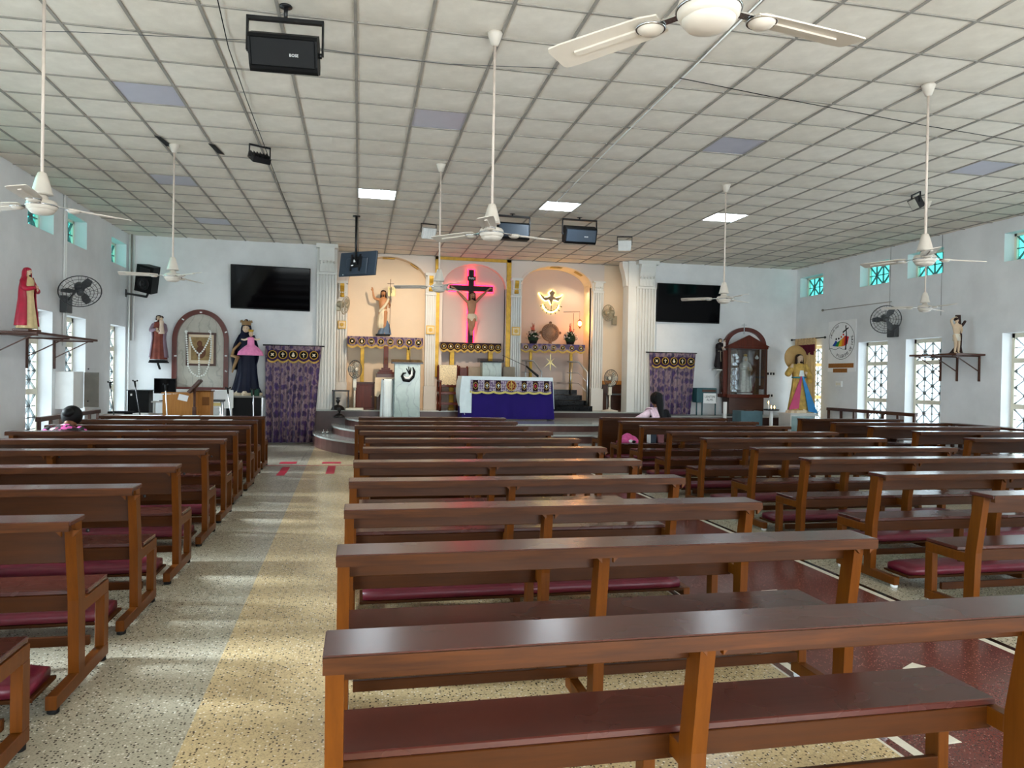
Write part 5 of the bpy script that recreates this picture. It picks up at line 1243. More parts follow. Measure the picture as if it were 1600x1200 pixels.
# small black chair and hand bells by the left pillar
r = thing('black_stool', (-.42, 16.95, ZP), 'small black stool frame at the foot of the left pillar', 'stool')
b = MB(); b.cbox(-.60, -.22, 16.75, 16.98, ZP+.42, ZP+.45, BLACKM, .004); part('seat', b, r)
for xx, yy in ((-.58, 16.77), (-.26, 16.77), (-.58, 16.94), (-.26, 16.94)): b = MB(); b.box(xx, xx+.03, yy, yy+.03, ZP, ZP+.42, BLACKM); part('leg', b, r)
BR = mat('dark_bronze', (48, 46, 46), .3, .7)
for k, (xp, yp, Yb, zb, s_) in enumerate(((528, 638, 16.95, ZP, 1.0), (530, 657, 16.55, .60, .8))):
    q = at(xp, yp, Y=Yb); r = thing('altar_bell', (q.x, Yb, zb), ('dark bronze gong bell on the platform beside the left pillar', 'smaller dark bronze bell one step lower beside the left pillar')[k], 'bell')
    b = MB(); b.lathe([(.15*s_, 0), (.15*s_, .015), (.13*s_, .06*s_), (.08*s_, .10*s_), (.02, .12*s_)], BR, (q.x, Yb, zb), 20); part('bell_body', b, r); b = MB(); b.lathe([(.012, .11*s_), (.02, .15*s_), (.045*s_, .19*s_), (.05*s_, .21*s_), (.02, .24*s_), (.06*s_, .27*s_), (.01, .285*s_)], BR, (q.x, Yb, zb), 14); part('handle', b, r)
for k, xp in enumerate((505, 511)):
    q = at(xp, 667, Y=16.0); b = MB(); b.ball((q.x, 16.2, .27+.03), .03, CHROME, 1.2, 1, 1); b.lathe([(.006, .055), (.006, .09)], CHROME, (q.x, 16.2, .27), 8)
    tag(part('hand_bell', b), 'shiny little hand bell on the lowest step, %s of two' % ('left' if k == 0 else 'right'), 'bell', 'shiny hand bells')

# ================================================================ front wall left
def tv(x0, x1, y0, y1, label, tiltz, lean):
    c = at((x0+x1)/2, (y0+y1)/2, Y=YF-.12); w_ = (at(x1, y0, Y=YF-.12)-at(x0, y0, Y=YF-.12)).x; h_ = at(x0, y0, Y=YF-.12).z-at(x0, y1, Y=YF-.12).z
    r = thing('television', (c.x, YF-.1, c.z), label, 'television'); M = Matrix.Translation(c) @ Matrix.Rotation(lean, 4, 'Y') @ Matrix.Rotation(tiltz, 4, 'X')
    b = MB(); b.M = M; b.cbox(-w_/2, w_/2, -.02, .03, -h_/2, h_/2, BLACK, .008); part('bezel', b, r)
    b = MB(); b.M = M; b.box(-w_/2+.015, w_/2-.015, -.024, -.019, -h_/2+.03, h_/2-.015, SCREEN); part('screen', b, r)
    b = MB(); b.box(c.x-.25, c.x+.25, c.y+.02, YF, c.z-.2, c.z+.2, BLACKM); part('wall_mount', b, r)
tv(361, 485.5, 416, 484.5, 'large black television on the front wall left of the pillar', .17, .012)
tv(1027, 1125.5, 444, 504.5, 'black television reflecting windows on the front wall right of the pillar', .06, .0)

def wall_arch(xl, xr, ytop, ysp, ybot, Y, fr, label, inner, base_label):
    L_, R_ = at(xl, 560, Y=Y).x, at(xr, 560, Y=Y).x; zt1 = at((xl+xr)/2, ytop, Y=Y).z; zs = at(xl, ysp, Y=Y).z; zb = at((xl+xr)/2, ybot, Y=Y).z
    r = thing('wall_arch', ((L_+R_)/2, Y, zb), label, 'arch'); n = 24; c, hw = (L_+R_)/2, (R_-L_)/2
    o = [(c-hw*math.cos(PI*k/n), zs+(zt1-zs)*math.sin(PI*k/n)) for k in range(n+1)]; i_ = [(c-(hw-fr)*math.cos(PI*k/n), zs+(zt1-zs-fr)*math.sin(PI*k/n)) for k in range(n+1)]
    ops = [(L_, zb)]+o+[(R_, zb)]; ips = [(L_+fr, zb+fr)]+i_+[(R_-fr, zb+fr)]
    b = MB(); N = len(ops); y0, y1 = Y-.10, Y
    vs = [(x, y0, z) for x, z in ops]+[(x, y0, z) for x, z in ips]+[(x, y1, z) for x, z in ops]+[(x, y1, z) for x, z in ips]; fs = []
    for k in range(N):
        j = (k+1) % N; fs += [(k, j, j+N, k+N), (k, k+2*N, j+2*N, j), (k+N, j+N, j+3*N, k+3*N)]
    b.add(vs, fs, BROWNT); part('arch_frame', b, r)
    b = MB(); b.prism(ips, Y-.02, Y-.004, inner); part('inset_slab', b, r, label='grey marble slab')
    return r, L_, R_, zb, zt1, zs
r, L_, R_, zb, zt1, zs = wall_arch(270, 358, 484, 531, 612, YF, .10, 'tall brown framed arch with grey marble back holding a framed icon', MARB_C, '')
for k, (xx, yy, rr) in enumerate(((286, 499, .5), (314, 488, 0), (353, 519, -.4), (274, 556, 0), (353, 556, 0), (353, 580, .5))):
    q = at(xx, yy, Y=YF-.11); b = MB(); b.M = Matrix.Translation(q) @ Matrix.Rotation(rr, 4, 'Y'); b.cbox(-.025, .025, -.012, 0, -.014, .014, WHITE, .003); part('mount_clip', b, r, label='small white clip')
b = MB(); b.box(L_+.02, R_-.02, YF-.16, YF, zb-.06, zb+.02, BROWNT); part('arch_sill', b, r)
# framed icon
A, B = at(291, 519, Y=YF-.06), at(337, 572, Y=YF-.06); r = thing('framed_icon', ((A.x+B.x)/2, YF-.05, B.z), 'dark framed icon picture inside the brown arch, hung with white rosaries', 'picture')
b = MB(); t_ = .045
for q in ((A.x, B.x, A.z-t_, A.z), (A.x, B.x, B.z, B.z+t_), (A.x, A.x+t_, B.z+t_, A.z-t_), (B.x-t_, B.x, B.z+t_, A.z-t_)): b.box(q[0], q[1], YF-.075, YF-.03, q[2], q[3], W_DARK)
part('picture_frame', b, r); b = MB(); b.box(A.x+t_, B.x-t_, YF-.05, YF-.035, B.z+t_, A.z-t_, CLOTHC); part('picture_mat', b, r)
b = MB(); b.box(A.x+.10, B.x-.10, YF-.055, YF-.05, B.z+.12, A.z-.10, mat('aged_gold_picture', (150, 124, 84), .5, 0, .35, 7)); im = part('picture_print', b, r)
b = MB(); mx_, mz_ = (A.x+B.x)/2, (A.z+B.z)/2; b.ball((mx_-.03, YF-.058, mz_+.12), .055, mat('icon_brown', (104, 66, 46), .5), 1, .08, 1.2); b.ball((mx_-.0, YF-.058, mz_-.06), .10, MATS['icon_brown'], 1, .06, 1.4); b.ball((mx_+.06, YF-.06, mz_+.02), .035, SKIN_D, 1, .1, 1.2); b.ball((mx_-.03, YF-.062, mz_+.11), .03, SKIN_D, 1, .1, 1.2); part('icon_figures', b, im)
# rosaries
BEAD = mat('white_bead', (236, 236, 230), .4)
def rosary(pts, n, name_label, cross=True):
    P = [at(x, y, Y=YF-.13) for x, y in pts]; r = thing('rosary', P[0], name_label, 'rosary', 'white rosaries hung over the icon')
    L = [0]
    for i in range(1, len(P)): L.append(L[-1]+(P[i]-P[i-1]).length)
    for k in range(n):
        d = L[-1]*k/(n-1); i = next((j for j in range(1, len(L)) if L[j] >= d-1e-6), len(L)-1); t_ = (d-L[i-1])/(L[i]-L[i-1]); q = P[i-1].lerp(P[i], t_)
        o = bpy.data.objects.new('bead', pmesh(('bead', 0), lambda b: b.ball((0, 0, 0), .021, BEAD, n=8, rows=5))); o.parent = r; o.location = q-P[0]; col.objects.link(o)
    b = MB(); b.tube(P, .003, BEAD, 4); part('cord', b, r)
rosary([(291, 518), (292, 535), (293, 555), (294, 572), (300, 583), (310, 589), (320, 585), (326, 572), (329, 555), (330, 535), (329, 520)], 44, 'outer white bead rosary looping below the framed icon')
rosary([(297, 528), (300, 540), (306, 549), (312, 554), (318, 547), (324, 536), (328, 526)], 18, 'inner white bead rosary across the icon')
rosary([(311, 556), (311, 570), (311, 584)], 9, 'short hanging strand of white beads with tassel below the icon')
for k, xp in enumerate((291, 328)):
    q = at(xp, 518, Y=YF-.12); b = MB()
    for a in range(7): b.ball(q+Vector((.022*math.cos(a), -.01, .022*math.sin(a))), .014, BEAD, n=6, rows=4)
    tag(part('rosary_knot', b), 'white bead knot at the %s upper corner of the icon' % ('left' if k == 0 else 'right'), 'rosary')

# ---- statues on walls
def robed(name, x, y, z, h, label, robe_m, mantle_m=None, hair_m=HAIRB, yaw=0, brd=True, skin=SKIN_P, plinth=BLACK, hooded=None, child_m=None, cord=None, arms='fold', sash=None):
    r = thing(name, (x, y, z), label, 'statue'); M = place(x, y, z, h, yaw)
    b = MB(); b.M = M; b.cbox(-.16, .16, -.13, .13, 0, .035, plinth, .006); part('plinth', b, r)
    b = MB(); b.M = M; b.M = M @ Matrix.Translation((0, 0, .03)); robe(b, ROBE_P, robe_m, 9, .09); part('robe', b, r)
    b = MB(); b.M = M; L_ = head(b, (0, -.005, .945), .062, skin); b.tube([(0, 0, .86), (0, 0, .91)], .032, skin, 10); hd = part('head', b, r)
    face(r, L_, .062, hd)
    b = MB(); b.M = M
    if hooded: hood(b, (0, .0, .945), .064, hooded, 2.3, 1.12)
    else: long_hair(b, (0, 0, .95), .063, hair_m, .6)
    if brd: beard(b, L_, .062, hair_m)
    part('veil' if hooded else 'hair', b, hd)
    sm = mantle_m or robe_m
    if mantle_m:
        b = MB(); b.M = M; rings = []
        for k in range(15):
            v = k/14; z_ = .87-.78*v; R = []; rx = .10+.095*v+.03*math.sin(PI*min(1, v*2.2)); ry = .08+.08*v
            for i in range(26):
                a = PI*(-.22)+PI*1.44*i/25-.25*v*0; q = 1+.05*v*math.sin(a*9); R.append(Vector((rx*q*math.cos(a), ry*q*math.sin(a)+.0, z_)))
            for i in range(25, -1, -1):
                a = PI*(-.22)+PI*1.44*i/25; q = .90+.05*v*math.sin(a*9); R.append(Vector((rx*q*math.cos(a), ry*q*math.sin(a), z_)))
            rings.append(R)
        b.loft(rings, mantle_m); part('mantle', b, r)
    b = MB(); b.M = M
    if arms == 'fold':
        limb(b, [(-.115, 0, .80), (-.145, -.06, .68), (-.04, -.14, .70)], [.042, .042, .030], sm); limb(b, [(.115, 0, .80), (.145, -.06, .66), (.05, -.14, .66)], [.042, .042, .030], sm)
        part('sleeves', b, r); b = MB(); b.M = M; hand(b, (-.04, -.145, .70), (1, -.1, .2), (0, -1, 0), .085, skin, .3); hand(b, (.05, -.15, .66), (-1, -.1, .2), (0, -1, 0), .085, skin, .3); part('hands', b, r)
    if cord: b = MB(); b.M = M; b.ring((0, 0, .60), .115, .008, cord, 24, 5, 'z', sz=.8); b.tube([(-.03, -.10, .60), (-.04, -.115, .40), (-.03, -.13, .25)], .008, cord, 6); part('rope_belt', b, r)
    if child_m:
        b = MB(); b.M = M @ Matrix.Translation((.085, -.13, .60)) @ Matrix.Scale(.36, 4); robe(b, ROBE_P, child_m, 7, .05); L2 = head(b, (0, 0, .97), .12, skin); ch = part('held_child', b, r)
        face(r, L2, .12, ch); b = MB(); b.M = L2; b.ball((0, .02*1, .035), .118, hair_m, .95, 1.1, .85); part('child_hair', b, ch)
    return r, M
g0, g1 = at(248, 565, Y=16.95), at(249, 494, Y=16.95)
robed('standing_saint_statue', g0.x, 16.93, g0.z, g1.z-g0.z, 'small statue of a bearded man in brown holding a child, left of the arch', mat('mauve_brown_robe', (122, 62, 50), .5, 0, .3), mat('lilac_tunic', (140, 118, 130), .5), brd=True, child_m=mat('child_cream', (214, 190, 170), .5))
b = MB(); b.cbox(g0.x-.17, g0.x+.17, 16.80, YF, g0.z-.03, g0.z, BLACK, .005); b.bar((g0.x, 17.05, g0.z-.16), (g0.x, 16.88, g0.z-.03), .04, .02, BLACK); tag(part('wall_bracket', b), 'small dark bracket under the saint with child left of the arch', 'bracket')

# crowned lady with doll
m0, m1 = at(384, 618, Y=16.85), at(386, 500, Y=16.85); hM = m1.z-m0.z; NAVY = mat('navy_mantle', (13, 18, 40), .5, 0, .2); GTRIM = mat('bronze_trim', (150, 118, 78), .45, .2)
r = thing('crowned_lady_statue', (m0.x, 16.85, m0.z), 'crowned lady statue in navy mantle holding a doll in pink dress', 'statue'); M = place(m0.x, 16.85, m0.z, hM)
b = MB(); b.M = M; robe(b, subdiv_prof([(0, .19, .12, -.0, 0), (.03, .20, .13, 0, 0), (.06, .16, .11, 0, 0)]), CLOTHC, 11, .12); part('cloud_base', b, r)
b = MB(); b.M = M; robe(b, subdiv_prof([(.04, .19, .12, 0, 0), (.12, .155, .105, 0, 0), (.30, .125, .095, .01, 0), (.50, .115, .09, .01, 0), (.66, .125, .085, .0, 0), (.78, .10, .075, -.01, 0), (.85, .05, .05, -.01, 0)]), NAVY, 9, .10); part('robe', b, r)
b = MB(); b.M = M; L_ = head(b, (-.005, -.02, .875), .055, SKIN_P); b.tube([(0, 0, .80), (0, -.01, .85)], .03, SKIN_P, 10); hd = part('head', b, r); face(r, L_, .055, hd)
b = MB(); b.M = M; hood(b, (-.005, 0, .885), .062, NAVY, 2.6, 1.12); part('veil', b, hd)
b = MB(); b.M = M; rings = []
for k in range(13):
    v = k/12; z_ = .80-.46*v; R = []; rx = .10+.075*math.sin(PI*min(1, v*1.15)*.75)
    for i in range(22): a = PI*(-.05)+PI*1.25*i/21; R.append(Vector((rx*math.cos(a)-.025*v, .10*math.sin(a)+.0, z_)))
    for i in range(21, -1, -1): a = PI*(-.05)+PI*1.25*i/21; R.append(Vector((rx*.88*math.cos(a)-.025*v, .09*math.sin(a), z_)))
    rings.append(R)
b.loft(rings, NAVY); part('mantle', b, r)
b = MB(); b.M = M; b.tube([(-.06, -.07, .70), (-.15, -.06, .60), (-.17, -.05, .52), (-.09, -.10, .50), (-.13, -.10, .40), (-.16, -.09, .30)], [.015, .02, .028, .03, .02, .008], GTRIM, 8); part('bronze_hem', b, r)
b = MB(); b.M = M; b.lathe([(.052, 0), (.060, .01), (.062, .04), (.070, .055), (.05, .05), (.03, .045)], GTRIM, (-.005, 0, .925), 16)
for q in range(8): a = q*PI/4; b.lathe([(.012, 0), (.008, .02), (.002, .035)], GTRIM, (-.005+.068*math.cos(a), .068*math.sin(a), .965), 6)
b.ball((-.005, 0, .985), .028, W_DARK, n=10, rows=6); part('crown', b, r)
PINK = mat('pink_tulle', (236, 140, 186), .7, 0, .1, 20, .2); b = MB(); b.M = M @ Matrix.Translation((.075, -.14, .53))
robe(b, subdiv_prof([(0, .155, .11, 0, 0), (.05, .14, .10, 0, 0), (.10, .095, .07, 0, 0), (.14, .045, .04, 0, 0), (.19, .042, .035, 0, 0), (.225, .05, .035, 0, 0), (.24, .02, .02, 0, 0)]), PINK, 14, .07, n=56, ztop=.2); dl = part('pink_doll_dress', b, r, label='doll in a pink tulle dress')
b = MB(); b.M = M; L2 = head(b, (.075, -.145, .81), .034, SKIN_P)
limb(b, [(.04, -.14, .75), (.0, -.16, .73), (-.035, -.17, .735)], [.014, .012, .009], CLOTHC); limb(b, [(.11, -.14, .75), (.15, -.16, .735), (.185, -.17, .745)], [.014, .012, .009], CLOTHC); part('doll_head', b, dl); face(r, L2, .034, dl)
b = MB(); b.M = M; b.lathe([(.026, 0), (.03, .005), (.036, .03), (.02, .02)], GOLD, (.075, -.145, .835), 10); part('doll_crown', b, dl)

# friar statue right
f0, f1 = at(1124, 577, Y=16.9), at(1128, 530, Y=16.9)
robed('friar_statue', f0.x, 16.88, f0.z, f1.z-f0.z, 'small friar statue in black habit carrying a child beside the shrine case', mat('black_habit', (34, 24, 26), .5), mat('black_habit', (34, 24, 26), .5), brd=False, child_m=mat('child_white', (220, 206, 200), .5), cord=CLOTHC)
b = MB(); b.cbox(f0.x-.18, f0.x+.18, 16.72, YF, f0.z-.03, f0.z, WHITE, .005); b.bar((f0.x, 17.05, f0.z-.2), (f0.x, 16.85, f0.z-.03), .05, .02, WHITE); tag(part('wall_bracket', b), 'white bracket under the friar statue', 'bracket')

# mercy statue on pedestal
d0, d1 = at(1247, 645, Y=15.75), at(1242, 553, Y=15.75); hD = (d1.z-d0.z); YEL_R = mat('ochre_robe_paint', (196, 160, 84), .5, 0, .3, 9)
r = thing('robed_statue_with_rays', (d0.x, 15.75, d0.z), 'bearded statue in ochre robe with round halo and red and blue rays', 'statue'); M = place(d0.x, 15.75, d0.z, hD, .0)
b = MB(); b.M = M; robe(b, subdiv_prof([(0, .21, .12, 0, 0), (.04, .20, .12, 0, 0), (.07, .12, .09, 0, 0)]), CLOTHC, 9, .10); part('cloud_base', b, r)
b = MB(); b.M = M; robe(b, subdiv_prof([(.05, .17, .11, 0, 0), (.2, .15, .10, 0, 0), (.42, .12, .085, 0, 0), (.58, .105, .075, 0, 0), (.72, .13, .078, 0, 0), (.80, .12, .065, 0, 0), (.84, .06, .045, 0, 0)]), YEL_R, 10, .11, n=60); part('robe', b, r)
b = MB(); b.M = M; b.tube([(0, 0, .82), (0, 0, .88)], .034, SKIN_P, 10); L_ = head(b, (0, -.02, .915), .066, SKIN_P); hd = part('head', b, r); face(r, L_, .066, hd)
b = MB(); b.M = M; long_hair(b, (0, -.005, .92), .069, HAIRB, 2.0); beard(b, L_, .066, HAIRB); part('hair', b, hd)
b = MB(); b.M = M; b.lathe([(.205, -.012), (.21, -.006), (.21, .006), (.205, .012)], mat('tan_halo', (178, 142, 88), .5, .1), (-.01, .09, .94), 40, axis='y'); part('halo_disc', b, r)
b = MB(); b.M = M; limb(b, [(-.12, 0, .79), (-.23, -.04, .66), (-.21, -.10, .73)], [.05, .055, .04], YEL_R); part('sleeve', b, r); b = MB(); b.M = M; limb(b, [(.12, 0, .79), (.19, -.03, .62), (.10, -.12, .66)], [.05, .055, .045], YEL_R); robe(b, subdiv_prof([(.50, .03, .02, .19, -.03), (.56, .055, .04, .18, -.04), (.66, .05, .04, .16, -.04)]), YEL_R, 5, .05); part('sleeve', b, r)
b = MB(); b.M = M; hand(b, (-.205, -.11, .745), (.05, -.1, 1), (0, -1, 0), .10, SKIN_P, .2); hand(b, (.09, -.13, .67), (-1, -.1, .15), (0, -1, 0), .10, SKIN_P, .3); part('hands', b, r)
b = MB(); b.M = M; b.prism([(-.05, .62), (.05, .62), (.03, .72), (-.03, .72)], -.088, -.075, CLOTHW, 'xz'); b.ring((0, 0, .60), .112, .016, mat('teal_sash', (58, 128, 140), .5), 30, 6, 'z', sz=.74); part('sash', b, r)
for k, (pts, m_) in enumerate((([(-.02, .62), (.0, .62), (-.10, .08), (-.27, .06)], mat('crimson_ray_paint', (190, 66, 112), .45)), ([(.0, .62), (.025, .62), (.26, .0), (.10, .03)], mat('blue_ray_paint', (44, 132, 196), .45)))):
    b = MB(); b.M = M; (a0, a1), (c0_, c1_), (e0, e1), (g0_, g1_) = pts
    P = [Vector((a0, -.10, a1)), Vector((c0_, -.10, c1_)), Vector((e0, -.17, e1)), Vector((g0_, -.15, g1_))]; b.add(P+[p_+Vector((0, .012, 0)) for p_ in P], [(0, 1, 2, 3), (7, 6, 5, 4), (0, 4, 5, 1), (1, 5, 6, 2), (2, 6, 7, 3), (3, 7, 4, 0)], m_); part('painted_ray', b, r, label=('crimson ray', 'blue ray')[k])
pz0 = d0.z; r = thing('white_pedestal', (d0.x, 15.75, 0), 'white pedestal cabinet under the statue with red and blue rays', 'pedestal')
b = MB(); b.cbox(d0.x-.36, d0.x+.30, 15.5, 16.0, 0, pz0-.03, WHITE, .006); part('body', b, r); b = MB(); b.cbox(d0.x-.39, d0.x+.33, 15.46, 16.03, pz0-.03, pz0, WHITE, .005); part('top', b, r)
b = MB(); b.box(d0.x-.33, d0.x+.27, 15.488, 15.5, .1, pz0-.07, mat('pedestal_glass', (150, 176, 178), .08, 0, .15)); part('glass_front', b, r)

# red draped statue on the left wall shelf
sh = at(42, 518, X=-4.45)
r_, M = robed('red_robed_statue', -4.45, sh.y, sh.z, at(42, 420, X=-4.45).z-sh.z, 'statue in a long crimson and cream robe standing on the left wall shelf', mat('cream_gilt_robe', (206, 184, 138), .5, 0, .2), mat('crimson_mantle', (160, 18, 48), .45, 0, .25), yaw=1.35, hooded=mat('crimson_mantle', (160, 18, 48)), brd=True, plinth=W_DARK)
def wall_shelf(y0, y1, X, s, z, dep, label):
    r = thing('wall_shelf', (X, (y0+y1)/2, z), label, 'shelf'); b = MB(); xs_ = sorted((X, X+s*dep)); b.cbox(xs_[0], xs_[1], y0, y1, z-.035, z, W_DARK, .004); part('shelf_board', b, r)
    for yy in (y0+.12, (y0+y1)/2+.05, y1-.12):
        b = MB(); b.bar((X+s*.015, yy, z-.5), (X+s*.015, yy, z-.03), .03, .03, W_DARK); b.bar((X+s*.02, yy, z-.32), (X+s*dep*.85, yy, z-.04), .015, .015, W_DARK); b.bar((X+s*.01, yy, z-.045), (X+s*dep*.95, yy, z-.045), .02, .02, W_DARK); part('bracket', b, r)
wall_shelf(11.0, 13.35, XL, 1, sh.z, .62, 'brown bracketed shelf on the left wall carrying the crimson robed statue')
# bound figure on right wall shelf
e0 = at(1494, 553, X=10.72); e1 = at(1494, 498, X=10.72); hS = (e1.z-e0.z)/.97
r = thing('bound_youth_statue', (10.72, e0.y, e0.z), 'pale statue of a youth in loincloth bound to a dark tree trunk', 'statue'); M = place(10.72, e0.y, e0.z, hS, -.25)
TRK = mat('dark_trunk_paint', (52, 34, 30), .6, 0, .4, 14, .6)
b = MB(); b.M = M; robe(b, subdiv_prof([(0, .20, .14, .03, .05), (.05, .15, .10, .05, .07), (.2, .085, .07, .10, .09), (.5, .08, .07, .12, .10), (.8, .075, .06, .10, .10), (1.08, .07, .06, .08, .10)]), TRK, 5, .1); limb(b, [(.10, .10, .72), (.20, .10, .80), (.26, .08, .90)], [.05, .04, .035], TRK); part('tree_trunk', b, r)
b = MB(); b.M = M
limb(b, [(-.045, 0, .50), (-.05, -.05, .27), (-.04, -.0, .05)], [.058, .040, .024], SKIN_P); limb(b, [(.04, 0, .50), (.05, -.02, .27), (.04, -.03, .05)], [.058, .040, .024], SKIN_P)
robe(b, subdiv_prof([(.46, .085, .06, 0, 0), (.56, .075, .055, 0, 0), (.66, .10, .065, 0, 0), (.75, .115, .065, 0, 0), (.80, .10, .05, 0, 0), (.835, .04, .035, 0, 0), (.87, .03, .03, 0, 0)]), SKIN_P, 5, 0, ztop=1)
limb(b, [(-.10, 0, .78), (-.15, -.0, .92), (-.03, .05, 1.0)], [.036, .03, .02], SKIN_P); limb(b, [(.10, 0, .78), (.15, .03, .64), (.12, .08, .53)], [.036, .03, .02], SKIN_P); hand(b, (-.03, .05, 1.0), (1, 0, .1), (0, -1, 0), .09, SKIN_P, .5); hand(b, (.12, .08, .53), (-.2, 0, -1), (0, 1, 0), .09, SKIN_P, .5)
for s in (-1, 1): b.ball((s*.045, -.05, .03), .026, SKIN_P, 1, 2.2, .8)
L_ = head(b, (-.01, -.01, .925), .062, SKIN_P, .2); bd_ = part('body', b, r, smooth_fuse=.006*hS); face(r, L_, .062, bd_)
b = MB(); b.M = L_; b.ball((0, .012, .022), .066, HAIRB, .95, 1.05, .85); part('hair', b, bd_)
b = MB(); b.M = M; robe(b, subdiv_prof([(.36, .10, .075, 0, 0), (.46, .095, .07, 0, 0), (.55, .082, .062, 0, 0)]), mat('loin_cloth_pale', (212, 204, 188), .6), 8, .05, ztop=8); part('loin_cloth', b, bd_)
ys = at(1535, 552, X=XR).y, at(1462, 552, X=10.5).y
wall_shelf(11.2, 12.35, XR, -1, e0.z, .62, 'brown bracketed shelf on the right wall carrying the statue bound to a tree')
# ================================================================ purple curtains
def door_curtain(x0, x1, Y, z1, z0, taper, label, nf=7):
    r = thing('door_curtain', ((x0+x1)/2, Y, z0), label, 'curtain', 'purple brocade curtains on the front wall')
    b = MB(); n = 90
    def fn(u, v):
        xa, xb = x0+taper[0]*v, x1-taper[1]*v; return (xa+(xb-xa)*u, Y-.045-.04*math.sin(u*nf*2*PI+.6*math.sin(v*3))*(.5+.5*v), z1+(z0-z1)*v)
    b.grid(fn, n, 14, BROC, .006); part('curtain_cloth', b, r)
    b = MB(); b.tube([(x0-.06, Y+.02, z1+.01), (x1+.06, Y+.02, z1+.01)], .015, BLACKM, 8); part('curtain_rod', b, r)
    w_ = x1-x0; b = MB()
    b.grid(lambda u, v: (x0+w_*(.04+.92*u), Y-.105-.012*math.sin(u*nf*2*PI), z1-.10-.22*v-.05*abs(math.sin(u*5*PI))*v), 60, 4, mat('dark_purple_pelmet', (52, 26, 66), .6, 0, .2, 10), .006); pl = part('pelmet', b, r)
    b = MB(); b.grid(lambda u, v: (x0+w_*(.04+.92*u), Y-.112-.012*math.sin(u*nf*2*PI), z1-.29-.055*abs(math.sin(u*5*PI))-.04*v), 60, 2, GOLDC, .005); part('gold_trim', b, pl)
    for k in range(5): b = MB(); motif(b, x0+w_*(.04+.92*(k+.5)/5), Y-.125, z1-.20, .085, (3, 1, 0, 1, 3)[k]); part('embroidered_roundel', b, pl)
cz1, cz0 = at(460, 541, Y=YF-.05).z, .02
door_curtain(at(416, 541, Y=YF-.05).x, at(503, 541, Y=YF-.05).x, YF-.14, cz1, cz0, (.03, .15), 'purple brocade curtain with gold roundels reaching the floor, left of the steps')
door_curtain(at(1011, 552, Y=YF-.08).x, at(1083, 552, Y=YF-.08).x, YF-.18, at(1045, 552, Y=YF-.08).z, .71, (.05, .12), 'purple brocade curtain with gold roundels, right of the right pillar')
# beige curtain at the right corner window
ya, yb = 16.05, 16.85; zc1 = at(1268, 531, X=XR-.1).z; r = thing('window_curtain', (XR-.12, (ya+yb)/2, .4), 'beige curtain with dark red scalloped top hanging behind the haloed statue', 'curtain')
BEIGEC = mat('beige_curtain_cloth', (236, 204, 146), .7, 0, .08, 6)
b = MB(); b.grid(lambda u, v: (XR-.12-.03*math.sin(u*7*2*PI)-.0, ya+(yb-ya)*u, zc1+.02+(.35-zc1)*v), 70, 6, BEIGEC, (.006, 0, 0)); part('curtain_cloth', b, r)
b = MB(); b.grid(lambda u, v: (XR-.165-.03*math.sin(u*7*2*PI), ya-.02+(yb-ya+.04)*u, zc1+.04-.18*v), 70, 2, mat('striped_beige', (196, 164, 120), .7, 0, .2, 30), (.006, 0, 0)); b.grid(lambda u, v: (XR-.17-.03*math.sin(u*7*2*PI), ya-.02+(yb-ya+.04)*u, zc1-.12-(.16+.10*abs(math.sin(u*4*PI)))*v), 70, 3, mat('dark_red_cloth', (96, 24, 42), .7), (.006, 0, 0)); part('pelmet', b, r)
b = MB(); b.tube([(XR-.14, ya-.35, zc1+.03), (XR-.14, yb+.2, zc1+.03)], .014, BLACKM, 8); b.ball((XR-.14, ya-.37, zc1+.03), .03, BLACKM, n=8, rows=5); b.ball((XR-.14, yb+.2, zc1+.03), .03, BLACKM, n=8, rows=5); part('curtain_rod', b, r)

# ================================================================ glass case under the right arch
r, L_, R_, zb, zt1, zs = wall_arch(1129, 1194, 512, 540, 608, YF, .10, 'brown framed arch on the right front wall behind the glass display case', WALL, '')
A, B = at(1129, 540, Y=16.75), at(1192, 540, Y=16.75); zcb = at(1160, 616, Y=16.7).z; zct = at(1160, 545, Y=16.7).z; zap = at(1163, 524, Y=16.7).z
xa, xb = A.x+.10, B.x; r = thing('display_case', ((xa+xb)/2, 16.85, zcb), 'wooden glass fronted shrine case with gabled top holding a pale crowned statue', 'display case')
b = MB(); b.box(xa, xb, YF-.14, YF-.11, zcb, zct, W_DARK); part('back_board', b, r)
for q, nm in (((xa-.04, xa+.03), 'left'), ((xb-.03, xb+.02), 'right')): b = MB(); b.box(q[0], q[1], 16.56, 16.62, zcb, zct, W_DARK); b.box(q[0], q[1], YF-.17, YF-.11, zcb, zct, W_DARK); part('case_post', b, r)
b = MB(); b.box(xa-.08, xb+.05, 16.50, YF-.11, zcb-.08, zcb, W_RED); part('case_floor', b, r)
b = MB(); b.box(xa-.05, xb+.03, 16.54, YF-.11, zct, zct+.05, W_RED); b.prism([(xa-.1, zct+.05), (xb+.07, zct+.05), ((xa+xb)/2, zap)], 16.52, 16.58, W_RED); part('gabled_top', b, r)
b = MB(); b.box(xa+.03, xb-.03, 16.58, 16.585, zcb, zct, GLASSC); part('front_pane', b, r)
b = MB(); b.box(xb-.012, xb-.007, 16.60, YF-.17, zcb, zct, GLASSC); part('side_pane', b, r)
b = MB(); b.box(xa-.14, xa-.04, 16.60, 16.66, zcb-.06, zct-.05, W_RED); part('open_door', b, r)
b = MB(); b.cbox(xa+.04, xb-.02, 16.62, YF-.11, zcb-.50, zcb-.08, W_DARK, .008); part('base_cabinet', b, r)
xm = (xa+xb)/2+.03; ST = mat('silver_robe', (186, 184, 176), .35, .3, .2, 20)
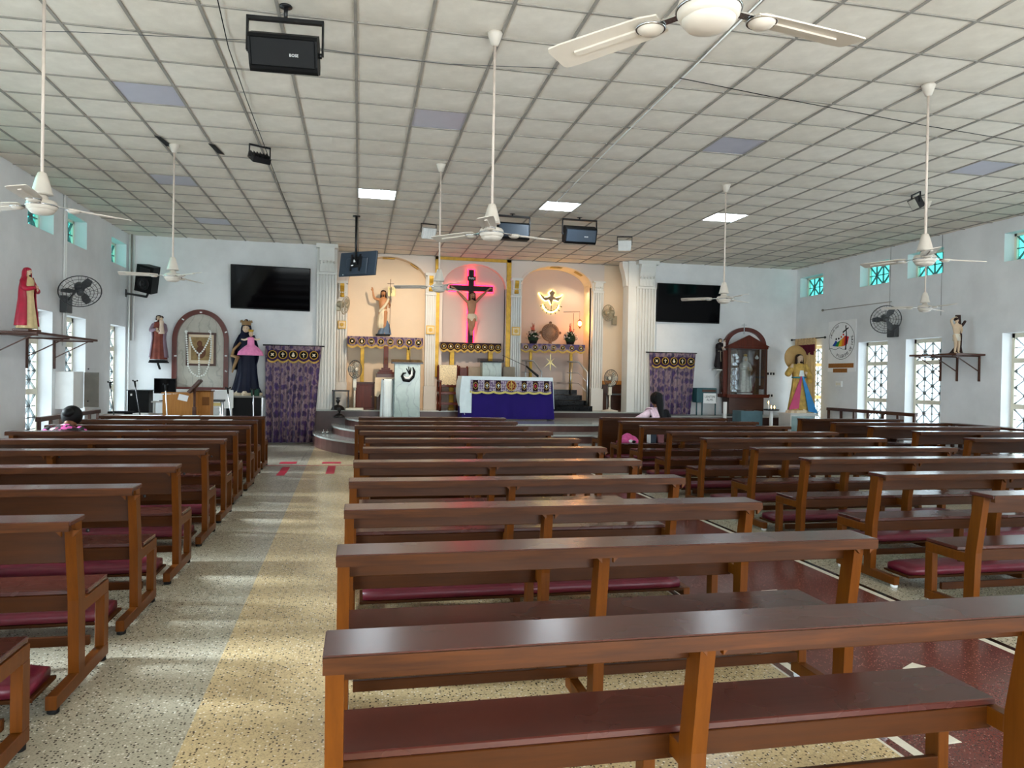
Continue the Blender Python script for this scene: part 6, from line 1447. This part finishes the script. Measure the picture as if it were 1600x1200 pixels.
rr_, M_ = robed('cased_lady_statue', xm, 16.76, zcb, .93, 'pale silver crowned statue inside the glass shrine case', ST, ST, hooded=ST, brd=False, plinth=WHITE, child_m=None)
b = MB(); b.lathe([(.03, 0), (.035, .02), (.05, .06), (.02, .075)], GOLD, (xm, 16.76, zcb+.93*1.0), 10); part('crown', b, rr_)
for k, dx in enumerate((-.27, .27)):
    b = MB(); c = (xm+dx, 16.68, zct-.22); b.lathe([(.01, .06), (.02, .05), (.05, .0), (.03, -.03), (.01, -.035)], mat('frosted_lamp', (214, 220, 220), .3), c, 10); b.tube([(xm+dx, 16.68, zct-.16), (xm+dx, 16.68, zct)], .005, CHROME, 5); tag(part('case_lamp', b), 'small unlit lamp hanging %s in the glass shrine case' % ('left' if k == 0 else 'right'), 'lamp', 'small lamps in the shrine case')
q0 = at(1163, 508, Y=16.56); b = MB(); b.box(q0.x-.008, q0.x+.008, 16.55, 16.57, q0.z-.19, q0.z+.04, STEEL); b.box(q0.x-.06, q0.x+.06, 16.55, 16.57, q0.z-.01, q0.z+.01, STEEL); b.ball((q0.x, 16.56, q0.z-.2), .03, STEEL, n=8, rows=5); tag(part('metal_cross', b), 'thin metal cross on top of the right arch', 'cross')

# ================================================================ right side floor things
TEAL = mat('teal_sheet_metal', (42, 84, 92), .4, .1, .1); TEALL = mat('grey_teal_metal', (76, 104, 112), .45, .1, .1)
A, B = at(1089, 606, Y=16.7), at(1120, 606, Y=16.7); zt1 = A.z; zb1 = zt1-.36; r = thing('letter_box_stand', ((A.x+B.x)/2, 16.8, .70), 'teal metal box on thin legs with handwritten paper sign, before the front wall', 'box')
b = MB(); b.cbox(A.x, B.x, 16.7, 16.95, zb1, zt1, TEAL, .006); bx = part('box_body', b, r); b = MB(); b.box(A.x+.14, B.x-.03, 16.69, 16.70, zt1-.10, zt1-.04, W_DARK); part('slot', b, bx)
for xx in (A.x+.015, A.x+.16, B.x-.015): b = MB(); b.box(xx-.012, xx+.012, 16.72, 16.745, .70, zb1, TEAL); part('leg', b, r)
b = MB(); b.box(A.x+.17, B.x-.02, 16.685, 16.69, zb1-.02, zt1-.13, PAPER); sg = part('paper_sign', b, bx)
text('sign_text', 'LENTEN\nALMS', .075, frame_M(((A.x+.17+B.x-.02)/2, 16.683, (zb1-.02+zt1-.13)/2), (1, 0, 0), (0, 0, 1)), BLACK, bx, .0005)
A, B = at(1158, 642, Y=15.3), at(1192, 642, Y=15.3); r = thing('teal_cabinet', ((A.x+B.x)/2, 15.4, 0), 'low grey teal metal box with brown lid slot behind the right pews', 'box')
b = MB(); b.cbox(A.x, B.x, 15.3, 15.7, .08, A.z, TEALL, .008); bx = part('box_body', b, r); b = MB(); b.box(A.x+.18, A.x+.38, 15.4, 15.5, A.z, A.z+.02, W_DARK); part('slot', b, bx)
for xx in (A.x+.03, B.x-.05):
    for yy in (15.33, 15.63): b = MB(); b.box(xx, xx+.03, yy, yy+.03, 0, .08, TEALL); part('leg', b, r)
q = at(1133, 628, Y=15.9); b = MB(); b.tube([(q.x, 15.9, 0), (q.x, 15.9, q.z)], .045, WHITE, 14); tag(part('white_post', b), 'short white pipe post left of the low grey teal box', 'post')
q = at(1205, 640, Y=15.2); r = thing('candle_stand', (q.x, 15.2, 0), 'white pipe candle stand with dark tray and burning candles', 'candle stand')
b = MB(); b.tube([(q.x, 15.2, 0), (q.x, 15.2, q.z-.02)], .04, WHITE, 14); b.lathe([(.15, 0), (.15, .02), (.04, .03)], WHITE, (q.x, 15.2, 0), 18); part('pole', b, r)
b = MB(); b.lathe([(.17, -.02), (.18, .01), (.17, .012), (.16, -.005), (.01, -.005)], BLACKM, (q.x, 15.2, q.z), 24); part('tray', b, r)
for k, (dx, h, lb) in enumerate(((-.07, .14, 'tall burning white candle at the left of the candle tray'), (.0, .04, 'short burning candle in the middle of the candle tray'), (.08, .03, 'short burning candle at the right of the candle tray'))):
    t_ = thing('candle', (q.x+dx, 15.2, q.z), lb, 'candle', 'candles on the tray'); b = MB(); b.lathe([(.013, 0), (.013, h), (.004, h+.004)], PAPER, (q.x+dx, 15.2, q.z), 10); part('wax', b, t_)
    b = MB(); b.lathe([(.001, 0), (.009, .012), (.007, .026), (.001, .05)], emit('candle_flame', (255, 190, 90), 40.0), (q.x+dx, 15.2, q.z+h+.004), 8); part('flame', b, t_)
# poster on the right wall
P0, P1 = at(1295, 504, X=XR-.01), at(1336, 582, X=XR-.01); pya, pyb, pz0_, pz1_ = P1.y, P0.y, 1.82, 3.02; XP = XR-.012
r = thing('emblem_poster', (XP, (pya+pyb)/2, pz0_), 'white poster with oval rainbow emblem reading JUBILEE 2025 and PILGRIMS OF HOPE', 'poster')
b = MB(); b.box(XP, XR-.001, pya, pyb, pz0_, pz1_, PAPER); sheet = part('poster_sheet', b, r); yc, zc = (pya+pyb)/2, pz0_+.72; ea, eb = (pyb-pya)*.47, .43
b = MB(); N = 48; b.tube([(XP-.003, yc+ea*math.cos(2*PI*k/N), zc+eb*math.sin(2*PI*k/N)) for k in range(N+1)], .005, BLACK, 4, False); part('oval_outline', b, sheet)
def pp(u, v): return (yc-u*ea, zc+v*eb)   # u to the right in the picture
def flat(name, pts, m, lb=None, off=.004):
    b = MB(); P = [pp(*p) for p in pts]; b.prism(P, XP-off-.001, XP-.0005, m, 'yz'); return part(name, b, sheet, label=lb)
flat('cross', [(.28, .82), (.34, .84), (.40, .30), (.44, -.05), (.36, -.35), (.38, -.48), (.28, -.50), (.33, .0), (.34, .32)], BLACK); flat('cross', [(.08, .50), (.50, .72), (.52, .66), (.10, .42)], BLACK)
for pts, c in (([(-.72, -.25), (-.45, .05), (-.32, -.05), (-.50, -.28)], (30, 70, 160)), ([(-.5, -.28), (-.32, -.05), (-.1, .04), (-.25, -.30)], (40, 140, 70)), ([(-.25, -.30), (-.1, .04), (.08, .14), (.0, -.30)], (236, 190, 40)), ([(0, -.30), (.08, .14), (.26, .28), (.2, -.28)], (230, 120, 40)), ([(.2, -.28), (.26, .28), (.56, .20), (.45, -.18)], (206, 30, 50))):
    flat('figure_shape', pts, mat('poster_%d' % c[0], c, .6), off=.003)
for u, v, m_ in ((-.42, .12, BLACK), (-.22, .14, BLACK), (-.02, .22, MATS['poster_230']), (.14, .34, MATS['poster_206'])): flat('figure_head', [(u+.06*math.cos(a), v+.055*math.sin(a)) for a in [i*PI/4 for i in range(8)]], m_)
b = MB(); b.tube([(XP-.004, *pp(-1+.14*k, -.42+.05*math.sin(k*1.3))) for k in range(11)], .005, BLACK, 4, False); part('wave_line', b, sheet)
def arc_text(s, a0, a1, size, kx=.84):
    for i, ch in enumerate(s):
        if ch == ' ': continue
        a = math.radians(a0+(a1-a0)*i/(len(s)-1)); y, z = yc-ea*kx*math.cos(a), zc+eb*kx*math.sin(a); up_ = Vector((0, -math.cos(a)*ea, math.sin(a)*eb)).normalized()
        if a1 > a0: up_ = -up_
        xd = up_.cross(Vector((-1, 0, 0)))
        text('letter', ch, size, frame_M((XP-.004, y, z), xd, up_), BLACK, sheet, .0006)
arc_text('PILGRIMS OF HOPE', -112, 14, .105); arc_text('JUBILEE 2025', 166, 108, .07, .86)
for (u0, u1, v0, v1), s in (((-1.0, .95, -1.46, -1.22), 'BHARAT KI AASHA'), ((-.62, .48, -1.72, -1.50), 'JUBILEE')):
    flat('caption_strip', [(u0, v0), (u1, v0), (u1, v1), (u0, v1)], mat('caption_brown', (150, 96, 44), .6, 0, .3, 60), 'orange brown caption strip'); y_, z_ = pp((u0+u1)/2, (v0+v1)/2)
# switchboards
def swb(X, y, z, lb): 
    b = MB(); s = 1 if X < 0 else -1; xs_ = sorted((X, X+s*.04)); b.cbox(xs_[0], xs_[1], y-.11, y+.11, z-.07, z+.07, WHITE, .008); xs_ = sorted((X+s*.04, X+s*.046))
    for k in (-.06, 0, .06): b.box(xs_[0], xs_[1], y+k-.02, y+k+.02, z-.03, z+.03, CREAM)
    tag(part('switchboard', b), lb, 'switchboard')
q = at(1312, 600, X=XR); swb(XR, q.y, q.z, 'white switchboard on the right wall below the emblem poster')
for xp, yp, lb in ((1203, 584, 'small white socket board on the front wall right of the shrine case'), (1200, 618, 'lower small socket board beside the shrine case')):
    q = at(xp, yp, Y=YF); b = MB(); b.cbox(q.x-.14, q.x+.14, YF-.04, YF, q.z-.06, q.z+.06, WHITE, .006)
    for k in (-.08, 0, .08): b.box(q.x+k-.02, q.x+k+.02, YF-.05, YF-.04, q.z-.03, q.z+.03, BLACK)
    tag(part('socket_board', b), lb, 'socket')
b = MB(); b.tube([(XR-.02, 15.95, 3.32), (XR-.02, 13.6, 3.30)], .009, GRID, 5); b.ball((XR-.03, 15.95, 3.32), .03, GRID, n=8, rows=5); tag(part('wall_conduit', b), 'thin grey rod along the right wall above the poster', 'conduit')
b = MB()
for y_ in (12.25, 13.66): b.tube([(XR-.015, y_, HC), (XR-.015, y_, 2.9)], .004, GREYF, 4)
tag(part('wall_cable', b), 'thin cables dropping from the ceiling on the right wall', 'cable')

# ================================================================ left front corner
r = thing('wall_cabinet', (XL, 13.7, 1.1), 'white and grey electrical cabinet standing out between the left windows', 'cabinet'); q0, q1 = at(85, 580, X=XL+.02), at(113, 638, X=XL+.3)
b = MB(); b.cbox(XL+.0, XL+.28, 13.30, 13.75, q1.z-.02, q0.z, WHITE, .008); part('cabinet_body', b, r); b = MB(); b.M = Matrix.Translation((XL+.29, 13.74, 0)) @ Matrix.Rotation(-.15, 4, 'Z'); b.cbox(0, .24, 0, .02, q1.z, q0.z-.01, mat('grey_door_paint', (120, 116, 108), .5), .004); d_ = part('open_door', b, r); b = MB(); b.M = Matrix.Translation((XL+.29, 13.74, 0)) @ Matrix.Rotation(-.15, 4, 'Z')
for z_ in (.1, .65): b.lathe([(.012, -.012), (.012, 0)], BLACK, (.07, 0, q1.z+z_), 8, axis='y')
part('lock', b, d_)
# loudspeaker on wall arm
c = at(231, 436, Y=16.0); r = thing('corner_speaker', (c.x, 16.2, c.z), 'black box loudspeaker tilted on a wall arm in the left corner', 'loudspeaker'); M = Matrix.Translation(c) @ Matrix.Rotation(.25, 4, 'Y') @ Matrix.Rotation(-.35, 4, 'Z') @ Matrix.Rotation(.25, 4, 'X')
b = MB(); b.M = M; b.prism([(-.19, -.12), (.19, -.12), (.13, .17), (-.13, .17)], -.27, .27, BLACK, 'xy'); cb = part('cabinet', b, r)
b = MB(); b.M = M; b.lathe([(.13, -.006), (.13, -.02), (.10, -.008), (.05, .0), (.03, -.015), (.004, -.018)], BLACKM, (0, -.118, -.09), 24, axis='y'); part('woofer_cone', b, cb); b = MB(); b.M = M; b.box(-.11, .11, -.128, -.118, .10, .22, BLACKM); part('horn', b, cb)
b = MB(); e = at(195, 458, Y=16.95); b.tube([e, (c.x-.1, 16.3, c.z-.33), (c.x-.03, 16.25, c.z-.2)], .025, BLACKM, 8); b.box(e.x-.05, e.x+.03, e.y-.05, e.y+.05, e.z-.08, e.z+.08, BLACKM); part('wall_arm', b, r)
# black statue table
A, B = at(349, 621, Y=16.45), at(411, 621, Y=16.45); zt1 = m0.z; r = thing('statue_table', ((A.x+B.x)/2, 16.8, 0), 'black fronted table with steel legs carrying the crowned lady statue', 'table')
b = MB(); b.cbox(A.x, B.x, 16.5, YF-.02, zt1-.035, zt1, mat('grey_table_edge', (120, 118, 112), .4), .004); part('table_top', b, r); b = MB(); b.box(A.x+.04, B.x-.05, 16.56, 16.58, .15, zt1-.035, BLACK); part('front_panel', b, r)
for xx in (A.x+.01, B.x-.035):
    for yy in (16.52, 17.02): b = MB(); b.box(xx, xx+.03, yy, yy+.03, 0, zt1-.035, STEEL); part('leg', b, r)
q = at(399, 613, Y=16.6); b = MB(); b.cbox(q.x-.08, q.x+.08, 16.52, 16.66, zt1, zt1+.15, mat('dark_green_box', (30, 66, 50), .5), .006); tag(part('green_box', b), 'small dark green box at the foot of the crowned lady statue', 'box')
# desk
r = thing('sound_desk', (-3.6, 15.3, 0), 'low desk with papers and audio gear in the left front corner', 'desk')
b = MB(); b.cbox(-4.7, -3.45, 14.95, 15.75, .69, .72, mat('desk_laminate', (176, 160, 140), .4), .004); part('desk_top', b, r)
for xx in (-4.66, -3.52):
    for yy in (14.98, 15.66): b = MB(); b.box(xx, xx+.04, yy, yy+.04, 0, .69, STEEL); part('leg', b, r)
def on(name, bm, label, cat, group=None): return tag(part(name, bm), label, cat, group)
A, B = at(202, 610, Y=15.5), at(235, 610, Y=15.5); r = thing('computer_case', ((A.x+B.x)/2, 15.6, .72), 'black box with white sticker on the desk in the left corner', 'computer')
b = MB(); b.cbox(A.x, B.x, 15.4, 15.7, .72, A.z, BLACK, .008); cb = part('case_body', b, r); b = MB(); b.box(A.x+.05, A.x+.08, 15.395, 15.40, A.z-.10, A.z-.06, WHITE); part('sticker', b, cb); b = MB(); b.cbox(A.x-.02, B.x+.02, 15.38, 15.72, A.z, A.z+.015, GREYF, .003); part('top_sheet', b, r)
A, B = at(241, 591, Y=15.7), at(275, 615, Y=15.7); r = thing('desktop_monitor', ((A.x+B.x)/2, 15.7, B.z-.1), 'black desktop monitor between the box and the arch', 'monitor')
b = MB(); b.cbox(A.x, B.x, 15.68, 15.72, B.z, A.z, BLACK, .006); part('bezel', b, r); b = MB(); b.box(A.x+.015, B.x-.015, 15.675, 15.68, B.z+.03, A.z-.015, SCREEN); part('screen', b, r); b = MB(); xm = (A.x+B.x)/2; b.tube([(xm, 15.7, B.z), (xm, 15.7, B.z-.13)], .02, BLACK, 8); b.lathe([(.11, 0), (.11, .012), (.03, .02)], BLACK, (xm, 15.7, B.z-.15), 18); part('monitor_stand', b, r)
zms = B.z-.15; r = thing('white_stand', (xm, 15.75, 0), 'white side stand under the desktop monitor', 'stand'); b = MB(); b.cbox(xm-.3, xm+.2, 15.55, 16.0, zms-.03, zms, WHITE, .005); part('stand_top', b, r)
for xx in (xm-.27, xm+.14):
    for yy in (15.78, 15.95): b = MB(); b.box(xx, xx+.03, yy, yy+.03, 0, zms-.03, WHITE); part('leg', b, r)
q = at(188, 643, Y=15.1); b = MB(); b.M = Matrix.Translation((q.x, 15.25, .72)) ; b.cbox(-.24, .24, -.1, .1, 0, .05, BLACK, .006)
for k in range(10): b.box(-.2+k*.042, -.17+k*.042, -.06, .06, .05, .056, GREYF)
on('audio_mixer', b, 'flat black audio mixer on the desk at the left', 'mixer')
for k, (xp, lb) in enumerate(((178, 'sheet of white paper left of the audio mixer on the desk'), (222, 'white papers right of the audio mixer on the desk'))):
    q = at(xp, 645, Y=15.05); b = MB(); b.M = Matrix.Translation((q.x, 15.12, .722)) @ Matrix.Rotation(.1-.3*k, 4, 'Z'); b.cbox(-.15, .15, -.1, .1, 0, .006+.02*k, PAPER, .002); on('paper_sheet', b, lb, 'paper', 'papers on the desk')
# plywood lectern desk
A, B = at(254, 617, Y=14.6), at(304, 613, Y=14.6); r = thing('wooden_lectern', ((A.x+B.x)/2, 14.8, 0), 'light brown plywood lectern with a sheet of paper hanging over its top', 'lectern')
b = MB(); b.prism([(A.x, 0), (B.x, 0), (B.x, B.z), (A.x, A.z)], 14.6, 14.62, W_MED); part('front_panel', b, r); 
for x_, z_ in ((A.x, A.z), (B.x-.02, B.z)): b = MB(); b.prism([(14.62, 0), (14.93, 0), (14.93, z_), (14.62, z_)], x_, x_+.02, W_MED, 'yz'); part('side_panel', b, r)
b = MB(); b.box(A.x-.02, B.x+.02, 14.58, 14.94, (A.z+B.z)/2, (A.z+B.z)/2+.02, W_MED); part('top', b, r)
b = MB(); q = at(288, 617, Y=14.56); b.M = Matrix.Translation((q.x, 14.56, q.z)) @ Matrix.Rotation(.22, 4, 'Y'); b.grid(lambda u, v: (-.09+.17*u, -.004-.02*math.sin(v*2), .0-.11*v), 4, 4, PAPER, .002); tag(part('hanging_paper', b), 'white printed sheet hanging over the plywood lectern', 'paper')
A2, B2 = at(306, 612, Y=15.0), at(329, 612, Y=15.0); r = thing('small_plywood_stand', ((A2.x+B2.x)/2, 15.1, 0), 'narrow plywood stand with small shelf right of the lectern', 'stand')
b = MB(); b.cbox(A2.x, B2.x, 15.0, 15.3, 0, A2.z, W_MED, .005); part('body', b, r); b = MB(); b.cbox(A2.x-.02, B2.x+.02, 14.97, 15.33, A2.z, A2.z+.025, W_POST, .004); part('top', b, r); b = MB(); b.box(A2.x+.12, B2.x-.02, 14.985, 15.0, A2.z-.26, A2.z-.10, mat('darker_plywood', (120, 76, 34), .5)); part('recess_panel', b, r)
q0, q1 = at(296, 613, Y=14.5), at(314, 594, Y=14.5); r = thing('music_stand', (q1.x-.12, 14.45, 0), 'dark brown slanted book stand before the plywood lectern', 'stand')
b = MB(); b.bar(q0, q1, .25, .05, W_DARK, up=(-.6, 0, .8)); part('slanted_board', b, r); b = MB(); xm = at(304, 620, Y=14.45).x; b.tube([(xm, 14.45, 0), (xm, 14.45, at(304, 603, Y=14.45).z)], .022, W_DARK, 8); b.box(xm-.03, xm+.03, 14.42, 14.48, 0, .9, W_DARK); part('pole', b, r)
# microphones on stands
for k, (xt, yt, xb_, Yk, lb) in enumerate(((172, 602, 178, 14.2, 'black goose neck microphone, leftmost before the desk'), (211, 600, 219, 14.2, 'black goose neck microphone leaning before the black box'), (259, 606, 261, 13.9, 'grey goose neck microphone before the plywood lectern'), (356, 611, 361, 13.9, 'grey goose neck microphone before the statue table'), (396, 613, 396, 13.9, 'thin steel microphone stand at the right of the statue table'))):
    T, Bt = at(xt, yt, Y=Yk), at(xb_, 650, Y=Yk); r = thing('microphone', (Bt.x, Yk, 0), lb, 'microphone', 'microphones on stands in the left corner'); m_ = BLACKM if k < 2 else STEEL
    b = MB(); b.tube([(Bt.x, Yk, 0), (Bt.x, Yk, Bt.z-.0), T], .010, m_, 6); b.lathe([(.13, 0), (.13, .015), (.02, .03)], BLACKM, (Bt.x, Yk, 0), 16); part('stand', b, r)
    b = MB(); d = (T-Bt).normalized(); b.tube([T-d*.05, T+d*.06], [.014, .02], BLACK, 8); b.bar(T+Vector((-.035, 0, .05)), T+Vector((.035, 0, .05)), .012, .012, BLACK); b.ball(T+Vector((-.035, 0, .06)), .016, BLACK, n=6, rows=4); b.ball(T+Vector((.035, 0, .06)), .016, BLACK, n=6, rows=4); part('microphone_head', b, r)
# plastic chairs
for k, (xa_, xb2, yt) in enumerate(((277, 292, 608), (337, 358, 609))):
    A, B = at(xa_, yt, Y=16.2), at(xb2, yt, Y=16.2); r = thing('plastic_chair', ((A.x+B.x)/2, 16.2, 0), ('white plastic chair back between monitor and slanted board', 'white plastic chair back left of the statue table')[k], 'chair', 'white plastic chairs'); xm = (A.x+B.x)/2; hw = .22 if k else .18
    b = MB(); b.cbox(xm-hw, xm+hw, 16.18, 16.21, .80, A.z, WHITE, .02); part('backrest', b, r); b = MB(); b.cbox(xm-hw, xm+hw, 15.8, 16.2, .42, .46, WHITE, .015); part('seat', b, r)
    for xx in (xm-hw+.02, xm+hw-.05):
        for yy in (15.83, 16.16): b = MB(); b.box(xx, xx+.03, yy, yy+.03, 0, .42 if yy < 16 else .82, WHITE); part('leg', b, r)
q = at(338, 626, Y=15.6); r = thing('steel_stool', (q.x, 15.6, 0), 'small steel legged stool with yellow label left of the black table', 'stool')
b = MB(); b.cbox(q.x-.16, q.x+.14, 15.5, 15.8, q.z-.02, q.z+.02, GREYF, .004); part('seat', b, r); b = MB(); b.box(q.x-.13, q.x+.1, 15.49, 15.5, q.z-.10, q.z-.04, mat('pale_yellow_card', (214, 196, 130), .6)); part('label_card', b, r, label='pale yellow card')
for xx in (q.x-.14, q.x+.1):
    for yy in (15.52, 15.76): b = MB(); b.tube([(xx, yy, 0), (xx, yy, q.z-.02)], .013, STEEL, 6); part('leg', b, r)
# papers on the two front left pews
for k, (xa_, xb2, yp, zz_, Yk) in enumerate(((165, 206, 656.5, .846, 11.44), (270, 310, 656.5, .846, 11.44), (325, 362, 656.5, .846, 11.44), (180, 248, 650.5, .846, 12.49), (254, 276, 650.5, .846, 12.49), (282, 308, 650.5, .846, 12.49), (312, 350, 650.5, .846, 12.49))):
    A, B = at(xa_, yp, Z=zz_), at(xb2, yp, Z=zz_); b = MB(); b.M = Matrix.Translation(((A.x+B.x)/2, Yk, .8455)) @ Matrix.Rotation((k % 3-1)*.06, 4, 'Z'); w_ = (B.x-A.x)/2; b.cbox(-w_, w_, -.075, .075, 0, .004, PAPER, .001)
    tag(part('paper_sheet', b), 'white paper sheet on the %s left pew, %s' % (('second row' if k < 3 else 'front'), ('nearest the wall', 'in the middle', 'nearest the aisle')[k] if k < 3 else ('nearest the wall', 'second from the wall', 'second from the aisle', 'nearest the aisle')[k-3]), 'paper', 'papers laid on the front left pews')
# belongings in the right pews
q = at(983, 690, Y=12.05); r = None; b = MB(); b.M = Matrix.Translation((q.x, 12.08, .45)); PK = mat('pink_fabric', (206, 84, 140), .7, 0, .2, 20, .3)
b.grid(lambda u, v: ((u-.5)*.36, (v-.5)*.22, .02+.12*math.sin(PI*u)**.6*math.sin(PI*v)**.6*(1+.25*math.sin(u*11+v*7))), 14, 10, PK, (0, 0, -.02)); tag(part('pink_scarf', b), 'crumpled pink scarf lying on a right hand pew seat', 'scarf')
q = at(984, 695, Y=11.95); b = MB(); b.ball((q.x+.03, 11.98, .48), .03, WHITE, 1.4, 1, 1, 8, 5); b.ball((q.x+.08, 11.96, .475), .024, BLACK, 1.6, 1, 1, 8, 5); tag(part('hair_clip', b), 'small black and white pouch beside the pink scarf', 'pouch')
for k, (xp, c_, lb) in enumerate(((1018, (74, 86, 100), 'dark grey blue bag with white edge standing on a right pew seat'), (1030, (150, 100, 106), 'dusty pink bag standing on a right pew seat beside the dark one'))):
    q = at(xp, 688, Y=12.05); b = MB(); b.cbox(q.x-.055, q.x+.055, 11.96, 12.10, .45, .62, mat('bag_%d' % k, c_, .7, 0, .15), .015)
    if k == 0: b.cbox(q.x-.07, q.x-.05, 11.96, 12.10, .45, .61, WHITE, .006)
    b.tube([(q.x-.03, 12.03, .62), (q.x-.02, 12.03, .66), (q.x+.02, 12.03, .66), (q.x+.03, 12.03, .62)], .006, MATS['bag_%d' % k], 5); tag(part('small_bag', b), lb, 'bag')

# ================================================================ people
def person(name, x, y, zseat, yaw, lean, label, top_m, skin, hb, shawl=None, kneel=False):
    r = thing(name, (x, y, 0), label, 'person'); M = Matrix.Translation((x, y, zseat)) @ Matrix.Rotation(yaw, 4, 'Z')
    L_ = Matrix.Rotation(lean, 4, 'X')          # torso leans forward; person faces +y
    T = M @ L_; b = MB(); b.M = M
    if kneel:
        for s in (-1, 1): limb(b, [(s*.10, 0, .06), (s*.12, .34, .0), (s*.12, .06, -.07), (s*.12, -.12, -.08)], [.095, .07, .05, .035], skin)
    else:
        for s in (-1, 1): limb(b, [(s*.10, 0, .08), (s*.10, .38, .07), (s*.10, .34, -.30), (s*.10, .44, -.38)], [.095, .068, .045, .03], skin)
    b.M = T
    robe(b, subdiv_prof([(0, .17, .12, 0, 0), (.10, .16, .115, 0, 0), (.25, .13, .095, 0, 0), (.40, .165, .105, 0, 0), (.50, .175, .09, 0, 0), (.55, .12, .07, 0, 0), (.58, .055, .055, 0, .01), (.66, .048, .05, 0, .02)]), skin, 5, 0, ztop=9)
    H = b.M; b.M = H @ Matrix.Translation((0, .03, .76)) @ Matrix.Rotation(PI, 4, 'Z'); Lh = head(b, (0, 0, 0), .115, skin, 0); b.M = H
    for s in (-1, 1): limb(b, [(s*.175, 0, .50), (s*.26, .06, .30), (s*.12, .26, .30)], [.055, .045, .03], skin); hand(b, (s*.12, .26, .30), (-s*.5, 1, .1), (0, 0, -1), .16, skin, .3)
    body = part('body', b, r, smooth_fuse=.012); face(r, Lh, .115, body, HAIR)
    b = MB(); b.M = T; b.ball((0, .0, .785), .122, HAIR, .98, 1.08, 1.05, 18, 12)
    if hb == 'bun': b.ball((0, -.12, .72), .062, HAIR, 1.1, .8, 1)
    else: limb(b, [(0, -.08, .80), (0, -.13, .66), (0, -.14, .50), (.01, -.14, .38)], [.09, .075, .05, .025], HAIR)
    part('hair', b, body)
    b = MB(); b.M = T
    robe(b, subdiv_prof([(-.06, .20, .15, 0, 0), (.10, .175, .13, 0, 0), (.25, .148, .11, 0, 0), (.40, .182, .12, 0, 0), (.50, .19, .105, 0, 0), (.56, .11, .08, 0, 0), (.59, .065, .065, 0, .01)]), top_m, 7, .03)
    for s in (-1, 1): limb(b, [(s*.175, 0, .50), (s*.25, .04, .36), (s*.25, .10, .30)], [.072, .066, .058], top_m)
    part('blouse', b, body)
    b = MB(); b.M = M; lower = mat('long_skirt_cloth', (60, 40, 60), .8, 0, .2)
    if kneel: limb(b, [(0, 0, .06), (0, .30, .02), (0, .0, .0)], [.18, .15, .14], lower)
    else: limb(b, [(0, 0, .08), (0, .36, .06), (0, .40, -.26)], [.20, .18, .17], lower)
    part('skirt', b, body)
    if shawl:
        b = MB(); b.M = T; b.grid(lambda u, v: (-.21+.22*u+.05*math.sin(v*3), -.125-.02*math.sin(u*PI)-.012*math.sin(u*22)+.04*(1-v)**3, .54-.62*v+.02*math.sin(u*PI)), 24, 10, shawl, (0, -.006, 0)); b.grid(lambda u, v: (-.21+.22*u, -.125+.26*v, .56+.03*math.sin(PI*v)+.012*math.sin(u*22)), 20, 8, shawl, (0, 0, .006)); part('shawl', b, body)
        b = MB(); b.M = T; limb(b, [(-.175, 0, .50), (-.32, .0, .42), (-.36, .16, .40)], [.075, .07, .055], shawl); part('sleeve', b, body)
    return r
t = NT('pink_black_print'); v_ = t.co('Object'); vo = t.n('ShaderNodeTexVoronoi'); vo.inputs['Scale'].default_value = 22; t.l(v_, vo.inputs['Vector']); se = t.n('ShaderNodeSeparateColor'); t.l(vo.outputs['Color'], se.inputs[0])
t.l(t.ramp(se.outputs[0], [(0, srgb(20, 18, 22)), (.42, srgb(226, 92, 170)), (.62, srgb(120, 30, 60)), (.78, srgb(226, 190, 216)), (.86, srgb(20, 18, 22))], 'CONSTANT'), t.b.inputs['Base Color']); t.p(Roughness=.8); PRINT = t.m
hp = at(97, 651, Y=10.62)
person('kneeling_person', hp.x+.30, 9.50, .46, 0, -.86, 'black haired person in a pink and black patterned top bowed among the left pews', PRINT, SKIN_D, 'bun')
hp = at(1027, 620, Y=13.25)
person('seated_person', hp.x, 13.10, .43, .06, -.22, 'seated person with long black hair, black top and pale pink shawl', mat('black_blouse', (18, 18, 22), .8), SKIN_D, 'long', shawl=mat('pink_white_shawl', (236, 206, 218), .8, 0, .12, 26))

# ================================================================ lamps inside the sanctuary
def spot(loc, tgt, power, color, size=.12, ang=70, blend=.4):
    l = bpy.data.lights.new('lamp', 'SPOT'); l.energy = power; l.color = color; l.shadow_soft_size = size; l.spot_size = math.radians(ang); l.spot_blend = blend
    o = bpy.data.objects.new('lamp_light', l); col.objects.link(o); o.location = loc; o.rotation_euler = (Vector(tgt)-Vector(loc)).to_track_quat('-Z', 'Y').to_euler()
spot((1.27, 14.25, 4.15), (1.0, 18.0, 2.0), 190, (1, .78, .56), .06, 75, .8)
spot((5.2, 14.35, 4.15), (6.4, 18.0, 2.4), 90, (1, .78, .54), .08, 60, .8)
l = bpy.data.lights.new('niche_lamp', 'AREA'); l.energy = 2.2; l.color = (1, .82, .5); l.size = .5; l.size_y = .08; l.shape = 'RECTANGLE'; o = bpy.data.objects.new('niche_lamp', l); col.objects.link(o); o.location = (px(905), 18.15, pz(905, 446)); o.rotation_euler = (0, .35, 0)
l = bpy.data.lights.new('lantern_light', 'POINT'); l.energy = 4; l.color = (1, .42, .12); l.shadow_soft_size = .05; o = bpy.data.objects.new('lantern_light', l); col.objects.link(o); o.location = (lc.x-.0, 18.02, lc.z)
